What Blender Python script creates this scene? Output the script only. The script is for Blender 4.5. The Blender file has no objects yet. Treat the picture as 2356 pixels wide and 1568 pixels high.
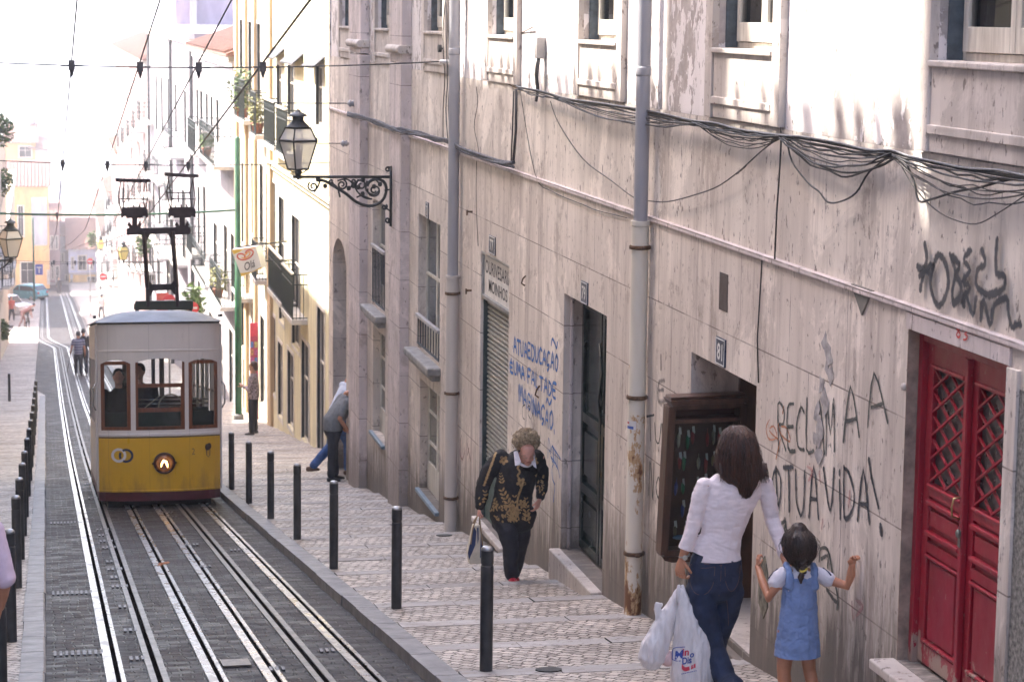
import bpy, bmesh, math, random
from mathutils import Vector, Matrix, noise
random.seed(7)
scene = bpy.context.scene
col = scene.collection

# ------------------------------------------------------------------ camera
F, CX, CY = 5300.0, 1178.0, 784.0          # focal length and centre in a 2356 px wide frame
def nrm(v): return v.normalized()
_y = nrm(Vector((93-CX, -(20-CY), -F)))
_z = -nrm(Vector((720-CX, -(38500-CY), -F)))
_z = nrm(_z - _z.dot(_y)*_y)
_x = _y.cross(_z)
RM = Matrix((_x, _y, _z))                  # camera space -> world
cam_d = bpy.data.cameras.new('camera'); cam = bpy.data.objects.new('camera', cam_d); col.objects.link(cam)
cam.matrix_world = RM.to_4x4()
cam_d.sensor_width = 36; cam_d.lens = 36*F/2356; cam_d.clip_start = .1; cam_d.clip_end = 9000
cam_d.dof.use_dof = True; cam_d.dof.focus_distance = 17.0; cam_d.dof.aperture_fstop = 7.0
scene.camera = cam
# ------------------------------------------------------------------ light
SUN_EL, SUN_AZ = math.radians(50), math.radians(33)     # azimuth: degrees ahead of due left (-X) towards +Y
sdir = Vector((-math.cos(SUN_EL)*math.cos(SUN_AZ), math.cos(SUN_EL)*math.sin(SUN_AZ), math.sin(SUN_EL)))
sun_d = bpy.data.lights.new('sun', 'SUN'); sun_d.energy = 2.8; sun_d.angle = math.radians(.6); sun_d.color = (1, .95, .87)
sun = bpy.data.objects.new('sun', sun_d); col.objects.link(sun)
sun.rotation_euler = sdir.to_track_quat('Z', 'Y').to_euler(); sun.location = sdir*40
w = bpy.data.worlds.new("World"); scene.world = w; w.use_nodes = True
nt = w.node_tree
sky = nt.nodes.new('ShaderNodeTexSky'); sky.sky_type = 'NISHITA'; sky.sun_disc = False
sky.sun_elevation = SUN_EL; sky.sun_rotation = math.atan2(sdir.x, sdir.y)
sky.dust_density = 3.0; sky.air_density = 1.3
bg = nt.nodes['Background']; tn = nt.nodes.new('ShaderNodeMix'); tn.data_type = 'RGBA'; tn.blend_type = 'MULTIPLY'; tn.inputs[0].default_value = 1; tn.inputs[7].default_value = (1.0, .93, .945, 1); nt.links.new(sky.outputs[0], tn.inputs[6]); nt.links.new(tn.outputs[2], bg.inputs[0]); bg.inputs[1].default_value = .15
scene.view_settings.view_transform = 'Standard'; scene.view_settings.look = 'None'
scene.view_settings.gamma = 1; scene.view_settings.exposure = 2.78
scene.render.engine = 'CYCLES'
HAZE_D = .0008
scene.cycles.use_denoising = True
scene.cycles.max_bounces = 8; scene.cycles.diffuse_bounces = 5; scene.cycles.volume_bounces = 1
scene.cycles.transparent_max_bounces = 12

# ------------------------------------------------------------------ projection helpers (measuring the place)
def ray(px, py): return RM @ Vector((px-CX, -(py-CY), -F))
def onX(px, py, X): r = ray(px, py); return r*(X/r.x)
def onY(px, py, Y): r = ray(px, py); return r*(Y/r.y)
PROF = [(-40, 3.356), (43, -8.38), (52.7, -9.65), (60, -10.52), (71, -11.88), (90, -13.97), (130, -18.3), (205, -25.3), (236, -28.5), (262, -29.2), (300, -31), (330, -40), (360, -44), (400, -44)]
def gz0(y):
    if y <= PROF[0][0]: return PROF[0][1]
    for (a, za), (b, zb) in zip(PROF, PROF[1:]):
        if y <= b: return za+(zb-za)*(y-a)/(b-a)
    return PROF[-1][1]
def gz(y):
    if y < 38 or y > 290: return gz0(y)
    return sum(gz0(y+d) for d in (-4, -2, 0, 2, 4))/5
def onG(px, py):
    r = ray(px, py); lo, hi = 3.0, 330.0
    for _ in range(60):
        m = (lo+hi)/2; p = r*(m/r.y)
        if p.z > gz(p.y): lo = m
        else: hi = m
    return r*(lo/r.y)
XW = 4.58                                  # street face of the long stone house
XL = -1.95                                 # face of the houses across the street
def WP(px, py, X=XW): p = onX(px, py, X); return p.y, p.z

# ------------------------------------------------------------------ mesh builder
ORG = {}
def org(o): return ORG.get(o.name, Vector((0, 0, 0))) if o else Vector((0, 0, 0))
class MB:
    def __init__(s): s.v = []; s.f = []; s.uv = {}
    def add(s, vs, fs):
        b = len(s.v); s.v += [tuple(q) for q in vs]; s.f += [tuple(b+i for i in f) for f in fs]; return b
    def quad(s, a, b, c, d): s.add([a, b, c, d], [(0, 1, 2, 3)])
    def box(s, x0, x1, y0, y1, z0, z1):
        if x0 > x1: x0, x1 = x1, x0
        if y0 > y1: y0, y1 = y1, y0
        if z0 > z1: z0, z1 = z1, z0
        s.add([(x0,y0,z0),(x1,y0,z0),(x1,y1,z0),(x0,y1,z0),(x0,y0,z1),(x1,y0,z1),(x1,y1,z1),(x0,y1,z1)],
              [(3,2,1,0),(4,5,6,7),(0,1,5,4),(1,2,6,5),(2,3,7,6),(3,0,4,7)])
        return s
    def obox(s, c, ax, ay, az):
        c, ax, ay, az = map(Vector, (c, ax, ay, az))
        vs = [c+i*ax+j*ay+k*az for k in (-1, 1) for j in (-1, 1) for i in (-1, 1)]
        s.add(vs, [(2,3,1,0),(4,5,7,6),(0,1,5,4),(1,3,7,5),(3,2,6,7),(2,0,4,6)]); return s
    def bar(s, p, q, w, h=None, up=(0, 0, 1)):
        p, q = Vector(p), Vector(q); d = q-p; h = h or w; u = Vector(up)
        side = d.cross(u)
        if side.length < 1e-6: side = d.cross(Vector((1, 0, 0)))
        side.normalize(); u = side.cross(d).normalized()
        s.obox((p+q)/2, d/2, side*w/2, u*h/2); return s
    def ring(s, c, a, b, n): return [c+a*math.cos(2*math.pi*i/n)+b*math.sin(2*math.pi*i/n) for i in range(n)]
    def tube(s, pts, r, n=8, cap=True):
        pts = [Vector(p) for p in pts]; rs = r if isinstance(r, (list, tuple)) else [r]*len(pts)
        prev = None; rings = []
        for i, p in enumerate(pts):
            t = (pts[min(i+1, len(pts)-1)]-pts[max(i-1, 0)])
            if t.length < 1e-9: t = Vector((0, 0, 1))
            t.normalize()
            if prev is None:
                prev = t.orthogonal().normalized()
            prev = (prev-t*prev.dot(t))
            if prev.length < 1e-6: prev = t.orthogonal()
            prev.normalize(); b = t.cross(prev)
            rings.append(s.ring(p, prev*rs[i], b*rs[i], n))
        s.skin(rings, n, cap); return s
    def skin(s, rings, n, cap=True):
        b0 = len(s.v)
        for rg in rings: s.v += [tuple(q) for q in rg]
        for i in range(len(rings)-1):
            for j in range(n):
                k = (j+1) % n
                s.f.append((b0+i*n+j, b0+i*n+k, b0+(i+1)*n+k, b0+(i+1)*n+j))
        if cap:
            s.f.append(tuple(b0+j for j in range(n))[::-1]); e = b0+(len(rings)-1)*n
            s.f.append(tuple(e+j for j in range(n)))
    def lathe(s, c, prof, n=16, ax=(0, 0, 1)):
        c = Vector(c); ax = Vector(ax).normalized(); a = ax.orthogonal().normalized(); b = ax.cross(a)
        s.skin([s.ring(c+ax*h, a*r, b*r, n) for r, h in prof], n); return s
    def loft(s, pts, rad, side=(1, 0, 0), n=14):
        """closed limb of elliptical rings: rad = [(half width along side, half depth), ...]"""
        pts = [Vector(p) for p in pts]; rings = []; sd = Vector(side)
        for i, p in enumerate(pts):
            t = (pts[min(i+1, len(pts)-1)]-pts[max(i-1, 0)]).normalized()
            a = sd-t*sd.dot(t)
            if a.length < .05: a = t.orthogonal()
            a.normalize(); b = t.cross(a).normalized(); ra, rb = rad[i] if isinstance(rad[i], (tuple, list)) else (rad[i], rad[i])
            if i == 0: rings.append(s.ring(p-t*min(ra, rb)*.75, a*ra*.35, b*rb*.35, n)); rings.append(s.ring(p-t*min(ra, rb)*.45, a*ra*.8, b*rb*.8, n))
            rings.append(s.ring(p, a*ra, b*rb, n))
            if i == len(pts)-1: rings.append(s.ring(p+t*min(ra, rb)*.45, a*ra*.8, b*rb*.8, n)); rings.append(s.ring(p+t*min(ra, rb)*.75, a*ra*.35, b*rb*.35, n))
        s.skin(rings, n); return s
    def ball(s, c, rx, ry, rz, n=14, m=9, rot=None):
        c = Vector(c); rings = []
        for i in range(1, m):
            th = math.pi*i/m; R_, h = math.sin(th), -math.cos(th)
            rg = [Vector((rx*R_*math.cos(2*math.pi*j/n), ry*R_*math.sin(2*math.pi*j/n), rz*h)) for j in range(n)]
            if rot: rg = [rot @ q for q in rg]
            rings.append([c+q for q in rg])
        s.skin(rings, n); return s
    def prism(s, poly, d):
        """poly: 3d points, extruded by vector d"""
        d = Vector(d); poly = [Vector(p) for p in poly]; n = len(poly)
        b = s.add(poly+[p+d for p in poly], [])
        s.f.append(tuple(b+i for i in range(n))[::-1]); s.f.append(tuple(b+n+i for i in range(n)))
        for i in range(n): k = (i+1) % n; s.f.append((b+i, b+k, b+n+k, b+n+i))
        return s
    def build(s, name, mat, parent=None, smooth=False, bevel=0, label=None, loc=None):
        o0 = org(parent)
        if loc is None: loc = Vector((0, 0, 0)) if parent else Vector((0, 0, 0))
        me = bpy.data.meshes.new(name)
        me.from_pydata([(x-o0.x, y-o0.y, z-o0.z) for x, y, z in s.v], [], s.f)
        me.validate(); me.update()
        bm = bmesh.new(); bm.from_mesh(me); bmesh.ops.recalc_face_normals(bm, faces=bm.faces) if not getattr(s, 'open', False) else None
        bm.to_mesh(me); bm.free()
        if smooth:
            me.polygons.foreach_set('use_smooth', [True]*len(me.polygons))
        if mat: me.materials.append(mat)
        o = bpy.data.objects.new(name, me); col.objects.link(o)
        if parent: o.parent = parent
        ORG[o.name] = o0
        if bevel:
            b = o.modifiers.new('bevel', 'BEVEL'); b.width = bevel; b.segments = 2; b.limit_method = 'ANGLE'
        if label: o['label'] = label
        return o
def tag(o, label=None, cat=None, group=None, kind=None):
    if label: o['label'] = label
    if cat: o['category'] = cat
    if group: o['group'] = group
    if kind: o['kind'] = kind
    return o
def empty(name, loc, label, cat, group=None):
    e = bpy.data.objects.new(name, None); col.objects.link(e); e.location = loc; e.empty_display_size = .2
    ORG[e.name] = Vector(loc); return tag(e, label, cat, group)
def struct(o): o['kind'] = 'structure'; return o
def set_origin(o, loc):
    """move a top-level mesh's origin to its base"""
    loc = Vector(loc); o.data.transform(Matrix.Translation(-loc)); o.location = loc; ORG[o.name] = loc; return o
def remesh(mb, voxel, name, mat, parent, smooth=4, fold=0, fscale=.12, label=None, fseed=0, fz=1.0, cuts=()):
    """fuses the collected shapes into one continuous surface; fold adds cloth creases"""
    me = bpy.data.meshes.new('tmp'); me.from_pydata(mb.v, [], mb.f); me.validate()
    bm = bmesh.new(); bm.from_mesh(me); bmesh.ops.recalc_face_normals(bm, faces=bm.faces); bm.to_mesh(me); bm.free()
    t = bpy.data.objects.new('tmp', me); col.objects.link(t)
    m = t.modifiers.new('r', 'REMESH'); m.mode = 'VOXEL'; m.voxel_size = voxel; m.use_smooth_shade = True
    if smooth:
        k = t.modifiers.new('s', 'SMOOTH'); k.iterations = smooth; k.factor = .5
    dg = bpy.context.evaluated_depsgraph_get(); dg.update()
    out = bpy.data.meshes.new_from_object(t.evaluated_get(dg)); bpy.data.objects.remove(t)
    if fold:
        out.calc_loop_triangles()
        ns = [Vector(v.normal) for v in out.vertices]
        for v, nn in zip(out.vertices, ns):
            p = v.co; q = Vector((p.x/fscale+fseed, p.y/fscale, p.z/fscale*fz))
            a = noise.noise(q)*.7+(1-abs(noise.noise(q*1.9+Vector((3, 1, 2)))*2))*.5-.2
            v.co = p+nn*(a*fold)
    if cuts:
        bm = bmesh.new(); bm.from_mesh(out)
        for co, no, rad in cuts:
            co, no = Vector(co), Vector(no).normalized()
            vs = {v for v in bm.verts if (v.co-co).length < rad}
            fs_ = [f for f in bm.faces if all(v in vs for v in f.verts)]; es_ = list({e for f in fs_ for e in f.edges}); vv = list({v for f in fs_ for v in f.verts})
            bmesh.ops.bisect_plane(bm, geom=vv+es_+fs_, plane_co=co, plane_no=no, clear_outer=True)
        bm.to_mesh(out); bm.free()
    o0 = org(parent)
    out.transform(Matrix.Translation(-o0)); out.materials.clear(); out.materials.append(mat)
    out.polygons.foreach_set('use_smooth', [True]*len(out.polygons)); out.name = name
    o = bpy.data.objects.new(name, out); col.objects.link(o); o.parent = parent; ORG[o.name] = o0
    if label: o['label'] = label
    return o
def copy_thing(o, parent=None):
    c = o.copy(); col.objects.link(c); c.parent = parent; ORG[c.name] = org(o)
    for ch in [x for x in KIDS.get(o.name, [])]: copy_thing(ch, c)
    return c
KIDS = {}
def kids(o):
    for x in col.objects:
        if x.parent: KIDS.setdefault(x.parent.name, [])
    def rec(p):
        KIDS[p.name] = [x for x in col.objects if x.parent is p]
        for k in KIDS[p.name]: rec(k)
    rec(o)

# ------------------------------------------------------------------ materials
MATS = {}
class NT:
    def __init__(s, name):
        s.m = bpy.data.materials.new(name); s.m.use_nodes = True; s.t = s.m.node_tree; s.n = s.t.nodes; s.b = s.n['Principled BSDF']
    def new(s, t, **k):
        n = s.n.new(t)
        for a, v in k.items(): setattr(n, a, v)
        return n
    def link(s, a, b): s.t.links.new(a, b)
    def pos(s, scale=(1, 1, 1), rot=(0, 0, 0), obj=False, loc=(0, 0, 0)):
        g = s.new('ShaderNodeTexCoord').outputs['Object'] if obj else s.new('ShaderNodeNewGeometry').outputs['Position']
        m = s.new('ShaderNodeMapping'); m.inputs['Scale'].default_value = scale; m.inputs['Rotation'].default_value = rot; m.inputs['Location'].default_value = loc
        s.link(g, m.inputs[0]); return m.outputs[0]
    def noise(s, vec, scale, detail=4, rough=.6, dist=0):
        n = s.new('ShaderNodeTexNoise'); n.inputs['Scale'].default_value = scale; n.inputs['Detail'].default_value = detail
        n.inputs['Roughness'].default_value = rough; n.inputs['Distortion'].default_value = dist
        if vec: s.link(vec, n.inputs['Vector'])
        return n.outputs['Fac']
    def ramp(s, fac, stops):
        r = s.new('ShaderNodeValToRGB'); e = r.color_ramp.elements
        while len(e) < len(stops): e.new(.5)
        for x, (p, c) in zip(e, stops):
            x.position = p; x.color = (c, c, c, 1) if isinstance(c, (int, float)) else (*c, 1)
        s.link(fac, r.inputs[0]); return r.outputs[0]
    def mix(s, fac, a, b, mode='MIX'):
        m = s.new('ShaderNodeMix', data_type='RGBA', blend_type=mode)
        for sock, v in ((m.inputs[0], fac), (m.inputs[6], a), (m.inputs[7], b)):
            if isinstance(v, (int, float)): sock.default_value = v
            elif isinstance(v, tuple): sock.default_value = (*v, 1)
            else: s.link(v, sock)
        return m.outputs[2]
    def math(s, op, a, b=None, c=None):
        m = s.new('ShaderNodeMath', operation=op)
        for i, v in enumerate((a, b, c)):
            if v is None: continue
            if isinstance(v, (int, float)): m.inputs[i].default_value = v
            else: s.link(v, m.inputs[i])
        return m.outputs[0]
    def out(s, color=None, rough=.7, bump=None, bs=.3, bd=.02, metal=0, spec=None):
        if color is not None:
            if isinstance(color, tuple): s.b.inputs['Base Color'].default_value = (*color, 1)
            else: s.link(color, s.b.inputs['Base Color'])
        if isinstance(rough, (int, float)): s.b.inputs['Roughness'].default_value = rough
        else: s.link(rough, s.b.inputs['Roughness'])
        s.b.inputs['Metallic'].default_value = metal
        if spec is not None: s.b.inputs['Specular IOR Level'].default_value = spec
        if bump is not None:
            b = s.new('ShaderNodeBump'); b.inputs['Strength'].default_value = bs; b.inputs['Distance'].default_value = bd
            s.link(bump, b.inputs['Height']); s.link(b.outputs[0], s.b.inputs['Normal'])
        return s.m
    def xyz(s, vec):
        x = s.new('ShaderNodeSeparateXYZ'); s.link(vec, x.inputs[0]); return x.outputs
def simple(name, c, rough=.6, metal=0, var=.18, scale=8, c2=None, bs=.15, bd=.004, stretch=(1, 1, 1), spec=None, obj=False):
    if name in MATS: return MATS[name]
    t = NT(name); v = t.pos(stretch, obj=obj); n = t.noise(v, scale, 5)
    c2 = c2 or tuple(x*(1-var*1.6) for x in c)
    colr = t.ramp(n, [(.32, c2), (.68, tuple(min(1, x*(1+var*.3)) for x in c))])
    rr = t.math('MULTIPLY_ADD', t.noise(v, scale*2.3, 3), .25, rough-.12)
    MATS[name] = t.out(colr, rr, t.noise(v, scale*4, 4), bs, bd, metal, spec); return MATS[name]

def height_above_ground(t, slope=.1414, h=2.3):
    g = t.new('ShaderNodeNewGeometry').outputs['Position']; x = t.xyz(g)
    return t.math('ADD', t.math('MULTIPLY_ADD', x[1], slope, x[2]), h)

def m_stone(name='pale travertine cladding', a=(.74, .655, .58), b=(.54, .46, .40), joints=True, dirt=1.0):
    t = NT(name)
    streak = t.noise(t.pos((1, 1.7, .50)), 2.2, 9, .74, .5)
    mid_ = tuple(.62*p+.38*q for p, q in zip(a, b))
    base = t.ramp(streak, [(.26, mid_), (.50, a), (.74, tuple(min(1, q*1.08) for q in a))])
    soft = t.noise(t.pos((1, 2.6, .28)), 1.3, 6, .7, .5)
    base = t.mix(t.ramp(soft, [(.38, .5), (.58, 0.0)]), base, tuple(q*.82 for q in b))
    v2 = t.pos((1, 1, .55), loc=(0, 3, 1)); pits = t.noise(v2, 19, 4, .62)
    pm = t.ramp(pits, [(.335, 1.0), (.385, 0.0)]); pm2 = t.ramp(t.noise(t.pos((1, 1, .45)), 7, 6, .74), [(.33, 1.0), (.365, 0.0)])
    big = t.noise(t.pos(), .45, 5, .65)
    base = t.mix(t.ramp(big, [(.38, 0.0), (.66, .55)]), base, tuple(q*.76 for q in b))
    blot = t.noise(t.pos((1, 1, .8), loc=(5, 0, 2)), .9, 10, .74, .8)
    base = t.mix(t.ramp(blot, [(.53, 0.0), (.57, .55)]), base, tuple(min(1, q*1.22) for q in a))
    base = t.mix(t.ramp(t.noise(t.pos((1, 1, .8), loc=(1, 4, 2)), 1.6, 10, .78, .6), [(.565, 0.0), (.60, .5)]), base, (.28, .22, .18))
    base = t.mix(t.math('MULTIPLY', t.math('MAXIMUM', pm, pm2), .78), base, (.13, .10, .085))
    hh = height_above_ground(t)
    if joints:
        br = t.new('ShaderNodeTexBrick'); br.offset = .37; br.squash = 1
        br.inputs['Scale'].default_value = 1; br.inputs['Mortar Size'].default_value = .0055; br.inputs['Mortar Smooth'].default_value = .3
        br.inputs['Brick Width'].default_value = 1.05; br.inputs['Row Height'].default_value = .62
        g = t.xyz(t.new('ShaderNodeNewGeometry').outputs['Position'])
        cb = t.new('ShaderNodeCombineXYZ'); t.link(t.math('ADD', g[1], 3.1), cb.inputs[0]); t.link(t.math('ADD', g[2], 1.53+6.2), cb.inputs[1])
        t.link(cb.outputs[0], br.inputs['Vector'])
        br.inputs['Color1'].default_value = (0, 0, 0, 1); br.inputs['Color2'].default_value = (.5, .5, .5, 1); br.inputs['Mortar'].default_value = (1, 1, 1, 1)
        base = t.mix(t.math('MULTIPLY', br.outputs['Color'], .5), base, tuple(q*.86 for q in b))
        brk = t.ramp(t.noise(t.pos(), 2.3, 3), [(.36, .12), (.52, .85)])
        base = t.mix(t.math('MULTIPLY', br.outputs['Fac'], brk), base, (.14, .105, .09))
        gr = t.math('SUBTRACT', 1.0, t.math('DIVIDE', hh, 1.35))
        gm = t.ramp(t.math('ADD', gr, t.math('MULTIPLY', t.math('SUBTRACT', t.noise(t.pos((1, 3.2, .45)), 2.6, 8, .75), .5), 1.7)), [(.24, 0.0), (.78, .95*dirt)])
        base = t.mix(gm, base, (.115, .095, .078))
    g2 = t.ramp(t.noise(t.pos((1, 2.4, .16), loc=(0, 7, 0)), 1.6, 8, .78, .3), [(.50, 0.0), (.70, .75*dirt)])
    base = t.mix(g2, base, (.25, .195, .165))
    bmp = t.math('SUBTRACT', t.math('MULTIPLY', streak, .25), pm)
    return t.out(base, .78, bmp, .35, .01)
def m_plaster(name='flaking pale plaster', a=(.76, .70, .68), b=(.32, .28, .26), lo=.545, hi=.57):
    t = NT(name); n1 = t.noise(t.pos((1, 1, .6)), 1.3, 8, .62, .6); n2 = t.noise(t.pos((1, 1, .7)), 7, 6, .7, .4)
    peel = t.ramp(t.math('MULTIPLY_ADD', n2, .42, t.math('MULTIPLY', n1, .62)), [(lo-.005, 0.0), (hi-.02, 1.0)])
    c = t.ramp(t.noise(t.pos((1, 3, .3)), 2, 5), [(.3, tuple(q*.86 for q in a)), (.6, a)])
    under = t.ramp(t.noise(t.pos(), 9, 4), [(.35, b), (.65, tuple(q*1.4 for q in b))])
    crk = t.ramp(t.noise(t.pos((1, 1, .5)), 15, 5, .68), [(.34, 1.0), (.38, 0.0)])
    c = t.mix(t.math('MULTIPLY', crk, .8), c, (.12, .085, .065))
    return t.out(t.mix(peel, c, under), .85, t.math('SUBTRACT', 1.0, t.math('ADD', peel, t.math('MULTIPLY', crk, .5))), .55, .02)
def m_glass(name='window glass', c=(.05, .06, .07), rough=.06):
    if name in MATS: return MATS[name]
    t = NT(name); n = t.noise(t.pos(), 1.3, 3)
    MATS[name] = t.out(t.ramp(n, [(.35, c), (.65, tuple(min(1, q*1.7) for q in c))]), rough, t.noise(t.pos(), 3, 2), .05, .02, 0, .6); return MATS[name]
def m_clear(name='clear glass'):
    if name in MATS: return MATS[name]
    m = bpy.data.materials.new(name); m.use_nodes = True; t = m.node_tree; n = t.nodes; n.clear()
    o = n.new('ShaderNodeOutputMaterial'); g = n.new('ShaderNodeBsdfGlossy'); g.inputs['Roughness'].default_value = .03
    tr = n.new('ShaderNodeBsdfTransparent'); tr.inputs[0].default_value = (.82, .86, .86, 1); mx = n.new('ShaderNodeMixShader')
    fr = n.new('ShaderNodeFresnel'); fr.inputs[0].default_value = 1.45
    t.links.new(fr.outputs[0], mx.inputs[0]); t.links.new(tr.outputs[0], mx.inputs[1]); t.links.new(g.outputs[0], mx.inputs[2]); t.links.new(mx.outputs[0], o.inputs[0])
    MATS[name] = m; return m
def m_road():
    t = NT('dark basalt setts'); v = t.pos()
    d = t.new('ShaderNodeTexNoise'); d.inputs['Scale'].default_value = 2.4; d.inputs['Detail'].default_value = 6; t.link(v, d.inputs['Vector'])
    va = t.new('ShaderNodeVectorMath', operation='MULTIPLY_ADD'); t.link(d.outputs['Color'], va.inputs[0]); va.inputs[1].default_value = (.11, .11, 0); t.link(v, va.inputs[2])
    br = t.new('ShaderNodeTexBrick'); br.offset = .5
    for k, q in (('Scale', 1), ('Mortar Size', .013), ('Mortar Smooth', .7), ('Brick Width', .155), ('Row Height', .115), ('Bias', 0)): br.inputs[k].default_value = q
    br.inputs['Color1'].default_value = (.1, .1, .1, 1); br.inputs['Color2'].default_value = (1, 1, 1, 1); br.inputs['Mortar'].default_value = (0, 0, 0, 1)
    t.link(va.outputs[0], br.inputs['Vector'])
    patch = t.noise(t.pos((.7, 1.6, 1)), 1.1, 6, .7)
    c = t.mix(br.outputs['Color'], (.016, .014, .015), (.058, .050, .050))
    c = t.mix(t.ramp(patch, [(.42, 0.0), (.72, .6)]), c, (.062, .053, .052))
    c = t.mix(t.math('MULTIPLY', br.outputs['Fac'], .85), c, (.012, .011, .011))
    c = t.mix(t.ramp(t.noise(t.pos((1.3, .5, 1)), 1.9, 7, .75), [(.50, 0.0), (.66, .75)]), c, (.036, .027, .022))
    rg = t.ramp(t.math('ADD', t.math('MULTIPLY', br.outputs['Color'], .35), t.math('MULTIPLY', t.noise(t.pos((1, 2, 1)), 2.6, 5), .8)), [(.3, .36), (.75, .80)])
    h = t.math('ADD', t.math('MULTIPLY', t.math('SUBTRACT', 1.0, br.outputs['Fac']), 1.0), t.math('MULTIPLY', t.noise(v, 30, 3), .5))
    return t.out(c, rg, h, .9, .018, spec=.16)
def m_cobble(name='pale limestone pavement cobbles', a=(.50, .435, .375), b=(.30, .255, .215), joint=(.065, .048, .036)):
    t = NT(name); v = t.pos((1, 1, 0), (0, 0, .785))
    d = t.new('ShaderNodeTexNoise'); d.inputs['Scale'].default_value = 1.1; d.inputs['Detail'].default_value = 6; d.inputs['Roughness'].default_value = .72; t.link(v, d.inputs['Vector'])
    va = t.new('ShaderNodeVectorMath', operation='MULTIPLY_ADD'); t.link(d.outputs['Color'], va.inputs[0]); va.inputs[1].default_value = (.26, .26, 0); t.link(v, va.inputs[2])
    br = t.new('ShaderNodeTexBrick'); br.offset = .5
    for k, q in (('Scale', 1), ('Mortar Size', .008), ('Mortar Smooth', .7), ('Brick Width', .095), ('Row Height', .085), ('Bias', 0)): br.inputs[k].default_value = q
    br.inputs['Color1'].default_value = (0, 0, 0, 1); br.inputs['Color2'].default_value = (1, 1, 1, 1); br.inputs['Mortar'].default_value = (0, 0, 0, 1); t.link(va.outputs[0], br.inputs['Vector'])
    c = t.ramp(br.outputs['Color'], [(.0, b), (.45, a), (1.0, tuple(min(1, q*1.22) for q in a))])
    big = t.noise(t.pos((.8, 1.4, 1)), .9, 7, .74)
    c = t.mix(t.ramp(big, [(.42, 0.0), (.68, .7)]), c, tuple(q*.62 for q in b))
    c = t.mix(t.ramp(t.noise(t.pos(), 14, 4, .7), [(.55, 0.0), (.72, .45)]), c, tuple(q*.5 for q in b))
    c = t.mix(br.outputs['Fac'], c, joint)
    rg = t.ramp(big, [(.3, .42), (.7, .7)])
    h = t.math('SUBTRACT', t.math('MULTIPLY_ADD', br.outputs['Color'], .35, t.math('MULTIPLY', t.noise(v, 22, 3), .5)), br.outputs['Fac'])
    return t.out(c, rg, h, .8, .014, spec=.3)
def m_steel():
    t = NT('worn rail steel'); n = t.noise(t.pos((1, .35, 1)), 9, 5)
    c = t.ramp(n, [(.40, (.24, .22, .21)), (.60, (.46, .46, .48))])
    return t.out(c, t.ramp(n, [(.35, .45), (.6, .22)]), t.noise(t.pos(), 30, 3), .12, .003, .85)
def m_spray(name, c, soft=.35, dens=1.0):
    """paint sprayed on the wall: solid in the middle of the stroke, thinning to its edges (UV.x runs across it)"""
    t = NT(name); uv = t.new('ShaderNodeTexCoord').outputs['UV']; x = t.xyz(uv)[0]
    e = t.math('SUBTRACT', 1.0, t.math('ABSOLUTE', t.math('MULTIPLY_ADD', x, 2.0, -1.0)))
    n = t.noise(t.pos((1, 1, .6)), 26, 5, .7)
    a = t.ramp(t.math('ADD', e, t.math('MULTIPLY', t.math('SUBTRACT', n, .5), 1.5)), [(.04, 0.0), (soft+.08, dens)])
    t.link(a, t.b.inputs['Alpha']); t.b.inputs['Base Color'].default_value = (*c, 1); t.b.inputs['Roughness'].default_value = .75
    return t.m
STONE = m_stone(); STONE2 = m_stone('worn limestone surround', (.58, .515, .465), (.42, .365, .325), False)
PILA = m_stone('smooth pinkish pilaster stone', (.66, .565, .54), (.52, .45, .43), True, .7)
PLASTER = m_plaster()
GLASS = m_glass(); CLEAR = m_clear(); STEEL = m_steel()
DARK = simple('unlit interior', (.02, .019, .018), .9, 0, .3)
IRON = simple('black painted cast iron', (.022, .025, .026), .42, .2, .3, 14)
BOLL = simple('charcoal painted bollard steel', (.050, .051, .055), .38, .35, .35, 7, bs=.1)
WIRE = simple('black rubber cable', (.035, .033, .035), .6, 0, .4, 20)
WHITEWOOD = simple('cream painted window wood', (.66, .62, .54), .5, 0, .3, 6, (.42, .38, .32), .25, .004, (3, 3, .4))

# ================================================================== ground, road, rails
def strip(mb, x0, x1, y0, y1, dz=0, step=1.0, fn=None, skirt=0):
    fn = fn or gz; ys = []; y = y0
    while y < y1-1e-6: ys.append(y); y += step if y < 120 else step*3
    ys.append(y1)
    fx = (lambda v, y: v(y) if callable(v) else v)
    for a, b in zip(ys, ys[1:]):
        za, zb = fn(a)+dz, fn(b)+dz
        p = [(fx(x0, a), a, za), (fx(x1, a), a, za), (fx(x1, b), b, zb), (fx(x0, b), b, zb)]
        mb.quad(*p)
        if skirt:
            for i, j in ((0, 3), (1, 2)):
                mb.quad(p[i], p[j], (p[j][0], p[j][1], p[j][2]-skirt), (p[i][0], p[i][1], p[i][2]-skirt))
    return mb
EARTH = simple('dusty paving', (.30, .275, .25), .85, 0, .25, 1.2)
mb = MB(); mb.open = True
ys = list(range(-40, 401, 8)); xs = [-900, -300, -60, -8, 8, 60, 300, 900]
for a, b in zip(ys, ys[1:]):
    for c, d in zip(xs, xs[1:]): mb.quad((c, a, gz(a)-.12), (d, a, gz(a)-.12), (d, b, gz(b)-.12), (c, b, gz(b)-.12))
for c, d in zip(xs, xs[1:]): mb.quad((c, 400, gz(400)-.12), (d, 400, gz(400)-.12), (d, 430, -50), (c, 430, -50))
struct(mb.build('ground', EARTH))
mb = MB(); mb.open = True; mb.quad((-4000, 405, -46), (4000, 405, -46), (4000, 2300, -46), (-4000, 2300, -46))
struct(mb.build('river', simple('pale river water', (.12, .15, .17), .18, 0, .2, .02)))
mb = MB(); rng = random.Random(3)
prev = None
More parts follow.
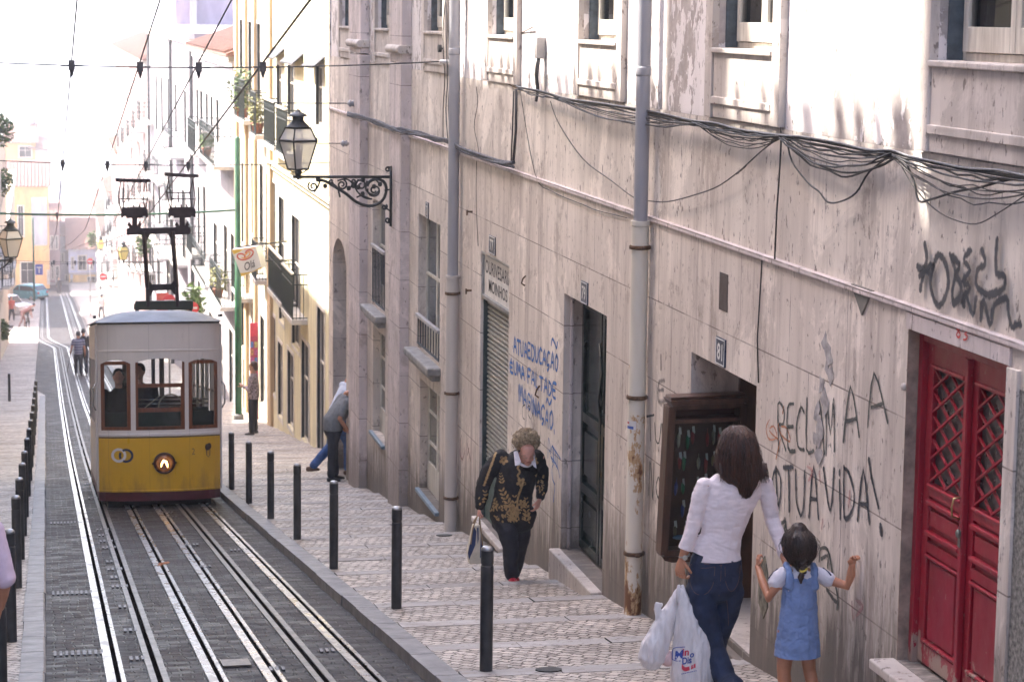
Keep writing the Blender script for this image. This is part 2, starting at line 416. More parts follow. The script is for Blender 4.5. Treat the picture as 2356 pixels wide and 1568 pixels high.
for i in range(60):
    x = -2400+i*80; h = 28+18*noise.noise(Vector((i*.23, 0, 0)))+6*noise.noise(Vector((i*.9, 4, 0)))
    if prev:
        x0, h0 = prev
        mb.quad((x0, 2100, -47), (x, 2100, -47), (x, 2220, -46+h), (x0, 2220, -46+h0)); mb.quad((x0, 2220, -46+h0), (x, 2220, -46+h), (x, 2290, -46+h*1.3), (x0, 2290, -46+h0*1.3))
    prev = (x, h)
mb.open = True
struct(mb.build('far_hills', simple('far wooded shore', (.08, .11, .07), .9, 0, .3, .02), smooth=True))

ROADX0 = lambda y: -.04 if y < 74 else -.04-min(1, (y-74)/4)*.35
mb = MB(); mb.open = True; strip(mb, ROADX0, 2.46, -6, 246, -.03)
struct(mb.build('road', m_road()))
KERB = simple('worn grey kerb stone', (.22, .205, .20), .55, 0, .28, 5, bs=.35, bd=.01)
def kerb(mb, x0, x1, y0, y1, dz, L=.95):
    y = y0; k = 0
    while y < y1:
        e = min(y+L*(.85+.3*random.random()), y1); j = random.uniform(-.006, .006)
        vs = []
        for yy, s in ((y+.006, 1), (e-.006, 1)):
            z = gz(yy)
            vs += [(x0+j, yy, z-.15), (x1+j, yy, z-.15), (x1+j, yy, z+dz-.012), (x1+j-.014, yy, z+dz), (x0+j, yy, z+dz)]
        mb.add(vs, [(4, 3, 2, 1, 0), (5, 6, 7, 8, 9), (1, 2, 7, 6), (2, 3, 8, 7), (3, 4, 9, 8), (4, 0, 5, 9)])
        y = e; k += 1
mb = MB(); kerb(mb, -.21, -.04, -4, 73, .05); struct(mb.build('kerb', KERB))
mb = MB(); kerb(mb, 2.45, 2.632, -4, 120, .062); struct(mb.build('kerb', KERB))
PAVE = m_cobble()
mb = MB(); mb.open = True; strip(mb, XL-.05, -.21, -6, 73, .03); strip(mb, XL-.05, lambda y: ROADX0(y)-.02, 73, 150, .02); strip(mb, -7, lambda y: ROADX0(y)-.02, 150, 236, .02)
struct(mb.build('pavement', PAVE))
# right pavement: long shallow steps, each tread edged with a band of flagstones
SP = 1.32
def tread(y): k = math.floor(y/SP); f = y/SP-k; return gz(y)+.030+.046*(f-.35)
XB = 5.25                                  # face of the houses beyond the stone house, set back a little
def XR(y): return XW+.03 if y < 37.4 else XB+.05
STEPB = m_stone('worn flagstone step edge', (.40, .37, .345), (.28, .255, .235), False, .6)
ma = MB(); ma.open = True; mbd = MB(); mbd.open = True
k = -3
while k*SP < 72:
    a, b = k*SP, (k+1)*SP; e = b-.24
    za, ze, zb = tread(a+1e-4), tread(e), tread(b-1e-4)
    ma.quad((2.63, a, za), (XR(a), a, za), (XR(a), e, ze), (2.63, e, ze))
    n = 3; xw = (XR(a)-2.63)/n
    for i in range(n):
        x0 = 2.63+i*xw+.004; x1 = x0+xw-.008; q = random.uniform(-.004, .004)
        mbd.quad((x0, e+.004, ze+q), (x1, e+.004, ze+q), (x1, b, zb+q), (x0, b, zb+q))
        mbd.quad((x0, b, zb+q), (x1, b, zb+q), (x1, b, zb-.12), (x0, b, zb-.12))
    k += 1
strip(ma, 2.63, XB+.05, k*SP, 246, .03)
struct(ma.build('pavement', PAVE)); struct(mbd.build('steps', STEPB))

# rails: 4 running rails and 2 cable slots
R1, S1, R2, R3, S2, R4 = .41, .72, 1.08, 1.46, 1.80, 2.10
def shift(y):
    """the tracks swing left into the passing loop far down the street"""
    if y < 118: return 0
    return -.95*min(1, (y-118)/14)
def railstrip(mb, x, w, dz, y0=-4, y1=236, k=1.0):
    strip(mb, lambda y: x+k*shift(y)-w/2, lambda y: x+k*shift(y)+w/2, y0, y1, dz-.03, 1.5, skirt=.03)
slotd = MB(); slotd.open = True
for s in (S1, S2): railstrip(slotd, s, .036, .004, k=(1 if s == S1 else .0))
for r in (R1, R2, R3, R4): railstrip(slotd, r+.038, .030, .005, k=(1 if r < 1.2 else 0))
SLOTM = simple('black slot shade', (.007, .006, .006), .95, 0, .3, 9, spec=0.0)  # flat black strips stand in for the shade inside slots and rail grooves
tr = empty('cable_tramway_track', (1.2, 0, -2.3), 'worn steel rails and cable slots sunk in the dark setts', 'track'); tr['kind'] = 'structure'
slotd.build('groove_shade', SLOTM, tr)
for r in (R1, R2, R3, R4):
    a = MB(); a.open = True; kk = 1 if r < 1.2 else 0
    railstrip(a, r-.012, .062, .016, k=kk); railstrip(a, r+.070, .030, .013, k=kk)
    a.build('rail', STEEL, tr)
for s in (S1, S2):
    a = MB(); a.open = True; kk = 1 if s == S1 else 0
    railstrip(a, s-.041, .044, .012, k=kk); railstrip(a, s+.041, .044, .012, k=kk)
    a.build('slot_lip', simple('dull grey slot rail', (.17, .15, .14), .45, .6, .35, 6), tr)
PLATE = simple('worn iron plate', (.17, .155, .15), .5, .5, .4, 18)
pl = MB()
rr = random.Random(5)
y = 13.0
while y < 60:
    for (xa, xb) in ((R1+.14, S1-.1), (S2-.33, S2-.1), (S2+.1, R4-.1)):
        if rr.random() < (.5 if xb < S1 else .16):
            n = rr.randint(3, 5); x = xa+rr.random()*.03
            for i in range(n):
                pl.box(x+i*.042, x+i*.042+.022, y, y+.09, gz(y)-.04, gz(y)-.022+.006)
    if rr.random() < .12:
        for i in range(9): pl.box(.02+i*.042, .02+i*.042+.02, y+.4, y+.52, gz(y+.4)-.06, gz(y+.4)-.03+.012)
    y += .82
pl.build('drain_slots', PLATE, tr)
# square hatch beside the middle rail
p = onG(372, 1500)
a = MB(); a.obox((1.28, 15.9, gz(15.9)-.018), (.1, 0, 0), (0, .16, -.0226), (0, 0, .006)); a.build('hatch', simple('rusty hatch iron', (.16, .13, .11), .5, .5, .3, 20), tr)
for (px, py, nm) in ((1262, 1560, 'round dark cover set in the cobbles beside the nearest bollard'), (1022, 1241, 'small dark drain cover at the foot of the far drainpipe')):
    q = onG(px, py); a = MB(); r = .09
    a.prism([(q.x+r*math.cos(t*.5236), q.y+r*math.sin(t*.5236), tread(q.y+r*math.sin(t*.5236))+.004) for t in range(12)], (0, 0, .006))
    o = a.build('drain_cover', IRON); tag(o, nm, 'drain cover')

# ------------------------------------------------------------------ bollards
def make_bollard(x, y, z, h=.86, r=.042):
    e = empty('bollard', (x, y, z), 'x', 'bollard')
    a = MB(); a.lathe((x, y, z-.1), [(r*1.02, 0), (r*1.02, h*.86+.1), (r*.93, h*.86+.104), (r*.93, h*.875+.1), (r*1.02, h*.875+.106), (r*1.02, h+.085)], 20)
    a.build('post', BOLL, e, True).data.set_sharp_from_angle(angle=.6)
    a = MB(); a.lathe((x, y, z), [(r*1.02, h-.015), (r*.98, h-.003), (r*.75, h+.008), (r*.3, h+.013)], 20)
    a.build('cap', simple('worn shiny bollard top', (.32, .32, .33), .32, .7, .3, 20), e, True)
    return e
ords = ['nearest', 'second', 'third', 'fourth', 'fifth', 'sixth', 'seventh']
b0 = None
for i, (bx, by, ty) in enumerate([(1118, 1562, 1258), (912, 1412, 1172), (768, 1315, 1113), (684, 1250, 1075), (623, 1203, 1046), (573, 1166, 1021), (533, 1131, 998)]):
    g = onG(bx, by)
    if b0 is None: b0 = make_bollard(g.x, g.y, gz(g.y)+.03); kids(b0); o = b0
    else: o = copy_thing(b0); o.location = (g.x, g.y, gz(g.y)+.03)
    o['group'] = 'bollards along the stepped pavement'
    o['label'] = ['nearest charcoal bollard on the stepped pavement, at the bottom edge', 'second nearest bollard of the right row, below the old lady\'s handbag', 'third bollard of the right row, in front of the grey pilaster', 'fourth bollard of the right row, by the man\'s kicked back foot', 'fifth bollard of the right row counted from the near end', 'sixth bollard of the right row, second from the tram', 'farthest bollard of the right row, beside the tram front'][i]
ordw = ['', 'second', 'third', 'fourth', 'fifth', 'sixth', 'seventh', 'eighth', 'ninth', 'tenth', 'eleventh', 'twelfth', 'thirteenth', 'fourteenth', 'fifteenth']
for i, Y in enumerate([13.2, 17.2, 21, 23.8, 26.7, 29.6, 33.6, 37.4, 41.3, 45.2, 49, 52.7, 56.4, 60, 63.8]):
    o = copy_thing(b0); o.location = (-.29, Y, gz(Y)+.02); o['group'] = 'bollards along the left kerb'
    o['label'] = 'nearest bollard of the left row, beside the khaki trousers' if i == 0 else f'{ordw[i]} bollard from the near end of the left kerb row'
g = onG(22, 925); o = copy_thing(b0); o.location = (g.x, g.y, gz(g.y)+.02); del o['group']
o['label'] = 'lone bollard standing by itself on the left pavement beyond the row'

# ================================================================== the long stone house on the right
def wallgrid(mb, m, u0, u1, v0, v1, ops, depth=.3, floor=True):
    us = sorted({u0, u1, *[q for o in ops for q in (o[0], o[1]) if u0 < q < u1]}); vs = sorted({v0, v1, *[q for o in ops for q in (o[2], o[3]) if v0 < q < v1]})
    for a, b in zip(us, us[1:]):
        for c, d in zip(vs, vs[1:]):
            if any(o[0] <= (a+b)/2 <= o[1] and o[2] <= (c+d)/2 <= o[3] for o in ops): continue
            mb.quad(m(a, c, 0), m(b, c, 0), m(b, d, 0), m(a, d, 0))
    for o in ops:
        a, b, c, d = o[:4]; D = o[4] if len(o) > 4 else depth
        mb.quad(m(a, c, 0), m(a, d, 0), m(a, d, D), m(a, c, D)); mb.quad(m(b, c, 0), m(b, d, 0), m(b, d, D), m(b, c, D))
        mb.quad(m(a, d, 0), m(b, d, 0), m(b, d, D), m(a, d, D)); mb.quad(m(a, c, 0), m(b, c, 0), m(b, c, D), m(a, c, D))
    mb.open = True
def mX(X): return lambda u, v, d: (X+d, u, v)
house = empty('stone_house', (XW, 22, gz(22)), 'long weathered stone house with red door, graffiti and hanging cables along the right', 'house')
def span(pl, pr, py, X=XW):
    """near and far Y of a feature seen between two picture columns"""
    return onX(pr, py, X).y, onX(pl, py, X).y
YE = 37.5                                  # far end of the house
d83 = (*span(2091, 2326, 790), -3.50, -1.655, .16)
d81 = (*span(1590, 1742, 850), gz(14.4)+.10, -2.40, .9)
d79 = (*span(1298, 1397, 700), gz(19)+.16, -2.475, .2)
s77 = (*span(1107, 1172, 600), WP(1125, 1215)[1], -2.50, .16)
wA = (*span(962, 1012, 640), WP(962, 800)[1], WP(962, 490)[1], .22)
wA2 = (*span(966, 1011, 950), WP(968, 1125)[1], WP(966, 868)[1], .22)
wB = (*span(857, 886, 600), WP(857, 700)[1], WP(857, 455)[1], .22)
wB2 = (*span(858, 886, 850), WP(858, 990)[1], WP(858, 748)[1], .22)
dC = (*span(766, 797, 800), gz(36.4)+.05, WP(770, 540)[1], .55)
low = [d83, d81, d79, s77, wA, wA2, wB, wB2, dC]
SC, CB = -1.53, -.70
mb = MB(); wallgrid(mb, mX(XW), 5.0, YE, gz(YE)-1.2, SC, [o for o in low]); mb.build('ground_floor_wall', STONE, house)
# stone band between the ledge and the cable line, flush 1.5 cm back
mb = MB(); wallgrid(mb, mX(XW+.018), 5.0, YE, SC, CB, []); mb.build('middle_wall', m_stone('streaked upper stone', (.74, .665, .59), (.55, .475, .415), False, .9), house)
WIN = [(783, 805, 0, 53), (865, 898, 0, 58), (978, 1021, 0, 70), (1126, 1186, 0, 83), (1336, 1424, 0, 103), (1646, 1784, 0, 126), (2150, 2420, 0, 165)]
wins = []
SILL = -.245
for (a, b, _, py) in WIN:
    y0, y1 = span(a, b, 40); wins.append((y0, y1, SILL, 1.35, .26))
mb = MB(); wallgrid(mb, mX(XW+.03), 5.0, YE, CB, 6.6, wins+[(a, b, 2.9, 4.6, .26) for a, b, *_ in wins]); mb.build('upper_wall', PLASTER, house)
mb = MB()   # back, sides, roof slab
mb.box(XW+1.6, XW+9, 5.0, YE-.02, gz(YE)-1, 6.55); mb.build('rear_block', simple('dull plaster', (.45, .42, .38), .85), house)
mb = MB(); mb.box(XW-.45, XW+9.2, 4.8, YE+.05, 6.6, 6.82); mb.build('cornice', STONE2, house)
mb = MB(); mb.quad((XW+.0, YE, gz(YE)-1.2), (XW+1.7, YE, gz(YE)-1.2), (XW+1.7, YE, 6.6), (XW, YE, 6.6)); mb.quad((XW+.0, 5, gz(5)-1.2), (XW+1.7, 5, gz(5)-1.2), (XW+1.7, 5, 6.6), (XW, 5, 6.6)); mb.open = True
mb.build('end_wall', PLASTER, house)
# string course
mb = MB(); mb.box(XW-.022, XW+.05, 5.0, YE-.02, SC-.03, SC+.008)
mb.build('string_course', PILA, house, bevel=.008)
# plinth lintel over the red door
mb = MB(); mb.box(XW-.014, XW+.02, d83[0]-.02, d83[1]+.02, -1.655, -1.566); mb.build('door_lintel', PILA, house, bevel=.004)

# windows of the upper floor: stone surround, apron, sill, frame, panes
def upper_window(i, y0, y1):
    z0 = SILL; X = XW+.03
    s = MB(); jw = .17
    for a, b in ((y0-jw, y0-.002), (y1+.002, y1+jw)):
        s.box(X-.05, X+.01, a, b, CB+.01, 1.5)
    s.box(X-.05, X+.01, y0, y1, 1.352, 1.5)
    sur = s.build('window_surround', STONE2, house, bevel=.006)
    s = MB(); s.box(X-.035, X+.01, y0, y1, CB+.01, z0-.001); s.box(X-.052, X+.01, y0-.0, y1+.0, z0-.35, z0-.30); s.build('apron', STONE2, house, bevel=.005)
    s = MB(); s.box(X-.062, X+.2, y0+.001, y1-.001, z0, z0+.035); s.build('sill', STONE2, house, bevel=.008)
    w_ = MB(); D = X+.13; f = .05
    jl = MB(); jl.box(X+.045, D-.002, y1-.022, y1-.0015, z0+.037, 1.349); jl.build('jamb_lining', simple('blue grey shutter paint', (.07, .095, .115), .5, 0, .4, 12), house)
    # outer frame
    w_.box(D, D+.06, y0, y0+f, z0+.035, 1.35); w_.box(D, D+.06, y1-f, y1, z0+.035, 1.35); w_.box(D, D+.06, y0+f, y1-f, 1.29, 1.35); w_.box(D, D+.06, y0+f, y1-f, z0+.035, z0+.075)
    fr = w_.build('window_frame', WHITEWOOD, house, bevel=.004)
    mid = (y0+y1)/2
    closed_far = True
    for (a, b, op) in ((y0+f+.003, mid-.004, False), (mid+.004, y1-f-.003, not closed_far)):
        if op: continue
        c = MB(); q = .06
        c.box(D-.02, D+.025, a, a+q, z0+.08, 1.285); c.box(D-.02, D+.025, b-q, b, z0+.08, 1.285); c.box(D-.021, D+.026, a+q, b-q, z0+.08, z0+.21); c.box(D-.021, D+.026, a+q, b-q, 1.2, 1.285); c.box(D-.015, D+.02, a+q, b-q, .52, .55)
        cs = c.build('casement', WHITEWOOD, house, bevel=.004)
        g = MB(); g.box(D+.0, D+.006, a+q-.01, b-q+.01, z0+.2, 1.21); g.build('pane', CLEAR, cs)
        g = MB(); n = 14; pts = [(D+.10+.018*math.sin(j*2.2), a+q+(b-a-2*q)*j/n) for j in range(n+1)]
        for (xa, ya), (xb, yb) in zip(pts, pts[1:]): g.quad((xa, ya, z0+.1), (xb, yb, z0+.1), (xb, yb, 1.25), (xa, ya, 1.25))
        g.open = True; g.build('curtain', simple('grey net curtain', (.42, .44, .42), .9), cs)
    if not closed_far:
        c = MB(); c.box(D+.03, D+.42, y1-f-.03, y1-f, z0+.08, 1.28); c.build('open_shutter', simple('blue grey painted shutter', (.13, .17, .20), .55, 0, .35, 12), house)
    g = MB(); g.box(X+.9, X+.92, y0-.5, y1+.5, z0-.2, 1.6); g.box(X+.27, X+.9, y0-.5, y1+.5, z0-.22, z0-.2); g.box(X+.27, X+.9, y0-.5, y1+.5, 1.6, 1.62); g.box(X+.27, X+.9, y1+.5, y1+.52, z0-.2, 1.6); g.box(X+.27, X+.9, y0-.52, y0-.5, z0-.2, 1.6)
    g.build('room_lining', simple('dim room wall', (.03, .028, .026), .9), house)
for i, wv in enumerate(wins): upper_window(i, wv[0], wv[1])
for a, b, *_ in wins:
    g = MB(); g.box(XW+.2, XW+.22, a, b, 2.9, 4.6); g.build('upper_pane', GLASS, house)

# pilasters (front face then side face towards the viewer)
def pilaster(pl, pm, z0, z1, dx, roll=None):
    Xf = XW-dx; ya = onX(pm, 400, Xf).y; yb = onX(pl, 400, Xf).y
    s = MB(); s.box(Xf, XW+.03, ya, yb, z0, z1); o = s.build('pilaster', PILA, house, bevel=.01)
    if roll:
        r = MB(); zc = roll; rr_ = .055
        n = 10
        prof = [(Xf-.055+rr_-rr_*math.cos(a), zc+rr_*math.sin(a)) for a in [math.pi*(-.5)+math.pi*k/n for k in range(n+1)]]
        prof = [(Xf-.01-rr_*math.cos(t), zc+rr_*math.sin(t)) for t in [-math.pi/2+math.pi*k/n for k in range(n+1)]]
        poly = [(x, ya-.05, z) for x, z in prof]+[(XW+.03, ya-.05, zc+rr_), (XW+.03, ya-.05, zc-rr_)]
        r.prism(poly, (0, yb-ya+.1, 0)); r.build('pilaster_base', STONE2, o, bevel=.01)
pilaster(895, 921, gz(29)-.6, -.64, .12); pilaster(803, 827, gz(35)-.6, -.60, .12)
pilaster(896, 922, -.62, 6.5, .10, -.46); pilaster(804, 828, -.58, 6.5, .10, -.44)
# ledge between storeys by the pilasters
# double leaf red door
RED = simple('old crimson gloss paint', (.27, .012, .028), .34, 0, .35, 3.5, (.17, .008, .02), .3, .006, (1, 1, .6))
def m_redworn():
    t = NT('crimson door paint worn at the foot'); n = t.noise(t.pos((1, 1, .6)), 9, 6, .7)
    g = t.xyz(t.new('ShaderNodeNewGeometry').outputs['Position'])
    lowm = t.ramp(t.math('ADD', t.math('MULTIPLY', t.math('ADD', g[2], 3.5), -.9), t.math('MULTIPLY', n, 1.0)), [(.40, 0.0), (.44, .9)])
    chips = t.ramp(t.noise(t.pos((1, 1, .5)), 17, 7, .75), [(.64, 0.0), (.66, .8)])
    base = t.ramp(t.noise(t.pos((1, 1, .5)), 3, 5), [(.3, (.21, .005, .016)), (.7, (.33, .008, .026))])
    c = t.mix(t.math('MAXIMUM', lowm, chips), base, (.34, .25, .20))
    return t.out(c, t.ramp(n, [(.3, .28), (.7, .5)]), n, .25, .006)
RED = m_redworn()
y0, y1, z0, z1, _ = d83; X = XW+.06
dr = MB(); fr_ = .055
dr.box(X, X+.06, y1-fr_, y1, z0, z1); dr.box(X, X+.06, y0, y0+fr_, z0, z1); dr.box(X, X+.06, y0+fr_, y1-fr_, z1-.06, z1)
door = dr.build('red_door', RED, house, bevel=.004, label='crimson double door with lattice windows, its paint chipped at the foot')
mid = (y0+y1)/2
def leaf(a, b):
    """a near edge, b far edge (Y)"""
    L = MB(); D = X+.03; st = .085; zt = z1-.065
    zw0, zw1 = z0+1.02, zt-.13
    L.box(D, D+.035, a, a+st, z0+.02, zt); L.box(D, D+.035, b-st, b, z0+.02, zt); L.box(D-.001, D+.034, a+st, b-st, zw1, zt); L.box(D-.001, D+.034, a+st, b-st, zw0-.07, zw0)
    L.box(D+.018, D+.03, a+st, b-st, z0+.02, zw0-.07)
    for c, d in ((z0+.02, z0+.13), (z0+.64, z0+.70)): L.box(D-.001, D+.034, a+st, b-st, c, d)
    lf = L.build('door_leaf', RED, door, bevel=.004)
    def trim(nm, *bx):
        q = MB(); q.box(*bx); q.build(nm, RED, lf, bevel=.007)
    trim('door_panel', D+.002, D+.02, a+st+.035, b-st-.035, z0+.17, z0+.60); trim('door_panel', D, D+.02, a+st+.02, b-st-.02, z0+.79, z0+.88)
    for z_, k_, h_ in ((z0+.612, -.012, .018), (z0+.14, -.012, .018), (z0+.735, -.016, .028), (z0+.905, -.016, .028), (zw1, -.018, .022), (zw0-.02, -.014, .02)):
        trim('door_moulding', D+k_, D+.02, a+st-.012, b-st+.012, z_, z_+h_)
    g = MB(); g.box(D+.03, D+.034, a+st, b-st, zw0, zw1); g.build('door_pane', simple('dusty dark door glass', (.05, .045, .045), .3), lf)
    t = MB(); wv, hv = b-a-2*st, zw1-zw0; ya_, n = a+st, 5; dv = hv/n
    for s in (1, -1):
        for k in range(-2, n+2):
            # diagonal from near to far
            za = zw0+k*dv; zb = za+s*dv*1.9
            pa, pb = (ya_, za), (ya_+wv, zb)
            def clip(p, q_):
                (u0, v0), (u1, v1) = p, q_; t0, t1 = 0, 1; dvv = v1-v0
                for bound, sg in ((zw0, 1), (zw1, -1)):
                    f0, f1 = sg*(v0-bound), sg*(v1-bound)
                    if f0 < 0 and f1 < 0: return None
                    if f0 < 0: t0 = max(t0, f0/(f0-f1))
                    if f1 < 0: t1 = min(t1, f0/(f0-f1))
                if t1-t0 < .05: return None
                return (u0+(u1-u0)*t0, v0+dvv*t0), (u0+(u1-u0)*t1, v0+dvv*t1)
            r_ = clip(pa, pb)
            if r_: t.bar((D+.012+.004*s, *r_[0]), (D+.012+.004*s, *r_[1]), .012, .014, up=(1, 0, 0))
    t.build('lattice', RED, lf)
leaf(mid+.004, y1-fr_-.003); leaf(y0+fr_+.003, mid-.004)
h = MB(); h.box(X-.004, X+.03, mid-.022, mid+.022, z0+.03, z1-.07); h.build('meeting_stile', RED, door, bevel=.006)
h = MB(); zc = z0+.98; h.tube([(X-.003, mid+.01, zc+.07), (X-.04, mid+.01, zc+.065), (X-.05, mid+.01, zc+.02), (X-.045, mid+.01, zc-.03), (X-.003, mid+.01, zc-.045)], .006, 8)
h.build('handle', simple('dull brass', (.45, .33, .16), .35, .9, .2, 20), door, True)
h = MB(); h.lathe((X-.005, mid, zc-.12), [(.0, 0), (.022, 0.0), (.024, .01), (.018, .016), (0.001, .02)], 14, (-1, 0, 0)); h.box(X-.008, X, mid-.016, mid+.016, zc-.19, zc-.10); h.build('lock', simple('grey lock metal', (.22, .23, .21), .4, .8), door)
h = MB(); h.lathe((XW-.002, y1+.03, WP(2107, 900)[1]), [(.001, 0), (.022, 0), (.02, .014), (.008, .022)], 14, (-1, 0, 0)); h.build('bell_push', STONE2, house, True)
# jambs and stepped threshold
s = MB(); s.box(XW-.004, XW+.158, y1-.001, y1+.004, z0, z1); s.build('door_reveal', simple('stained brown jamb stone', (.36, .27, .21), .8, 0, .4, 7), house)
s = MB(); s.box(XW-.14, XW+.1, y0-.05, y1+.07, z0-.06, z0-.004); s.build('doorstep', STONE2, house, bevel=.01)
s = MB(); s.box(XW-.10, XW+.05, y0-.02, y1+.05, gz(y1)-.3, z0-.06); s.build('doorstep_base', STONE, house)
s = MB(); s.box(XW-.02, XW+.03, y0-.13, y0-.002, gz(y0)-.2, -1.66); s.build('door_pier', STONE, house, bevel=.004)
s = MB(); ya, yb = span(2342, 2356, 1000); s.box(XW-.004, XW+.1, 9.0, yb, gz(9)-.4, -1.75); s.build('side_hoarding', simple('black speckled board', (.03, .03, .03), .5, 0, .6, 40, (.35, .33, .3)), house)

# ---- doorway 81 with its dim interior
y0, y1, z0, z1, D = d81
s = MB(); XI = XW
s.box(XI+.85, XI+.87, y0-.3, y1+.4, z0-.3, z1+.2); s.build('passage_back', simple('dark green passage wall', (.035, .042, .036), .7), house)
s = MB(); s.box(XI+.36, XI+.9, y1-.045, y1-.002, z0, z1-.01); s.build('inner_door_edge', simple('brown stained inner door', (.10, .045, .025), .5), house)
s = MB(); s.box(XI+.02, XI+.84, y0+.002, y1-.002, z0-.2, z0+.004); s.build('threshold', STONE2, house, bevel=.008)
s = MB(); s.box(XI-.06, XI+.02, y0, y1-.1, gz(y1)-.2, z0-.05); s.build('threshold_step', STONE, house, bevel=.01)
# black iron shop door 79
y0, y1, z0, z1, D = d79
DG = simple('black green glossy door paint', (.012, .022, .020), .22, 0, .4, 3)
s = MB(); Xd = XW+.17; s.box(Xd+.02, Xd+.05, y0, y1, z0, z1)
dd = s.build('iron_door', DG, house)
s = MB()
for a, b in ((y0+.04, (y0+y1)/2-.02), ((y0+y1)/2+.02, y1-.04)):
    s.box(Xd-.01, Xd+.02, a, a+.07, z0+.03, z1-.03); s.box(Xd-.01, Xd+.02, b-.07, b, z0+.03, z1-.03)
    for z in (z0+.03, z0+.55, z0+1.2, z1-.12): s.box(Xd-.009, Xd+.02, a+.07, b-.07, z, z+.09)
    s.box(Xd+.0, Xd+.02, a+.12, b-.12, z0+.2, z0+.48); s.box(Xd+.0, Xd+.02, a+.12, b-.12, z0+.72, z0+1.12)
s.build('door_panels', DG, dd, bevel=.008)
s = MB()
for k in range(3): s.tube([(Xd-.012, y0+.2+k*.28, z0+1.3), (Xd-.03, y0+.26+k*.28, z0+1.5), (Xd-.012, y0+.2+k*.28, z0+1.75), (Xd-.02, y0+.3+k*.28, z0+2.0)], .01, 6)
s.build('door_scrollwork', DG, dd, True)
s = MB(); s.box(XW-.10, XW+.165, y0+.003, y1+.05, gz(y0)-.2, z0-.002); s.build('doorstep', STONE2, house, bevel=.012)
s = MB(); s.box(XW+.055, XW+.09, y1-.03, y1-.0015, z0, z1-.003); s.build('jamb_moulding', PILA, house, bevel=.01)

# ---- shop 77: sign panel over a roller shutter
y0, y1, z0, z1, D = s77
zs = WP(1140, 706)[1]
SH = simple('weathered roller shutter slats', (.36, .34, .30), .5, .35, .3, 5, (.22, .21, .19), .2, .004, (1, 2, 5))
s = MB(); z = z0+.02; Xs = XW+.075
while z < zs-.04:
    s.prism([(Xs+.02, y0+.02, z), (Xs, y0+.02, z+.012), (Xs-.006, y0+.02, z+.026), (Xs, y0+.02, z+.04), (Xs+.02, y0+.02, z+.046)], (0, y1-y0-.05, 0)); z += .05
shut = s.build('roller_shutter', SH, house)
s = MB(); s.box(Xs-.012, Xs+.03, y0+.02, y1-.03, z0+.005, z0+.62); s.build('shutter_foot', simple('green painted shutter foot', (.07, .12, .10), .45, .2, .4, 9), shut)
s = MB(); s.box(Xs-.045, Xs+.02, y1-.03, y1-.003, z0, zs); s.build('shutter_guide', simple('dark green guide rail', (.03, .05, .05), .5), shut)
SIGNM = simple('off white sign board', (.66, .62, .57), .5, 0, .12, 5)
s = MB(); s.box(XW+.03, XW+.06, y0+.002, y1-.05, zs+.045, z1-.02); sg = s.build('shop_sign', SIGNM, house)
s = MB(); s.box(XW+.005, XW+.07, y0+.002, y1-.002, zs, zs+.042); s.box(XW+.0, XW+.07, y0+.002, y1-.002, z1-.03, z1-.001); s.box(XW+.01, XW+.07, y1-.05, y1-.002, zs+.042, z1-.03); s.build('sign_frame', simple('grey metal sign frame', (.33, .33, .33), .4, .6), sg, bevel=.004)
s = MB(); s.box(XW-.07, XW+.1, y0+.0, y1+.06, z0-.06, z0-.002); s.build('shop_sill', STONE2, house, bevel=.01)
FONTS = {}
def text_mesh(txt, mat, parent, name, mapf, size=1.0, sx=1.0, bold=0.0, w=None, h=None, label=None, slant=0):
    c = bpy.data.curves.new('txt', 'FONT'); c.body = txt; c.size = 1; c.offset = bold; c.resolution_u = 3; c.shear = slant
    o = bpy.data.objects.new('txt', c); col.objects.link(o); dg = bpy.context.evaluated_depsgraph_get(); dg.update()
    me = bpy.data.meshes.new_from_object(o.evaluated_get(dg)); bpy.data.objects.remove(o)
    xs = [v.co.x for v in me.vertices]; ysv = [v.co.y for v in me.vertices]
    x0, x1, y0_, y1_ = min(xs), max(xs), min(ysv), max(ysv); o0 = org(parent)
    for v in me.vertices:
        u, q = (v.co.x-x0)/(x1-x0), (v.co.y-y0_)/(y1_-y0_)
        p = Vector(mapf(u, q))-o0; v.co = p
    me.name = name; me.materials.clear(); me.materials.append(mat); ob = bpy.data.objects.new(name, me); col.objects.link(ob); ob.parent = parent; ORG[ob.name] = o0
    if label: ob['label'] = label
    return ob
def wall_text(txt, mat, parent, name, ya, yb, za, zb, X, **k):
    """ya far (left) edge, yb near (right) edge"""
    return text_mesh(txt, mat, parent, name, lambda u, q: (X, ya+(yb-ya)*u, za+(zb-za)*q), **k)
INK = simple('black sign lettering', (.03, .03, .035), .5)
hs = z1-.03-zs-.045
wall_text('OURIVESARIA', INK, sg, 'lettering', y1-.10, y0+.03, zs+.045+hs*.55, zs+.045+hs*.88, XW+.028, bold=.012)
wall_text('MOINHOS', INK, sg, 'lettering', y1-.30, y0+.22, zs+.045+hs*.13, zs+.045+hs*.43, XW+.028, bold=.012)
PLB = simple('navy enamel plate', (.022, .035, .075), .3, 0, .2, 12); PLW = simple('white enamel', (.75, .74, .72), .35, 0, .1, 9)
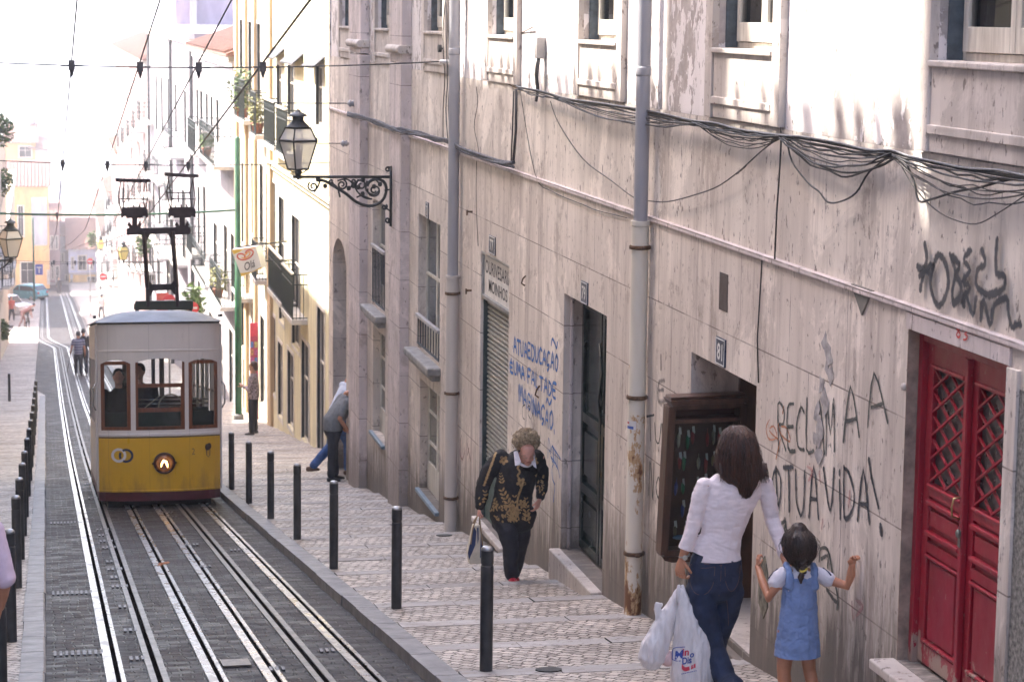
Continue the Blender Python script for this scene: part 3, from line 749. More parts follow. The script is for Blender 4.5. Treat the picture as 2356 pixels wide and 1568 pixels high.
def plate(txt, pl, pr, pt, pb, boldf=.02):
    a = onX(pl, (pt+pb)/2, XW).y; b = onX(pr, (pt+pb)/2, XW).y; zc = (WP(pl, pt)[1]+WP(pr, pb)[1])/2; w2 = (a-b)/2; hh = min(.098, w2*1.1); yc = (a+b)/2
    s = MB(); s.box(XW-.012, XW, b, a, zc-hh, zc+hh); s2 = s.build('house_number', PLB, house, bevel=.003)
    s = MB(); t_ = .006
    s.box(XW-.0145, XW-.0115, b+.006, a-.006, zc+hh-.014, zc+hh-.008); s.box(XW-.0145, XW-.0115, b+.006, a-.006, zc-hh+.008, zc-hh+.014)
    s.box(XW-.0145, XW-.0115, b+.006, b+.012, zc-hh+.014, zc+hh-.014); s.box(XW-.0145, XW-.0115, a-.012, a-.006, zc-hh+.014, zc+hh-.014); s.build('plate_border', PLW, s2)
    wall_text(txt, PLW, s2, 'number', a-w2*.42, b+w2*.42, zc-hh*.6, zc+hh*.6, XW-.0145, bold=boldf)
plate('77', 1127, 1141, 546, 582); plate('79', 1339, 1354, 655, 692); plate('81', 1650, 1671, 783, 835); plate('73', 981, 987, 472, 495)

# ---- French windows A and B with iron balustrades, lower doors
def french(op, py_rail, lower, k):
    y0, y1, z0, z1, D = op; Xd = XW+.10
    s = MB(); s.box(Xd, Xd+.04, y0, y0+.05, z0, z1); s.box(Xd, Xd+.04, (y0+y1)/2-.04, (y0+y1)/2+.04, z0, z1); s.box(Xd, Xd+.04, y1-.05, y1, z0, z1); s.box(Xd, Xd+.04, y0+.05, y1-.05, z1-.06, z1); s.box(Xd+.003, Xd+.037, y0+.05, y1-.05, z0+(z1-z0)*.55, z0+(z1-z0)*.55+.04)
    s.box(Xd+.003, Xd+.037, y0+.05, y1-.05, z0, z0+.3)
    f = s.build('french_window', WHITEWOOD, house, bevel=.004)
    g = MB(); g.box(Xd+.02, Xd+.024, y0+.05, y1-.05, z0+.3, z1-.06); g.build('pane', m_glass('blue grey dark glass', (.035, .05, .065)), f)
    zr = WP((895 if k else 1000), py_rail)[1]
    s = MB(); s.box(XW-.03, XW+.02, y0-.02, y1+.03, zr-.02, zr+.025); s.build('handrail', simple('grey lead paint handrail', (.40, .38, .38), .5), f, bevel=.006)
    s = MB(); n = 9
    for i in range(n): s.bar((XW-.002, y0+.03+(y1-y0-.06)*i/(n-1), z0+.07), (XW-.002, y0+.03+(y1-y0-.06)*i/(n-1), zr-.02), .013)
    s.bar((XW-.002, y0, z0+.07), (XW-.002, y1, z0+.07), .02); s.build('balusters', simple('dark blue grey iron', (.04, .055, .075), .5), f)
    s = MB(); s.box(XW-.16, XW+.12, y0-.12, y1+.14, z0-.10, z0-.003); s.box(XW-.11, XW+.1, y0-.06, y1+.08, z0-.17, z0-.10)
    s.build('window_ledge', simple('grey weathered ledge stone', (.30, .285, .27), .75, 0, .3, 9), house, bevel=.02)
    y0, y1, z0, z1, D = lower
    s = MB(); s.box(Xd, Xd+.04, y0, y0+.05, z0, z1); s.box(Xd, Xd+.04, y1-.05, y1, z0, z1); s.box(Xd, Xd+.04, (y0+y1)/2-.05, (y0+y1)/2+.05, z0, z1); s.box(Xd+.003, Xd+.037, y0+.05, y1-.05, z0, z0+.35)
    for q in (.42, .70): s.box(Xd+.005, Xd+.035, y0+.05, y1-.05, z0+(z1-z0)*q, z0+(z1-z0)*q+.035)
    s.box(Xd+.003, Xd+.037, y0+.05, y1-.05, z1-.07, z1)
    f = s.build('shop_door', WHITEWOOD, house, bevel=.004); g = MB(); g.box(Xd+.02, Xd+.024, y0+.05, y1-.05, z0+.35, z1-.07); g.build('pane', m_glass('dim shop glass', (.10, .10, .085)), f)
    s = MB(); s.box(XW-.05, XW+.16, y0-.02, y1+.05, z0-.05, z0-.002); s.build('door_sill', simple('blue grey painted sill', (.17, .24, .30), .45), house, bevel=.008)
french(wA, 755, wA2, 0); french(wB, 590, wB2, 1)
# arched doorway at the far end
y0, y1, z0, z1, D = dC
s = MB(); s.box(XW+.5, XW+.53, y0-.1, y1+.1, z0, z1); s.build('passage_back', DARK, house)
s = MB(); n = 10; yc, rad = (y0+y1)/2, (y1-y0)/2
poly = [(XW-.004, y0, z1+.002)]+[(XW-.004, yc-rad*math.cos(t*math.pi/n), z1-.45+.45*math.sin(t*math.pi/n)) for t in range(n+1)]+[(XW-.004, y1, z1+.002)]
tri = [(poly[0], poly[i], poly[i+1]) for i in range(1, n//2+1)]+[(poly[-1], poly[i], poly[i+1]) for i in range(n//2+1, n+1)]
for a, b, c in tri: s.prism([a, b, c], (.3, 0, 0))
s.build('door_arch', STONE, house)

# ---- little wall fittings
RUST = simple('rusty iron', (.16, .09, .05), .8, .3, .4, 25)
s = MB(); a, b = span(1654, 1677, 670); z_a, z_b = WP(1665, 715)[1], WP(1665, 628)[1]; s.box(XW-.004, XW+.01, a+.02, b-.02, z_a, z_b); s.build('iron_vent', simple('dark brown vent cover', (.085, .065, .06), .6, .3), house)
for (px, py) in ((1087, 487), (1085, 668)):
    y_, z_ = WP(px, py); s = MB(); s.bar((XW, y_, z_), (XW-.06, y_, z_), .02); s.bar((XW-.06, y_, z_+.02), (XW-.06, y_, z_-.04), .016); s.build('iron_hook', RUST, house)
for (px, py, h_) in ((1209, 645, .1), (1241, 900, .12)):
    y_, z_ = WP(px, py); s = MB(); s.tube([(XW-.005, y_, z_-h_/2), (XW-.035, y_+.02, z_-h_*.3), (XW-.03, y_-.02, z_+h_*.2), (XW-.005, y_-.03, z_+h_*.5)], .008, 6); s.build('iron_hook', RUST, house, True)
y_, z_ = WP(1985, 672); s = MB(); s.prism([(XW-.012, y_+.17, z_+.03), (XW-.012, y_-.17, z_+.03), (XW-.012, y_-.02, z_-.13)], (.02, 0, 0)); s.build('broken_ledge_patch', simple('bare cement', (.20, .185, .16), .9), house)
y_, z_ = WP(1757, 1345); s = MB(); s.prism([(XW-.006, y_+dy, z_+dz) for dy, dz in ((.11, .12), (-.02, .20), (-.09, .10), (-.11, -.12), (-.02, -.22), (.08, -.14))], (.014, 0, 0)); s.build('stone_patch', simple('mossy chipped stone patch', (.20, .18, .13), .9, 0, .5, 18), house)
# torn poster remains
y_, z_ = WP(1893, 905)
PP = simple('torn grey bill poster', (.43, .40, .39), .8, 0, .3, 16, (.22, .2, .2))
rr = random.Random(11)
s = MB()
for k in range(9):
    cy, cz = y_+rr.uniform(-.13, .1), z_+.30-k*.085
    poly = [(XW-.003-.0007*k, cy+rr.uniform(.02, .11)*math.cos(t)*(.7+.5*rr.random()), cz+rr.uniform(.03, .10)*math.sin(t)) for t in [i*math.pi/4 for i in range(8)]]
    s.prism(poly, (.002, 0, 0))
s.build('torn_poster', PP, house)

# ================================================================== drainpipes
def m_pipe(name, c, rust=True):
    t = NT(name); n = t.noise(t.pos((1, 1, .45)), 7, 7, .72)
    g = t.xyz(t.new('ShaderNodeNewGeometry').outputs['Position'])
    base = t.ramp(t.noise(t.pos((1, 1, .2)), 4, 4), [(.3, tuple(q*.8 for q in c)), (.7, c)])
    if rust:
        low_ = t.ramp(g[2], [(0, 1.0), (1, 0.0)])
        m2 = t.new('ShaderNodeMapRange'); t.link(g[2], m2.inputs[0]); m2.inputs[1].default_value = -4.6; m2.inputs[2].default_value = -2.3; m2.inputs[3].default_value = .17; m2.inputs[4].default_value = -.06
        k = t.math('ADD', n, m2.outputs[0])
        base = t.mix(t.ramp(k, [(.60, 0.0), (.62, .8)]), base, (.42, .22, .06)); base = t.mix(t.ramp(k, [(.655, 0.0), (.68, 1.0)]), base, (.17, .07, .03))
    return t.out(base, .5, n, .3, .006, 0)
PG = m_pipe('grey plastic pipe', (.33, .32, .34), False); PC = m_pipe('cream pipe paint flaking to rust', (.74, .67, .56)); PS = m_pipe('stone coloured pipe paint', (.52, .47, .43), False)
def drainpipe(label, top, mid_, bot, ru, rl, low_m):
    Xp = XW-.085
    a = onX(*top, Xp); b = onX(*mid_, Xp); c = onX(*bot, Xp)
    e = empty('drainpipe', (Xp, c.y, c.z), label, 'drainpipe')
    y_ = (b.y+c.y)/2
    s = MB(); s.lathe((Xp, y_, b.z), [(ru, 0), (ru, 6.9)], 18); s.build('upper_pipe', PG, e, True).data.set_sharp_from_angle(angle=.7)
    s = MB(); s.lathe((Xp, y_, c.z-.1), [(rl, 0), (rl, b.z-c.z+.06), (rl*1.12, b.z-c.z+.065), (rl*1.12, b.z-c.z+.1), (rl*.8, b.z-c.z+.1)], 18); s.build('lower_pipe', low_m, e, True).data.set_sharp_from_angle(angle=.7)
    for z in (b.z-.22, (b.z+c.z)/2+.15, c.z+.45):
        s = MB(); s.lathe((Xp, y_, z), [(rl*1.1, 0), (rl*1.22, .004), (rl*1.22, .028), (rl*1.1, .032)], 18); s.box(Xp, XW, y_-.012, y_+.012, z+.004, z+.028); s.box(Xp-.01, Xp+.02, y_-rl*1.6, y_-rl, z+.005, z+.027); s.build('bracket', RUST, e, True)
    s = MB(); s.lathe((Xp, y_, CB+.25), [(ru*1.05, 0), (ru*1.1, .01), (ru*1.1, .06), (ru*1.05, .07)], 18); s.build('collar', PG, e, True)
    return e
drainpipe('near drainpipe, grey above and cream flaking to rust below, between doors 79 and 81', (1493, 0), (1466, 505), (1463, 1412), .055, .068, PC)
drainpipe('far drainpipe, grey above and stone coloured below, beside the sash window', (1052, 0), (1040, 632), (1038, 1238), .062, .072, PS)

# ================================================================== cables on the wall
def cat(p, q, sag, n=14, jit=0, rr=random):
    p, q = Vector(p), Vector(q); out = []
    for i in range(n+1):
        t = i/n; v = p.lerp(q, t); v.z -= sag*4*t*(1-t)
        if jit and 0 < i < n: v += Vector((rr.uniform(-.4, .4)*jit, rr.uniform(-1, 1)*jit, rr.uniform(-1, 1)*jit))
        out.append(v)
    return out
def smooth(pts, k=4):
    pts = [Vector(p) for p in pts]; out = []
    for i in range(len(pts)-1):
        p0 = pts[max(i-1, 0)]; p1 = pts[i]; p2 = pts[i+1]; p3 = pts[min(i+2, len(pts)-1)]
        for j in range(k):
            t = j/k; out.append(.5*((2*p1)+(p2-p0)*t+(2*p0-5*p1+4*p2-p3)*t*t+(3*p1-3*p2+p3-p0)*t**3))
    out.append(pts[-1]); return out
def wallpts(pts, dx): return [onX(x, y, XW-dx) for x, y in pts]+([Vector((XW-dx, 8.4, -.75)), Vector((XW-dx, 6.0, -.72))] if pts[-1][0] == 2440 else [])
rr = random.Random(21)
cb = empty('cable_bundle', onX(1800, 312, XW-.05), 'tangle of sagging black cables strung along the house front above the graffiti', 'cables')
main = [(1191, 200), (1256, 215), (1306, 230), (1382, 240), (1427, 246), (1457, 253), (1522, 265), (1592, 280), (1650, 287), (1704, 300), (1799, 312), (1849, 318), (1930, 333), (2000, 346), (2055, 353), (2100, 363), (2160, 376), (2225, 388), (2300, 401), (2356, 410), (2440, 424)]
def cable(pts, r, par=None, mat=None, name='cable'):
    m_ = MB(); m_.tube(pts, r, 6); return m_.build(name, mat or WIRE, par or cb, True)
cable(smooth(wallpts(main, .05)), .011)
cable(smooth([p+Vector((-.012, 0, .012+rr.uniform(-.01, .008))) for p in wallpts(main, .05)]), .007, mat=simple('grey cable sheath', (.13, .13, .14), .5, 0, .3, 20))
cable(smooth([p+Vector((-.004, 0, -.018+rr.uniform(-.01, .01))) for p in wallpts(main, .05)]), .006)
nodes = [onX(*p, XW-.055) for p in ((1191, 205), (1290, 226), (1602, 283), (1800, 314), (2057, 354), (2420, 422))]
spec = [(0, 1, 3, .01, .05), (1, 2, 7, .02, .17), (2, 3, 9, .02, .20), (3, 4, 10, .03, .28), (4, 5, 8, .03, .30)]
CG = simple('dusty grey brown cable', (.085, .075, .07), .7, 0, .4, 20)
for a, b, n, s0, s1 in spec:
    for k in range(n):
        sg_ = s0+(s1-s0)*((k+rr.random())/n)**1.3; off = Vector((rr.uniform(-.02, .02), 0, rr.uniform(-.012, .004)))
        e1, e2 = Vector((0, rr.uniform(-.05, .05), 0)), Vector((0, rr.uniform(-.06, .04), 0))
        cable(smooth(cat(nodes[a]+off+e1, nodes[b]+off+e2, sg_*.62, 11, .012 if k % 2 else .004, rr), 2), rr.choice([.0035, .0045, .006]), mat=(WIRE if k % 3 else CG))
def Z(x0, y0, s): return lambda x, y: ((x0+x/s)*.78533, (y0+y/s)*.78533)
za = Z(1300, 0, 1.568); zb = Z(2100, 0, 1.568)
cable(smooth(wallpts([za(490, 465), za(530, 570), za(640, 730), za(770, 830), za(870, 905), za(930, 921), za(1030, 926), za(1160, 893), za(1270, 850), za(1390, 760), zb(90, 800), zb(210, 690), zb(300, 625)], .03)), .005, mat=CG)
cable(smooth(wallpts([zb(860, 718), zb(905, 830), zb(928, 922), zb(985, 915), zb(1090, 882), zb(1200, 862), zb(1300, 835), zb(1411, 812)], .035)), .0065)
cable(smooth(wallpts([zb(820, 708), zb(900, 850), zb(990, 950), zb(1080, 1005), zb(1190, 1028), zb(1290, 980), zb(1420, 895)], .03)), .0035, mat=CG)
cable(smooth(wallpts([zb(320, 625), zb(345, 740), zb(420, 840), zb(470, 880), zb(510, 928), zb(570, 925), zb(640, 885), zb(700, 790), zb(800, 712)], .04)), .006)
cable(smooth(wallpts([za(350, 410), za(420, 800), za(500, 880), za(640, 940), za(700, 965), za(840, 1000)], .012)), .004, mat=CG)
cable(wallpts([zb(297, 620), zb(290, 760), zb(275, 980), zb(266, 1190)], .02), .006)
cable(wallpts([zb(208, 1190), zb(205, 1240), zb(186, 1560), (1745, 1000*.78533+95)], .012), .005)
cable(smooth(wallpts([zb(245, 275), zb(270, 400), zb(295, 610)], -.0), 3), .004, mat=CG)
# twin conduit dropping from the upper to the lower cable line
cable(wallpts([(1188, 205), (1187, 300), (1181, 378)], .03), .014); cable(wallpts([(1182, 210), (1179, 300), (1176, 376)], .03), .007)
cable(smooth(wallpts([za(150, 400), za(155, 480), za(140, 580), za(160, 690), za(150, 760), za(150, 950), za(158, 1130)], .015)), .004, mat=CG)
lowb = [(800, 262), (832, 270), (870, 283), (905, 299), (925, 300), (960, 306), (1000, 320), (1035, 329), (1062, 346), (1100, 356), (1150, 372), (1182, 379)]
fb = empty('cable_bundle', onX(990, 318, XW-.05), 'fuzzy bundle of dusty cables clipped along the ledge left of the near drainpipes', 'cables')
for k in range(7):
    pts = [onX(x, y, XW-(.15 if x < 950 else .06)-rr.uniform(0, .02))+Vector((0, 0, rr.uniform(-.03, .03))) for x, y in lowb]
    cable(smooth(pts, 3), rr.choice([.008, .012, .018]), fb, simple('dusty blue grey lagging', (.13, .13, .15), .9, 0, .5, 30, bs=.6, bd=.01))
for k in range(3):
    cable(smooth([onX(1022+k*6+rr.uniform(-3, 3), y, XW-.03) for y in (0, 60, 120, 180, 250, 322)], 3), .006, fb)
s = MB(); y_, z_ = WP(1023, 112); s.lathe((XW-.06, y_, z_), [(.02, -.02), (.045, -.02), (.045, .02), (.02, .02)], 14, (1, 0, 0)); s.bar((XW, y_, z_), (XW-.05, y_, z_), .02); s.build('cable_ring', IRON, fb)
# cable junction box with black leads on the plaster
y_, z_ = WP(1247, 110); jb = empty('junction_box', (XW, y_, z_), 'small grey cable junction box with black leads on the flaking plaster', 'junction box')
s = MB(); s.box(XW-.06, XW+.03, y_-.055, y_+.055, z_-.10, z_+.10); s.build('box', simple('dusty grey box', (.36, .33, .31), .6), jb, bevel=.012)
for k in range(5): cable(smooth([(XW-.03, y_-.04+k*.02, z_-.1), (XW-.05, y_-.05+k*.022, z_-.25), (XW-.035, y_-.03+k*.02+rr.uniform(-.02, .02), z_-.38), (XW-.04, y_+.02+k*.01, z_-.50)], 3), .009, jb, name='lead')

# ================================================================== overhead wires
def wz(y): return 3.24-.1455*y
TX = [.33, 1.08, 1.73, 2.45]; tl = ['leftmost', 'second from left', 'third from left', 'rightmost']
for x, l in zip(TX, tl):
    m_ = MB(); pts = [(x+(0 if y < 100 else -(y-100)*.006), y, wz(y) if y < 62 else wz(62)-(y-62)*.112+.0004*(y-62)**1.5) for y in range(8, 180, 4)]
    m_.tube(pts, .013 if x > 2 else .008, 6); o = m_.build('trolley_wire', WIRE, None, True); tag(o, f'{l} of the four overhead wires running down the street', 'overhead wire', 'overhead wires above the tracks')
def hanger(x, y, z, par):
    s = MB(); s.box(x-.035, x+.035, y-.03, y+.03, z-.05, z+.06); s.bar((x-.12, y, z), (x+.12, y, z), .02); s.lathe((x, y, z-.13), [(.005, 0), (.022, .05), (.03, .09)], 10)
    s.build('hanger', simple('dark insulator', (.05, .05, .065), .5), par)
def spanwire(Y, zl, zr, x0, x1, label, r=.008, mat=None, hang=TX):
    e = empty('span_wire', (x1, Y, zr), label, 'span wire', 'wires spanning the street'); s = MB()
    s.tube([(x0+(x1-x0)*i/16, Y, zl+(zr-zl)*i/16-.10*4*(i/16)*(1-i/16)) for i in range(17)], r, 6); s.build('wire', mat or WIRE, e, True)
    for x in hang:
        t = (x-x0)/(x1-x0); hanger(x, Y, zl+(zr-zl)*t-.10*4*t*(1-t)+.0, e)
    return e
a = onX(1040, 142, XW-.35)
e = spanwire(26.2, onY(2, 129, 26.2).z, onY(1010, 142, 26.2).z, XL+.05, onY(1010, 142, 26.2).x, 'nearest span wire, ending at a ring and two stays on the stone house')
p = onY(1012, 142, 26.2); s = MB(); s.tube([p, p+Vector((.12, 0, 0))], .022, 8); s.ball(p+Vector((.2, 0, 0)), .06, .06, .055); s.build('insulator', simple('white glazed insulator', (.4, .4, .42), .3), e, True)
s = MB(); q = p+Vector((.30, 0, 0)); s.tube([q+Vector((.03*math.cos(t*.6), 0, .03*math.sin(t*.6))) for t in range(11)], .008, 6); s.tube([q, onX(1225, 63, XW)], .006, 5); s.tube([q, onX(1188, 203, XW-.02)], .006, 5); s.build('stay', RUST, e, True)
spanwire(40, onY(0, 360, 40).z, onY(700, 372, 40).z, XL+.05, XB-.02, 'second span wire, thin, crossing in front of the balconies')
spanwire(59, onY(5, 487, 59).z, onY(540, 483, 59).z, XL+.05, onY(545, 480, 59).x, 'green span rod reaching to the green tram pole', .03, simple('green painted rod', (.025, .10, .055), .5), hang=TX[:1])
spanwire(84, -8.9, -8.95, XL+.05, XB-.02, 'distant thin span wire beyond the green rod', .008, None, hang=TX[:3])
spanwire(112, -12.0, -12.0, XL+.05, XB-.02, 'farthest faint span wire over the flat end of the street', .008, None, hang=TX[:3])

# green tram pole
g = onG(549, 968); GP = simple('deep green pole paint', (.018, .115, .050), .45, 0, .3, 4)
e = empty('green_pole', (g.x, g.y, gz(g.y)), 'tall dark green tram pole standing on the pavement by the yellow houses', 'pole')
h_ = onY(545, 318, g.y).z-gz(g.y)
s = MB(); s.lathe(g, [(.085, -.2), (.085, h_*.5), (.075, h_*.5+.01), (.07, h_), (.03, h_+.04)], 16); s.build('shaft', GP, e, True)
s = MB(); s.lathe(g, [(.13, -.3), (.13, .15), (.09, .19)], 12); s.build('base', simple('grey pole base', (.2, .19, .18), .8), e)

# ================================================================== street lamp on its scrolled bracket
def lamp(loc, size, labeltxt, group=None, rot=.45, glow=None, arm_to=None):
    """a four sided lantern; loc is the foot of the lantern"""
    c = Vector(loc); e = empty('street_lamp', c, labeltxt, 'street lamp', group)
    S = size
    def sq(h, w): return [c+Vector((w*math.cos(rot+math.pi/4+k*math.pi/2), w*math.sin(rot+math.pi/4+k*math.pi/2), h)) for k in range(4)]
    a, b, d = sq(.0, .155*S), sq(.42*S, .285*S), sq(.61*S, .19*S)
    m_ = MB()
    for k in range(4):
        n_ = (k+1) % 4
        m_.bar(a[k], b[k], .020*S); m_.bar(a[k], a[n_], .022*S); m_.bar(b[k], b[n_], .032*S); m_.bar(b[k], d[k], .02*S); m_.bar(d[k], d[n_], .025*S)
        m_.bar(b[k], b[k]+Vector((0, 0, .05*S)), .018*S)
    m_.lathe(c, [(.15*S, .62*S), (.175*S, .63*S), (.12*S, .68*S), (.085*S, .72*S), (.085*S, .77*S), (.14*S, .785*S), (.12*S, .81*S), (.05*S, .845*S), (.02*S, .87*S), (.004, .89*S)], 16)
    m_.lathe(c, [(.01, -.16*S), (.03*S, -.13*S), (.045*S, -.07*S), (.05*S, -.03*S), (.03*S, 0), (.10*S, .004)], 12)
    for k in range(4): m_.tube([c+Vector((0, 0, -.04*S)), (a[k]+c)/2+Vector((0, 0, -.05*S)), a[k]], .009*S, 5)
    m_.build('lantern_frame', IRON, e)
    g_ = MB(); g_.open = True
    for k in range(4):
        n_ = (k+1) % 4; g_.quad(a[k], a[n_], b[n_], b[k]); g_.quad(b[k], b[n_], d[n_], d[k])
    g_.build('lantern_glass', glow or LGL, e)
    q = MB(); q.lathe(c, [(.02*S, .05*S), (.045*S, .12*S), (.05*S, .2*S), (.03*S, .27*S), (.025*S, .4*S)], 10); q.build('bulb', simple('grey frosted bulb', (.22, .21, .2), .4), e, True)
    return e
t = NT('frosted lantern glass'); t.b.inputs['Alpha'].default_value = .62; LGL = t.out((.72, .68, .64), .35, t.noise(t.pos(), 9, 3), .1, .01)
t = NT('yellow sunlit lantern glass'); LGY = t.out((.75, .60, .18), .35)  # sun glow in the lantern is put into the yellow glass colour
zl = Z(820, 300, 3.92); YB = onX(899, 430, XW-.12).y-.10
def L(x, y, dy=0): return onY(*zl(x, y), YB)+Vector((0, dy, 0))
foot = L(208, 765)
lp = lamp(foot, .87, 'ornate black iron street lamp on a scrolled bracket fixed to the grey pilaster')
s = MB()
s.bar(L(150, 855), L(1275, 855), .035); s.bar(L(1272, 730), L(1272, 1420), .05, .03)
s.tube(smooth([L(*q) for q in ((430, 885), (520, 905), (600, 950), (760, 1050), (880, 1145), (1010, 1187), (1120, 1168), (1195, 1100), (1222, 1000), (1195, 915), (1110, 880), (1030, 910), (1000, 960))]), .021, 6)
def spiral(cx, cy, r0, r1, a0, turns, n=26):
    return [L(cx+(r0+(r1-r0)*i/n)*math.cos(a0+turns*2*math.pi*i/n), cy+(r0+(r1-r0)*i/n)*math.sin(a0+turns*2*math.pi*i/n)) for i in range(n+1)]
for sp in ((380, 965, 62, 14, -2.2, -1.4), (712, 945, 60, 12, -1.2, 1.5), (930, 950, 70, 14, 2.6, 1.4), (1085, 1010, 80, 16, 3.4, -1.5), (1240, 770, 34, 8, .3, -1.3), (1240, 1350, 36, 8, -.3, 1.3), (590, 905, 26, 6, .5, 1.2), (850, 910, 30, 6, 1.5, 1.3), (1200, 1200, 34, 8, -1, 1.3)):
    s.tube(spiral(*sp), .013, 5)
for pa in (((460, 890), (440, 960), (395, 1030)), ((660, 900), (760, 880), (830, 930), (800, 990)), ((900, 880), (870, 990), (960, 1090), (1060, 1110)), ((1000, 900), (990, 1010), (1080, 1060), (1140, 1010)), ((880, 1090), (940, 1070), (1040, 1110)), ((690, 1090), (660, 980), (600, 930)), ((1085, 860), (1110, 900), (1160, 950)), ((1270, 1000), (1200, 1010)), ((1270, 1250), (1200, 1200))):
    s.tube(smooth([L(*q) for q in pa]), .012, 5)
for q in ((955, 890), (845, 960), (900, 975), (950, 1050), (790, 985), (1080, 965), (1150, 940), (435, 885), (520, 960)): s.ball(L(*q), .03, .02, .035, 8, 6)
s.build('bracket', IRON, lp, True)
lamp(onY(25, 590, 50)+Vector((0, 0, 0)), .92, 'dark street lamp at the left edge below the green rod')
s = MB(); q = onY(25, 598, 50); s.bar(q, (XL, 50, q.z-.0), .035); s.tube(smooth([q, q+Vector((-.3, 0, -.22)), (XL, 50, q.z-.45)]), .02, 6); s.bar((XL+.01, 50, q.z+.1), (XL+.01, 50, q.z-.6), .04)
s.build('bracket', IRON, [o for o in col.objects if o.name == 'street_lamp.001'][0], True)
ORG['street_lamp.001'] = Vector(onY(25, 590, 50))
def farlamp(px, py, Y, lb, gl):
    c = onY(px, py, Y); e = lamp(c, .95, lb, 'far street lamps on the right', .3, gl)
    m_ = MB(); m_.bar(c+Vector((0, 0, -.12)), (XB, Y, c.z-.12), .04); m_.tube(smooth([c+Vector((.1, 0, -.14)), c+Vector((.5, 0, -.5)), Vector((XB, Y, c.z-.6))]), .025, 5); m_.build('bracket', IRON, e)
farlamp(284, 597, 104, 'far street lamp with its sun glow painted yellow, left of the pantograph', LGY)
farlamp(231, 572, 150, 'tiny pale yellow street lamp farther down the right side', LGY)

# ================================================================== display cabinet in doorway 81
Yc = d81[1]-.06
def Cb(px, py, dy=0): return onY(px, py, Yc+dy)
BW = simple('dark varnished cabinet wood', (.095, .042, .024), .35, 0, .4, 5, bs=.2, stretch=(4, 4, .6))
tl_, tr_, bl_, br_ = Cb(1538, 930), Cb(1702, 923), Cb(1519, 1268), Cb(1686, 1262)
cab = empty('display_cabinet', Cb(1600, 1290), 'dark wooden glass fronted cabinet of dangling trinkets, swung out of doorway 81', 'display cabinet')
def Cu(u, v, dy=0): return tl_.lerp(tr_, u).lerp(bl_.lerp(br_, u), v)+Vector((0, dy, 0))
s = MB(); s.prism([Cu(0, 0, .03), Cu(1, 0, .03), Cu(1, 1, .03), Cu(0, 1, .03)], (0, .02, 0)); s.build('back_panel', simple('dark felt backing', (.085, .035, .025), .95), cab)
s = MB()
for (u0, v0), (u1, v1), wd in (((0, 0), (0, 1), .055), ((1, 0), (1, 1), .055), ((0, 1), (1, 1), .06), ((0, .0), (1, .0), .05), ((0, .1), (1, .1), .03)):
    s.bar(Cu(u0, v0, -.04), Cu(u1, v1, -.04), wd, .15, up=(0, 1, 0))
s.build('cabinet_frame', BW, cab, bevel=.004)
s = MB(); s.prism([Cu(-.05, -.045, -.14), Cu(1.05, -.045, -.14), Cu(1.02, -.012, -.14), Cu(-.02, -.012, -.14)], (0, .2, 0)); s.prism([Cu(-.03, -.065, -.12), Cu(1.03, -.065, -.12), Cu(1.03, -.047, -.12), Cu(-.03, -.047, -.12)], (0, .16, 0)); s.build('cabinet_cornice', BW, cab, bevel=.004)
s = MB(); s.prism([Cu(-.03, 1.01, -.13), Cu(1.03, 1.01, -.13), Cu(1.0, 1.035, -.13), Cu(.9, 1.05, -.13), Cu(.1, 1.05, -.13), Cu(.0, 1.035, -.13)], (0, .18, 0)); s.build('cabinet_foot', BW, cab, bevel=.004)
s = MB(); s.prism([Cu(.06, .11, -.09), Cu(.94, .11, -.09), Cu(.94, .97, -.09), Cu(.06, .97, -.09)], (0, .004, 0)); s.build('cabinet_glass', CLEAR, cab)
rr = random.Random(9)
cols = [(.60, .54, .40), (.45, .05, .05), (.06, .28, .14), (.45, .36, .14), (.06, .09, .35), (.34, .27, .10), (.50, .44, .32), (.22, .18, .10)]
TAG = simple('white paper tag', (.75, .73, .68), .7, 0, .05, 3)
wares = 0
for row, (v0, nn) in enumerate(((.16, 8), (.32, 8), (.48, 8), (.64, 8), (.80, 6))):
    for k in range(nn):
        if rr.random() < .12: continue
        u = .12+.76*(k+.5)/nn+rr.uniform(-.02, .02); v = v0+rr.uniform(-.02, .02); ln = rr.uniform(.10, .155)
        c = cols[rr.randrange(len(cols))]; p_, q_ = Cu(u, v, -.02), Cu(u+rr.uniform(-.015, .015), v+ln, -.02)
        e = empty('hanging_trinket', p_, 'thin coloured trinket with a paper tag hanging inside the dark cabinet', 'trinket', 'trinkets hanging in the cabinet')
        m_ = MB(); m_.tube([p_, p_.lerp(q_, .25)], .002, 4); m_.tube([p_.lerp(q_, .25), p_.lerp(q_, .45), p_.lerp(q_, .8), q_], [.006, .014, .012, .004], 7)
        m_.build('strap', simple('trinket colour %d' % cols.index(c), c, .4, 0, .2, 30), e, True)
        if rr.random() < .75:
            m_ = MB(); a_ = p_.lerp(q_, .15); m_.obox(a_+Vector((.004, -.008, -.01)), (.007+rr.random()*.003, 0, .002), (0, .0008, 0), (-.003, 0, .026)); m_.build('paper_tag', TAG, e)
s = MB(); s.ball(Cu(.25, .90, -.03), .06, .03, .018, 10, 6); s.ball(Cu(.36, .93, -.03), .05, .03, .014, 10, 6); o = s.build('blue_cloth', simple('pale blue cloth', (.18, .30, .45), .8), None, True); tag(o, 'crumpled pale blue cloth lying in the bottom of the cabinet', 'cloth'); set_origin(o, Cu(.3, .93, -.03))

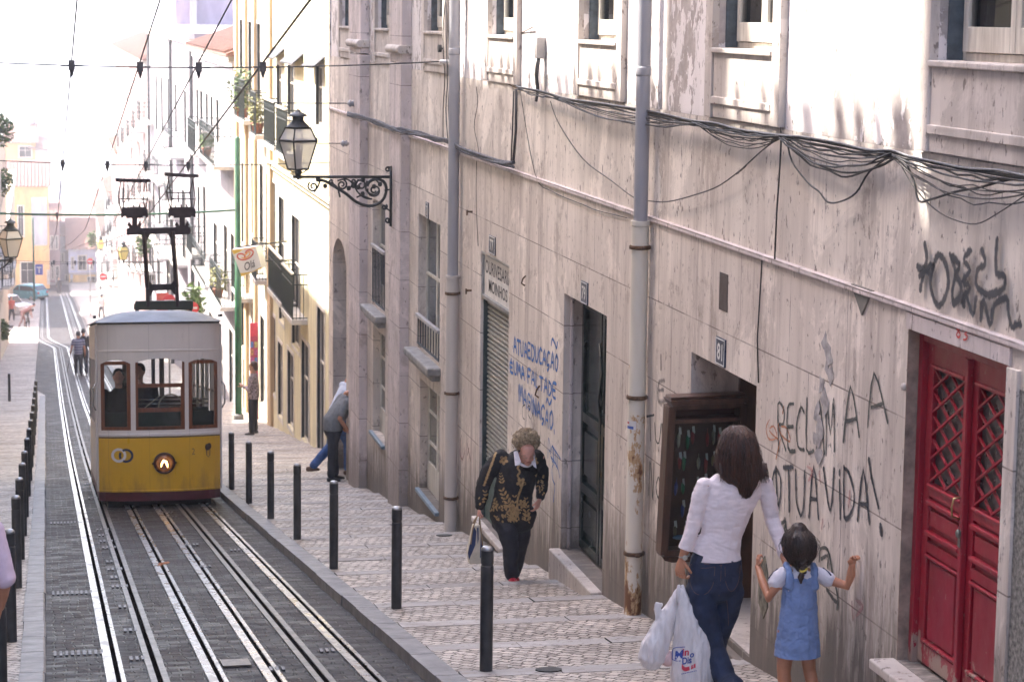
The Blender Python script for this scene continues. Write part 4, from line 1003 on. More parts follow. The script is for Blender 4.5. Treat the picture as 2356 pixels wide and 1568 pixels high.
# ================================================================== graffiti
STK = {
 'A': [[(0, 0), (.5, 1), (1, 0)], [(.2, .35), (.85, .38)]], 'T': [[(0, .95), (1, 1)], [(.5, .97), (.55, 0)]], 'U': [[(0, 1), (.05, .3), (.4, 0), (.8, .2), (.95, 1)]],
 'E': [[(.9, 1), (.05, .95), (.05, .05), (.95, 0)], [(.05, .5), (.75, .52)]], 'D': [[(.05, 1), (.08, 0), (.7, .15), (.95, .55), (.6, .9), (.05, 1)]], 'C': [[(.95, .9), (.5, 1), (.05, .6), (.2, .1), (.9, .05)]],
 'Ç': [[(.95, .9), (.5, 1), (.05, .6), (.2, .12), (.8, .15), (.6, -.12), (.3, -.22)]], 'O': [[(.5, 1), (.08, .7), (.1, .2), (.5, 0), (.9, .3), (.9, .75), (.5, 1)]],
 'M': [[(0, 0), (.1, 1), (.5, .35), (.9, 1), (1, 0)]], 'F': [[(.9, 1), (.05, .97), (.08, 0)], [(.08, .5), (.7, .55)]], 'L': [[(.1, 1), (.1, .03), (.9, 0)]], 'I': [[(.5, 1), (.5, 0)]],
 'i': [[(.5, .72), (.5, 0)], [(.5, .95), (.52, .9)]], 'G': [[(.95, .85), (.4, 1), (.05, .5), (.35, .02), (.9, .15), (.9, .5), (.55, .5)]], 'N': [[(.05, 0), (.08, 1), (.85, .02), (.95, 1)]], 'R': [[(.08, 0), (.1, 1), (.8, .85), (.75, .55), (.12, .5), (.95, 0)]],
 'V': [[(0, 1), (.55, 0), (1, 1)]], '8': [[(.5, .52), (.1, .78), (.5, 1), (.85, .78), (.5, .52), (.1, .25), (.5, 0), (.9, .25), (.5, .52)]], '3': [[(.1, .9), (.6, 1), (.85, .78), (.4, .55), (.9, .3), (.6, 0), (.1, .08)]],
 'É': [[(.9, .8), (.05, .78), (.05, .0), (.95, 0)], [(.05, .42), (.75, .43)], [(.4, .95), (.6, 1.12)]], '!': [[(.3, 1), (.6, .3)], [(.72, .08), (.74, .0)]], '~': [[(0, 0), (.25, .9), (.65, .3), (1, 1)]], '.': [[(.3, .08), (.4, -.08)]], 'Ó': [[(.5, 1), (.08, .7), (.1, .2), (.5, 0), (.9, .3), (.9, .75), (.5, 1)], [(.45, .95), (.55, .05)]],
}
grf = 0
def ribbon(paths, width, mat, label, name='graffiti', smoothk=3, par=None, X=None):
    """paths: polylines on the wall given as (Y, Z); builds flat paint ribbons with UVs across"""
    global grf
    vs, fs, uv = [], [], []; par = par or house; X = X if X is not None else XW-.0035; o0 = org(par)
    for pi, path in enumerate(paths):
        pts = smooth([Vector((0, y, z)) for y, z in path], smoothk) if smoothk > 1 and len(path) > 2 else [Vector((0, y, z)) for y, z in path]
        b = len(vs); n = len(pts); grf += 1; dx = (grf % 17)*.00012
        ext = (pts[0]-pts[1]).normalized()*width*.35; ex2 = (pts[-1]-pts[-2]).normalized()*width*.35
        pts = [pts[0]+ext]+pts+[pts[-1]+ex2]; n += 2
        for i, p in enumerate(pts):
            t_ = (pts[min(i+1, n-1)]-pts[max(i-1, 0)])
            t_ = t_.normalized() if t_.length > 1e-9 else Vector((0, 0, 1))
            nn = Vector((0, -t_.z, t_.y))*width/2
            ww = (1 if 0 < i < n-1 else .55)*(1.12+.45*noise.noise(Vector((p.y*6+pi, p.z*6, pi*.7))))
            for sgn in (1, -1): vs.append((X-dx-o0.x, p.y+nn.y*sgn*ww-o0.y, p.z+nn.z*sgn*ww-o0.z))
        for i in range(n-1):
            fs.append((b+2*i, b+2*i+1, b+2*i+3, b+2*i+2)); uv += [0, 1, 1, 0]
    me = bpy.data.meshes.new(name); me.from_pydata(vs, [], fs); ul = me.uv_layers.new(name='UVMap')
    for i, u in enumerate(uv): ul.data[i].uv = (u, .5)
    me.materials.append(mat); o = bpy.data.objects.new(name, me); col.objects.link(o); o.parent = par; ORG[o.name] = o0; o['label'] = label; return o
def gtext(txt, TL, BL, TR, BR, wob=.06, gap=.22, seed=1):
    """letters spread inside a traced quadrilateral (frame pixels on the wall) -> wall paths"""
    r_ = random.Random(seed); A, B, C, D = [Vector((0, *WP(*p))) for p in (TL, BL, TR, BR)]
    n = len(txt); out = []; ws = [.45 if ch in 'Ii!.' else .6 if ch == ' ' else 1 for ch in txt]; tot = sum(ws); acc = 0
    for ch, w_ in zip(txt, ws):
        u0 = acc/tot; u1 = (acc+w_*(1-gap))/tot; acc += w_
        if ch == ' ': continue
        sc = 1+r_.uniform(-.08, .08); dv = r_.uniform(-.05, .05)
        for st in STK[ch]:
            pp = []
            for (x, y) in st:
                u = u0+(u1-u0)*(x+r_.uniform(-wob, wob)); v = y*sc+dv+r_.uniform(-wob, wob)*.6
                q = B.lerp(D, u).lerp(A.lerp(C, u), v); pp.append((q.y, q.z))
            out.append(pp)
    return out
BLUE = m_spray('blue spray paint', (.035, .14, .42), .5, .9); BLACK = m_spray('black spray paint', (.03, .032, .04), .45, .93); BLK2 = m_spray('black felt marker paint', (.05, .055, .05), .35, .85)
GREY = m_spray('faded grey spray', (.16, .14, .14), .7, .6); REDP = m_spray('faint red chalk', (.50, .16, .16), .6, .45); ORP = m_spray('orange scribble paint', (.55, .20, .08), .5, .6); REDM = m_spray('red marker paint', (.55, .06, .05), .4, .9)
g2 = Z(1480, 950, 2.85); G = lambda pts, z_: [WP(*z_(*p)) for p in pts]
ribbon(gtext('ATUAEDUCAÇÃO'.replace('Ã', 'A'), g2(72, 115), g2(75, 230), g2(455, 262), g2(452, 388), seed=2)+[G([(388, 170), (398, 118), (420, 165), (432, 198), (440, 150)], g2)]
       + gtext('ÉUMA FALTADE', g2(40, 290), g2(46, 392), g2(440, 505), g2(434, 622), seed=3)+gtext('IMAGINAÇAO.', g2(108, 492), g2(112, 625), g2(430, 765), g2(425, 905), seed=4)
       + [G([(345, 650), (355, 618), (372, 668), (390, 630)], g2)], .036, BLUE, 'blue handwritten slogan in capitals between the shutter and door 79')
ribbon([G(q, g2) for q in ([(360, 1110), (365, 945), (380, 1030), (372, 1060)], [(380, 1080), (400, 1010), (405, 1150), (385, 1100)], [(395, 1010), (465, 1120)], [(410, 1040), (412, 1170)], [(425, 1060), (430, 1190)], [(440, 1080), (440, 1200)], [(385, 1100), (440, 1190), (460, 1280)], [(405, 1165), (395, 1210), (400, 1290), (418, 1340), (415, 1400), (405, 1480)])], .020, BLUE, 'blue spray signature scrawl below the slogan')
ribbon([G(q, g2) for q in ([(170, 670), (148, 690), (150, 770), (165, 790)], [(180, 810), (190, 690), (212, 690), (195, 740), (215, 790)], [(235, 740), (225, 800), (238, 875), (245, 800), (232, 740)], [(120, 810), (120, 850)], [(260, 980), (275, 1010), (262, 1040), (290, 1060), (320, 1110)], [(255, 1030), (300, 1070), (310, 1100)])], .016, m_spray('dim dark tag', (.12, .1, .09), .5, .75), 'small dark scribble just above the old lady\'s head')
g4 = Z(1900, 1000, 1.573); g3 = Z(1300, 1000, 1.573)
ribbon(gtext('RECLAM', g4(597, 308), g4(600, 505), g4(868, 250), g4(868, 500), seed=6, gap=.15)+gtext('A', g4(893, 190), g4(900, 450), g4(975, 190), g4(975, 428), seed=7, gap=0, wob=.02)+gtext('A', g4(1010, 142), g4(1015, 405), g4(1078, 145), g4(1105, 382), seed=8, gap=0, wob=.02), .026, BLK2, 'upper black slogan line in thin tall capitals left of the red door')
ribbon(gtext('ÓTUA', g4(572, 578), g4(575, 770), g4(800, 588), g4(800, 800), seed=9)+gtext('ViDA', g4(808, 580), g4(812, 775), g4(1035, 590), g4(1035, 858), seed=10)+[G([(1018, 540), (1030, 620), (1062, 762)], g4)], .034, BLACK, 'lower bold black slogan line above the little girl')
ribbon([G([(1072, 850), (1077, 882)], g4)], .06, BLACK, 'black dot of the exclamation mark')
ribbon([G(q, g4) for q in ([(600, 920), (605, 850), (635, 830), (620, 900), (640, 870)], [(612, 905), (612, 980)], [(632, 815), (638, 860)], [(790, 1010), (795, 955), (830, 960), (850, 1060), (875, 1170), (872, 1230)], [(800, 1000), (830, 985), (828, 1040)], [(825, 1140), (860, 1190), (875, 1200)])], .030, BLK2, 'looping black scribble partly behind the little girl')
ribbon([G(q, g4) for q in ([(560, 360), (545, 400), (560, 450), (595, 440), (580, 390), (560, 410), (600, 450)], [(625, 300), (620, 330)], [(600, 380), (615, 430), (655, 460), (640, 400), (615, 390)], [(610, 450), (590, 540)])], .02, ORP, 'small orange scribble beside the upper slogan')
ribbon([G(q, g4) for q in ([(735, 575), (760, 600), (740, 640)], [(790, 600), (795, 650)], [(930, 690), (925, 760)], [(940, 1300-100), (945, 1280)], [(960, 1190), (990, 1220), (960, 1260)], [(805, 820), (800, 860)])], .03, REDP, 'faint red smears under the slogans')
ribbon([G(q, g3) for q in ([(1003, 65), (1004, 125)], [(1020, 180), (993, 190), (992, 275), (1022, 270)], [(995, 225), (1015, 222)])], .045, GREY, 'faded grey letter sprayed left of doorway 81')
ribbon([G(q, g3) for q in ([(938, 345), (972, 338)], [(953, 340), (955, 455)], [(975, 375), (980, 450), (995, 465), (1005, 380)], [(1010, 380), (1012, 500)], [(948, 705), (953, 550), (962, 640), (966, 728), (972, 560)], [(990, 625), (980, 670), (990, 720), (1000, 680), (993, 625)])], .022, BLK2, 'black letters half hidden beside the display cabinet')
g5 = Z(2100, 0, 1.568)
ribbon([G(q, g5) for q in ([(958, 1120), (968, 1190), (950, 1260), (938, 1330)], [(925, 1225), (990, 1255)], [(985, 1215), (935, 1270)], [(1000, 1215), (1020, 1170), (1050, 1200), (1068, 1290), (1050, 1370), (1020, 1405), (990, 1340), (985, 1270), (1000, 1215)],
     [(1075, 1170), (1100, 1250), (1085, 1340), (1090, 1390)], [(1085, 1180), (1118, 1215), (1105, 1260), (1125, 1310), (1118, 1370), (1090, 1392)], [(1170, 1150), (1140, 1190), (1165, 1240), (1135, 1290), (1165, 1320), (1130, 1370), (1140, 1400)],
     [(1140, 1400), (1150, 1360), (1180, 1445), (1195, 1370)], [(1222, 1150), (1235, 1210), (1200, 1245), (1200, 1320), (1255, 1352), (1315, 1330), (1330, 1285), (1318, 1262), (1290, 1255), (1286, 1180), (1292, 1100)],
     [(1218, 1465), (1228, 1380), (1260, 1488), (1278, 1400), (1335, 1372), (1345, 1440), (1360, 1500), (1378, 1490), (1400, 1490)])], .050, BLACK, 'large thick black spray tag above the red door')
z3 = Z(2600, 850, 5.2275); o0 = house
ribbon([[WP(*z3(*p), XW-.014) for p in q] for q in ([(1100, 620), (1070, 590), (1090, 550), (1125, 575), (1100, 620), (1068, 680), (1095, 720), (1125, 685), (1100, 620)], [(1165, 610), (1210, 600), (1235, 630), (1190, 665), (1235, 700), (1215, 750), (1170, 755)])], .012, REDM, 'red handwritten number 83 on the lintel', X=XW-.0165)
ribbon([G(q, Z(1300, 1000, 1.573)) for q in ([(80, 450), (78, 520), (90, 540), (100, 500)], [(110, 470), (125, 545)], [(118, 490), (112, 520)])], .05, REDP, 'faint red smear on the wall left of the shutter')

# small fittings
dp = [o for o in col.objects if o.name == 'drainpipe'][0]
c_ = onX(1454, 968, XW-.085); s = MB(); n = 8
def pipestrip(z0_, z1_, a0, a1, r, mat, nm):
    s = MB(); s.open = True; cy = dp.location.y
    pc = [o for o in col.objects if o.parent is dp and o.name.startswith('lower_pipe')][0]; ys_ = [v.co.y for v in pc.data.vertices]; cy += (min(ys_)+max(ys_))/2
    for i in range(8):
        p, q = a0+(a1-a0)*i/8, a0+(a1-a0)*(i+1)/8; f = lambda t_: (XW-.085-r*math.cos(t_), cy-r*math.sin(t_))
        s.quad((*f(p), z0_), (*f(q), z0_), (*f(q), z1_), (*f(p), z1_))
    s.build(nm, mat, dp, True)
pipestrip(c_.z-.035, c_.z+.035, -.9, 1.3, .0700, simple('white sticker paper', (.66, .63, .62), .5, 0, .08, 9), 'sticker')
pipestrip(c_.z-.030, c_.z-.008, -.8, 1.0, .0706, simple('blue sticker print', (.06, .12, .42), .5), 'sticker_print'); pipestrip(c_.z+.008, c_.z+.024, -.6, .4, .0706, simple('red sticker print', (.55, .08, .07), .5), 'sticker_print')
for (px, py, lb) in ((806, 238, 'small glazed wall insulator with a thin stay above the left end of the cables'), (790, 330, 'cluster of small wall insulators left of the far grey pilaster')):
    q = onX(px, py, XW-.17); e = empty('wall_insulator', q, lb, 'insulator'); s = MB(); s.lathe(q+Vector((.17, 0, 0)), [(.02, 0), (.02, .1), (.05, .12), (.035, .15), (.055, .17), (.03, .2), (.01, .22)], 12, (-1, 0, 0)); s.build('insulator', simple('grey glazed porcelain', (.36, .35, .36), .3), e, True)
    s = MB(); s.tube([q, q+Vector((-1.1, 0, .0))], .008, 5); s.build('stay', WIRE, e)
g = onG(366, 1298); s = MB(); s.open = True
for k in range(5): s.add([(g.x+.02*k+math.cos(k)*.02, g.y+.02*k, gz(g.y)-.012+.004*k), (g.x+.02*k+.035, g.y+.012*k, gz(g.y)+.006), (g.x+.02*k+.01, g.y+.05+.01*k, gz(g.y)+.012), (g.x+.02*k-.02, g.y+.03, gz(g.y)-.01)], [(0, 1, 2, 3)])
o = s.build('fallen_leaf', simple('orange brown dry leaf', (.40, .15, .06), .7)); tag(o, 'dry orange leaf lying between the tram rails', 'leaf'); set_origin(o, g)
rr = random.Random(77); 
for k in range(9):
    x_, y_ = rr.uniform(2.75, 4.3), rr.uniform(13.5, 30); s = MB(); s.open = True; z_ = tread(y_)+.006; a_ = rr.uniform(0, 3); d_ = rr.uniform(.012, .03)
    s.add([(x_+d_*math.cos(a_+j*1.57), y_+d_*math.sin(a_+j*1.57), z_+.004*(j % 2)) for j in range(4)], [(0, 1, 2, 3)]); o = s.build('paper_scrap', simple('dirty paper scrap', (.5, .47, .42), .8)); tag(o, 'tiny scrap of paper dropped on the stepped pavement', 'litter', 'scraps of litter on the pavement'); set_origin(o, (x_, y_, z_))

# ================================================================== funicular tram
YT = 31.3; HW = .83; TCX = 1.52; TL_ = 6.6
CREAM = simple('cream white tram paint', (.60, .545, .52), .38, 0, .10, 3); YEL = simple('golden yellow tram paint', (.60, .335, .010), .36, 0, .14, 1.6, (.49, .27, .009)); 
def m_tram(name, c, grime):
    t = NT(name); g = t.xyz(t.pos())
    n = t.noise(t.pos((1, 1, .25)), 5, 6, .7); base = t.ramp(t.noise(t.pos(), 1.4, 4), [(.3, tuple(q*.88 for q in c)), (.7, c)])
    low_ = t.new('ShaderNodeMapRange'); t.link(g[2], low_.inputs[0]); low_.inputs[1].default_value = Zg+.9; low_.inputs[2].default_value = Zg; low_.inputs[3].default_value = -.18; low_.inputs[4].default_value = .16
    base = t.mix(t.ramp(t.math('ADD', n, low_.outputs[0]), [(.55, 0.0), (.74, .55)]), base, grime)
    seam = t.math('LESS_THAN', t.math('ABSOLUTE', t.math('SUBTRACT', t.math('FRACT', t.math('MULTIPLY', g[0], 1.83)), .5)), .006)
    base = t.mix(t.math('MULTIPLY', seam, .45), base, tuple(q*.4 for q in c))
    base = t.mix(t.ramp(t.noise(t.pos(), 33, 4, .7), [(.68, 0.0), (.72, .6)]), base, tuple(q*.35 for q in c))
    return t.out(base, t.ramp(n, [(.3, .26), (.7, .5)]), t.math('MULTIPLY', seam, -1.0), .4, .004)
Zg = onY(365, 1150, YT+.1).z
CREAM = m_tram('cream white tram paint, road grimed', (.61, .555, .525), (.30, .25, .21)); YEL = m_tram('golden yellow tram paint, road grimed', (.60, .335, .010), (.22, .13, .03))
MAR = simple('dark maroon tram paint', (.09, .012, .02), .4, 0, .3, 5)
BRW = simple('varnished brown window wood', (.17, .052, .02), .35, 0, .3, 6, stretch=(4, 4, .5)); ROOF = simple('grey painted tram roof', (.10, .105, .14), .5, .1, .25, 2)
tram = empty('funicular_tram', (TCX, YT+3, gz(YT+3)), 'yellow and white funicular tram car climbing the track with its headlight lit', 'tram')
def zt(py): return onY(365, py, YT+.1).z
Zsk, Zmar, Zbelt, Zwb, Zmo, Zea = zt(1150), zt(1130), zt(1001), zt(988), zt(806), zt(743)
def xt(px, py=900): return onY(px, py, YT+.15).x
def mF(u, v, d):
    t_ = max(-1, min(1, (u-TCX)/HW)); return (u, YT+.26*t_*t_+.10*abs(t_)**7+d, v+.014*0)
def mB(u, v, d): return (u, YT+TL_-.0-.2*((u-TCX)/HW)**2-d, v)
def mSide(sgn):
    return lambda u, v, d: (TCX+sgn*(HW-d), u, v)
x0, x1 = TCX-HW, TCX+HW
def fwall(mb, z0, z1, ops, m=mF, D=.05, n=20):
    us = [x0+(x1-x0)*i/n for i in range(n+1)]; mb.open = True
    ed = sorted(set(us+[q for o in ops for q in (o[0], o[1])])); vs_ = sorted({z0, z1, *[q for o in ops for q in (o[2], o[3])]})
    for a, b in zip(ed, ed[1:]):
        for c, d in zip(vs_, vs_[1:]):
            if any(o[0] <= (a+b)/2 <= o[1] and o[2] <= (c+d)/2 <= o[3] for o in ops): continue
            mb.quad(m(a, c, 0), m(b, c, 0), m(b, d, 0), m(a, d, 0)); mb.quad(m(a, c, D), m(b, c, D), m(b, d, D), m(a, d, D))
    for o in ops:
        mb.quad(m(o[0], o[2], 0), m(o[0], o[3], 0), m(o[0], o[3], D), m(o[0], o[2], D)); mb.quad(m(o[1], o[2], 0), m(o[1], o[3], 0), m(o[1], o[3], D), m(o[1], o[2], D))
        n2 = 6
        for i in range(n2):
            a, b = o[0]+(o[1]-o[0])*i/n2, o[0]+(o[1]-o[0])*(i+1)/n2
            for z in (o[2], o[3]): mb.quad(m(a, z, 0), m(b, z, 0), m(b, z, D), m(a, z, D))
W1 = (xt(231), xt(300), Zwb, zt(826)); W2 = (xt(311), xt(424), Zwb, zt(824)); W3 = (xt(433), xt(497), Zwb, zt(826))
W1 = (x0+.035, W1[1], Zwb, W1[3]); W3 = (W3[0], x1-.035, Zwb, W3[3])
s = MB(); fwall(s, Zbelt, Zea, [W1, W2, W3]); s.build('front_wall', CREAM, tram, True).data.set_sharp_from_angle(angle=.5)
s = MB(); fwall(s, Zmar, Zbelt, []); s.build('yellow_apron', YEL, tram, True)
s = MB(); fwall(s, Zsk, Zmar, []); s.build('maroon_skirt', MAR, tram, True)
s = MB(); s.open = True
def strake(mb, z, h, out, n=20, m=mF):
    us = [x0+(x1-x0)*i/n for i in range(n+1)]
    for a, b in zip(us, us[1:]):
        P = [[m(q, z-h/2, 0), m(q, z-h*.3, -out), m(q, z+h*.3, -out), m(q, z+h/2, 0)] for q in (a, b)]
        for i in range(3): mb.quad(P[0][i], P[1][i], P[1][i+1], P[0][i+1])
strake(s, Zbelt+.012, .05, .014); s.build('belt_moulding', CREAM, tram)
s = MB(); s.open = True; strake(s, Zbelt-.022, .014, .006); s.build('belt_line', simple('dark grey lining', (.06, .055, .05), .5), tram)
s = MB(); s.open = True; strake(s, Zmo, .03, .010); s.build('upper_moulding', CREAM, tram)
s = MB(); s.open = True; strake(s, Zmar+.018, .03, .012); s.build('lower_moulding', YEL, tram)
# slightly arched window heads
for (o, mt) in ((W1, CREAM), (W2, CREAM), (W3, CREAM)):
    s = MB(); n = 10; hgt = .055
    for i in range(n):
        a, b = o[0]+(o[1]-o[0])*i/n, o[0]+(o[1]-o[0])*(i+1)/n
        f = lambda q: o[3]-hgt*((2*(q-o[0])/(o[1]-o[0])-1)**2)
        s.quad(mF(a, f(a), -.001), mF(b, f(b), -.001), mF(b, o[3]+.001, -.001), mF(a, o[3]+.001, -.001)); s.quad(mF(a, f(a), -.001), mF(b, f(b), -.001), mF(b, f(b), .05), mF(a, f(a), .05))
    s.open = True; s.build('window_head', mt, tram)
def wframe(o, wd, extra=(), name='front_window'):
    s = MB(); n = 8
    def rail(z, h, a=o[0], b=o[1]):
        for i in range(n):
            p, q = a+(b-a)*i/n, a+(b-a)*(i+1)/n
            for d0 in (.012,):
                A, B, C, D = mF(p, z-h/2, d0), mF(q, z-h/2, d0), mF(q, z+h/2, d0), mF(p, z+h/2, d0)
                s.prism([A, B, C, D], (0, .03, 0))
    def post(u, w_, a=o[2], b=o[3]): s.prism([mF(u-w_/2, a, .010), mF(u+w_/2, a, .010), mF(u+w_/2, b, .010), mF(u-w_/2, b, .010)], (0, .034, 0))
    if wd: rail(o[2]+wd/2, wd); post(o[0]+wd/2, wd); post(o[1]-wd/2, wd)
    if wd and not extra: rail(o[3]-.045, .05)
    for z, h in extra: rail(z, h)
    f = s.build(name, BRW, tram, bevel=.003); g = MB(); g.open = True
    for i in range(6):
        p, q = o[0]+(o[1]-o[0])*i/6, o[0]+(o[1]-o[0])*(i+1)/6; g.quad(mF(p, o[2], .03), mF(q, o[2], .03), mF(q, o[3], .03), mF(p, o[3], .03))
    g.build('pane', CLEAR, f); return f
wframe(W1, .05); wframe(W3, .05)
f2 = wframe(W2, .035, ((zt(886), .055), (zt(942), .06), (zt(984), .05)))
s = MB(); s.prism([mF(W2[1]-.055, W2[2], .008), mF(W2[1]-.001, W2[2], .008), mF(W2[1]-.001, zt(884), .008), mF(W2[1]-.055, zt(884), .008)], (0, .04, 0)); s.build('sash_runner', BRW, f2)
# sides
yf, yr = YT+.36, YT+TL_-.2
so = [(yf+.25+k*1.02, yf+.25+k*1.02+.86, Zwb, zt(828)) for k in range(6)]
for sg_ in (-1, 1):
    s = MB(); wallgrid(s, mSide(sg_), yf, yr, Zbelt, Zea, so, .05); m_ = mSide(sg_)
    s.build('side_wall', CREAM, tram)
    s = MB(); s.open = True; s.quad(m_(yf, Zmar, 0), m_(yr, Zmar, 0), m_(yr, Zbelt, 0), m_(yf, Zbelt, 0)); s.build('side_panel', simple('pale grey tram side paint', (.55, .53, .50), .35, 0, .1, 3), tram)
    s = MB(); s.open = True; s.quad(m_(yf, Zsk, 0), m_(yr, Zsk, 0), m_(yr, Zmar, 0), m_(yf, Zmar, 0)); s.build('side_skirt', MAR, tram)
    for k in range(3): s = MB(); s.bar(m_(yf+.06+k*.09, Zea-.02, -.02), m_(yf+.06+k*.09, Zmar, -.02), .03, .025); s.build('door_post', CREAM, tram, bevel=.006)
    s = MB()
    for o in so: s.bar(m_(o[0], zt(905), .02), m_(o[1], zt(905), .02), .03); s.bar(m_(o[0], zt(905), .02), m_(o[0], Zwb, .02), .02)
    s.build('window_rail', BRW, tram)
    s = MB(); s.tube([m_(yf+.04, zt(880), -.03), m_(yf+.03, zt(890), -.07), m_(yf+.03, zt(930), -.07), m_(yf+.04, zt(942), -.03)], .012, 6); s.build('grab_handle', simple('polished steel', (.6, .6, .6), .2, 1), tram, True)
s = MB(); bo = [(x0+.10, TCX-.30, Zwb-.05, zt(826)), (TCX-.2, TCX+.3, Zwb-.05, zt(826)), (TCX+.38, x1-.08, Zwb-.05, zt(826))]; fwall(s, Zsk, Zea, bo, mB); s.build('rear_wall', simple('dull interior paint', (.16, .15, .13), .6), tram)
# roof: domed, slightly overhanging
s = MB(); nx, ny = 22, 16; rows = []
for j in range(ny+1):
    v = j/ny; yy = YT-.03+(TL_+.02)*v; endf = min(1, min(v, 1-v)*9); row = []
    for i in range(nx+1):
        u = -1+2*i/nx; xx = TCX+u*(HW+.05)
        bow = .28*u*u*(1-v)-.2*u*u*v if True else 0
        row.append((xx, yy+(.28*u*u if v < .5 else -.22*u*u)*max(0, 1-min(v, 1-v)*8), Zea+.018+.165*(1-abs(u)**3.6)*(endf**.5)))
    rows.append(row)
b = len(s.v)
for r_ in rows: s.v += r_
for j in range(ny):
    for i in range(nx): a = b+j*(nx+1)+i; s.f.append((a, a+1, a+nx+2, a+nx+1))
s.open = True; s.build('roof', ROOF, tram, True)
s = MB(); s.open = True; strake(s, Zea+.004, .028, .03); s.build('roof_gutter', simple('dark gutter line', (.05, .045, .04), .6), tram)
s = MB(); s.open = True
s.quad((x0, yf-.2, Zea+.01), (x1, yf-.2, Zea+.01), (x1, yr, Zea+.01), (x0, yr, Zea+.01)); s.build('ceiling', simple('cream ceiling boards', (.4, .37, .31), .6), tram)
for sg_ in (-1, 1): s = MB(); s.bar((TCX+sg_*(HW+.03), yf+.05, Zea+.10), (TCX+sg_*(HW+.03), yf+.45, Zea+.10), .035); s.build('roof_fitting', IRON, tram)
# floor, bulkhead, seats, controls
GRN = simple('dark green interior panel', (.018, .045, .032), .45, 0, .3, 4)
s = MB(); s.box(x0+.06, x1-.06, YT+.4, yr-.1, Zmar-.02, Zmar+.05); s.build('floor', simple('worn floor boards', (.07, .055, .04), .7), tram)
s = MB(); s.box(x0+.08, x1-.08, YT+.42, YT+.46, Zmar+.05, zt(948)); s.box(x0+.08, x1-.08, YT+1.55, YT+1.59, Zmar+.05, zt(944)); s.build('bulkhead', GRN, tram)
s = MB()
for z in (925, 935): s.tube([(x0+.08, YT+1.50, zt(z)), (x1-.08, YT+1.50, zt(z))], .013, 8)
s.build('chrome_rail', simple('polished steel', (.6, .6, .6), .2, 1), tram, True)
s = MB()
for px in (452, 470, 484): s.bar((xt(px), YT+1.6, Zmar), (xt(px), YT+1.6, Zea-.03), .035)
s.build('cabin_post', simple('pale cabin post paint', (.36, .34, .27), .5), tram)
s = MB()
s.bar((xt(378), YT+3.4, Zmar), (xt(378), YT+3.4, Zea), .16, .05); s.build('door_pillar', simple('dark brown door pillar', (.05, .025, .02), .5), tram)
for k in range(3):
    s = MB(); y_ = YT+2.2+k*1.25; s.box(x0+.1, x1-.1, y_, y_+.06, Zmar-.1-.18*k, zt(930)); s.box(x0+.1, x1-.1, y_-.35, y_, Zmar+.3, Zmar+.35); s.build('bench', simple('dark slatted bench wood', (.06, .035, .02), .5), tram, bevel=.01)
c_ = Vector((xt(398), YT+.75, zt(938))); s = MB(); s.tube([c_+Vector((.17*math.cos(t_*.35), .03*math.sin(t_*.35), .17*math.sin(t_*.35))) for t_ in range(19)], .011, 6); s.bar(c_, c_+Vector((-.03, .02, -.5)), .03); s.bar(c_+Vector((-.16, 0, 0)), c_+Vector((.16, 0, 0)), .012); s.bar(c_+Vector((-.14, .05, .16)), c_+Vector((-.40, .05, -.05)), .015)
s.build('control_wheel', simple('dull brass wheel', (.30, .27, .20), .4, .7), tram, True)
# headlight
hx, hz = xt(377, 1067), onY(377, 1067, YT).z; yh = mF(hx, hz, 0)[1]
LENS = NT('headlight reflector'); LENS = LENS.out((.30, .25, .24), .16, None, metal=.9)
s = MB(); s.lathe((hx, yh+.01, hz), [(.145, 0), (.152, .02), (.142, .05), (.125, .056), (.120, .05)], 28, (0, -1, 0)); s.build('headlight', simple('dark red brown lamp rim', (.045, .016, .014), .35, .4), tram, True)
s = MB(); s.prism([(hx-.175, yh-.012, hz-.005), (hx-.14, yh-.02, hz+.03), (hx-.14, yh-.02, hz-.03)], (0, .03, 0)); s.prism([(hx+.175, yh-.012, hz+.005), (hx+.14, yh-.02, hz+.03), (hx+.14, yh-.02, hz-.03)], (0, .03, 0)); s.build('lamp_lug', simple('dark red brown lamp rim', (0, 0, 0)), tram)
hl = [o for o in col.objects if o.name.startswith('headlight')][0]
s = MB(); s.lathe((hx, yh+.02, hz), [(.001, 0), (.06, .004), (.10, .02), (.12, .05)], 28, (0, -1, 0)); s.open = True; s.build('reflector', LENS, hl, True)
t = NT('glowing filament'); t.b.inputs['Emission Color'].default_value = (1, .50, .14, 1); t.b.inputs['Emission Strength'].default_value = 3.2; FIL = t.out((.9, .5, .2), .4)
s = MB(); s.tube([(hx-.045, yh-.035, hz-.05), (hx-.04, yh-.035, hz-.01), (hx-.012, yh-.035, hz+.035), (hx+.022, yh-.035, hz+.02), (hx+.035, yh-.035, hz-.02), (hx+.042, yh-.035, hz-.06)], [.007, .012, .02, .017, .014, .006], 8); s.build('bulb', FIL, hl, True)
s = MB(); s.lathe((hx, yh-.035, hz), [(.122, 0), (.122, .004), (.09, .022), (.05, .032), (.001, .035)], 28, (0, -1, 0)); s.build('lens', CLEAR, hl, True)
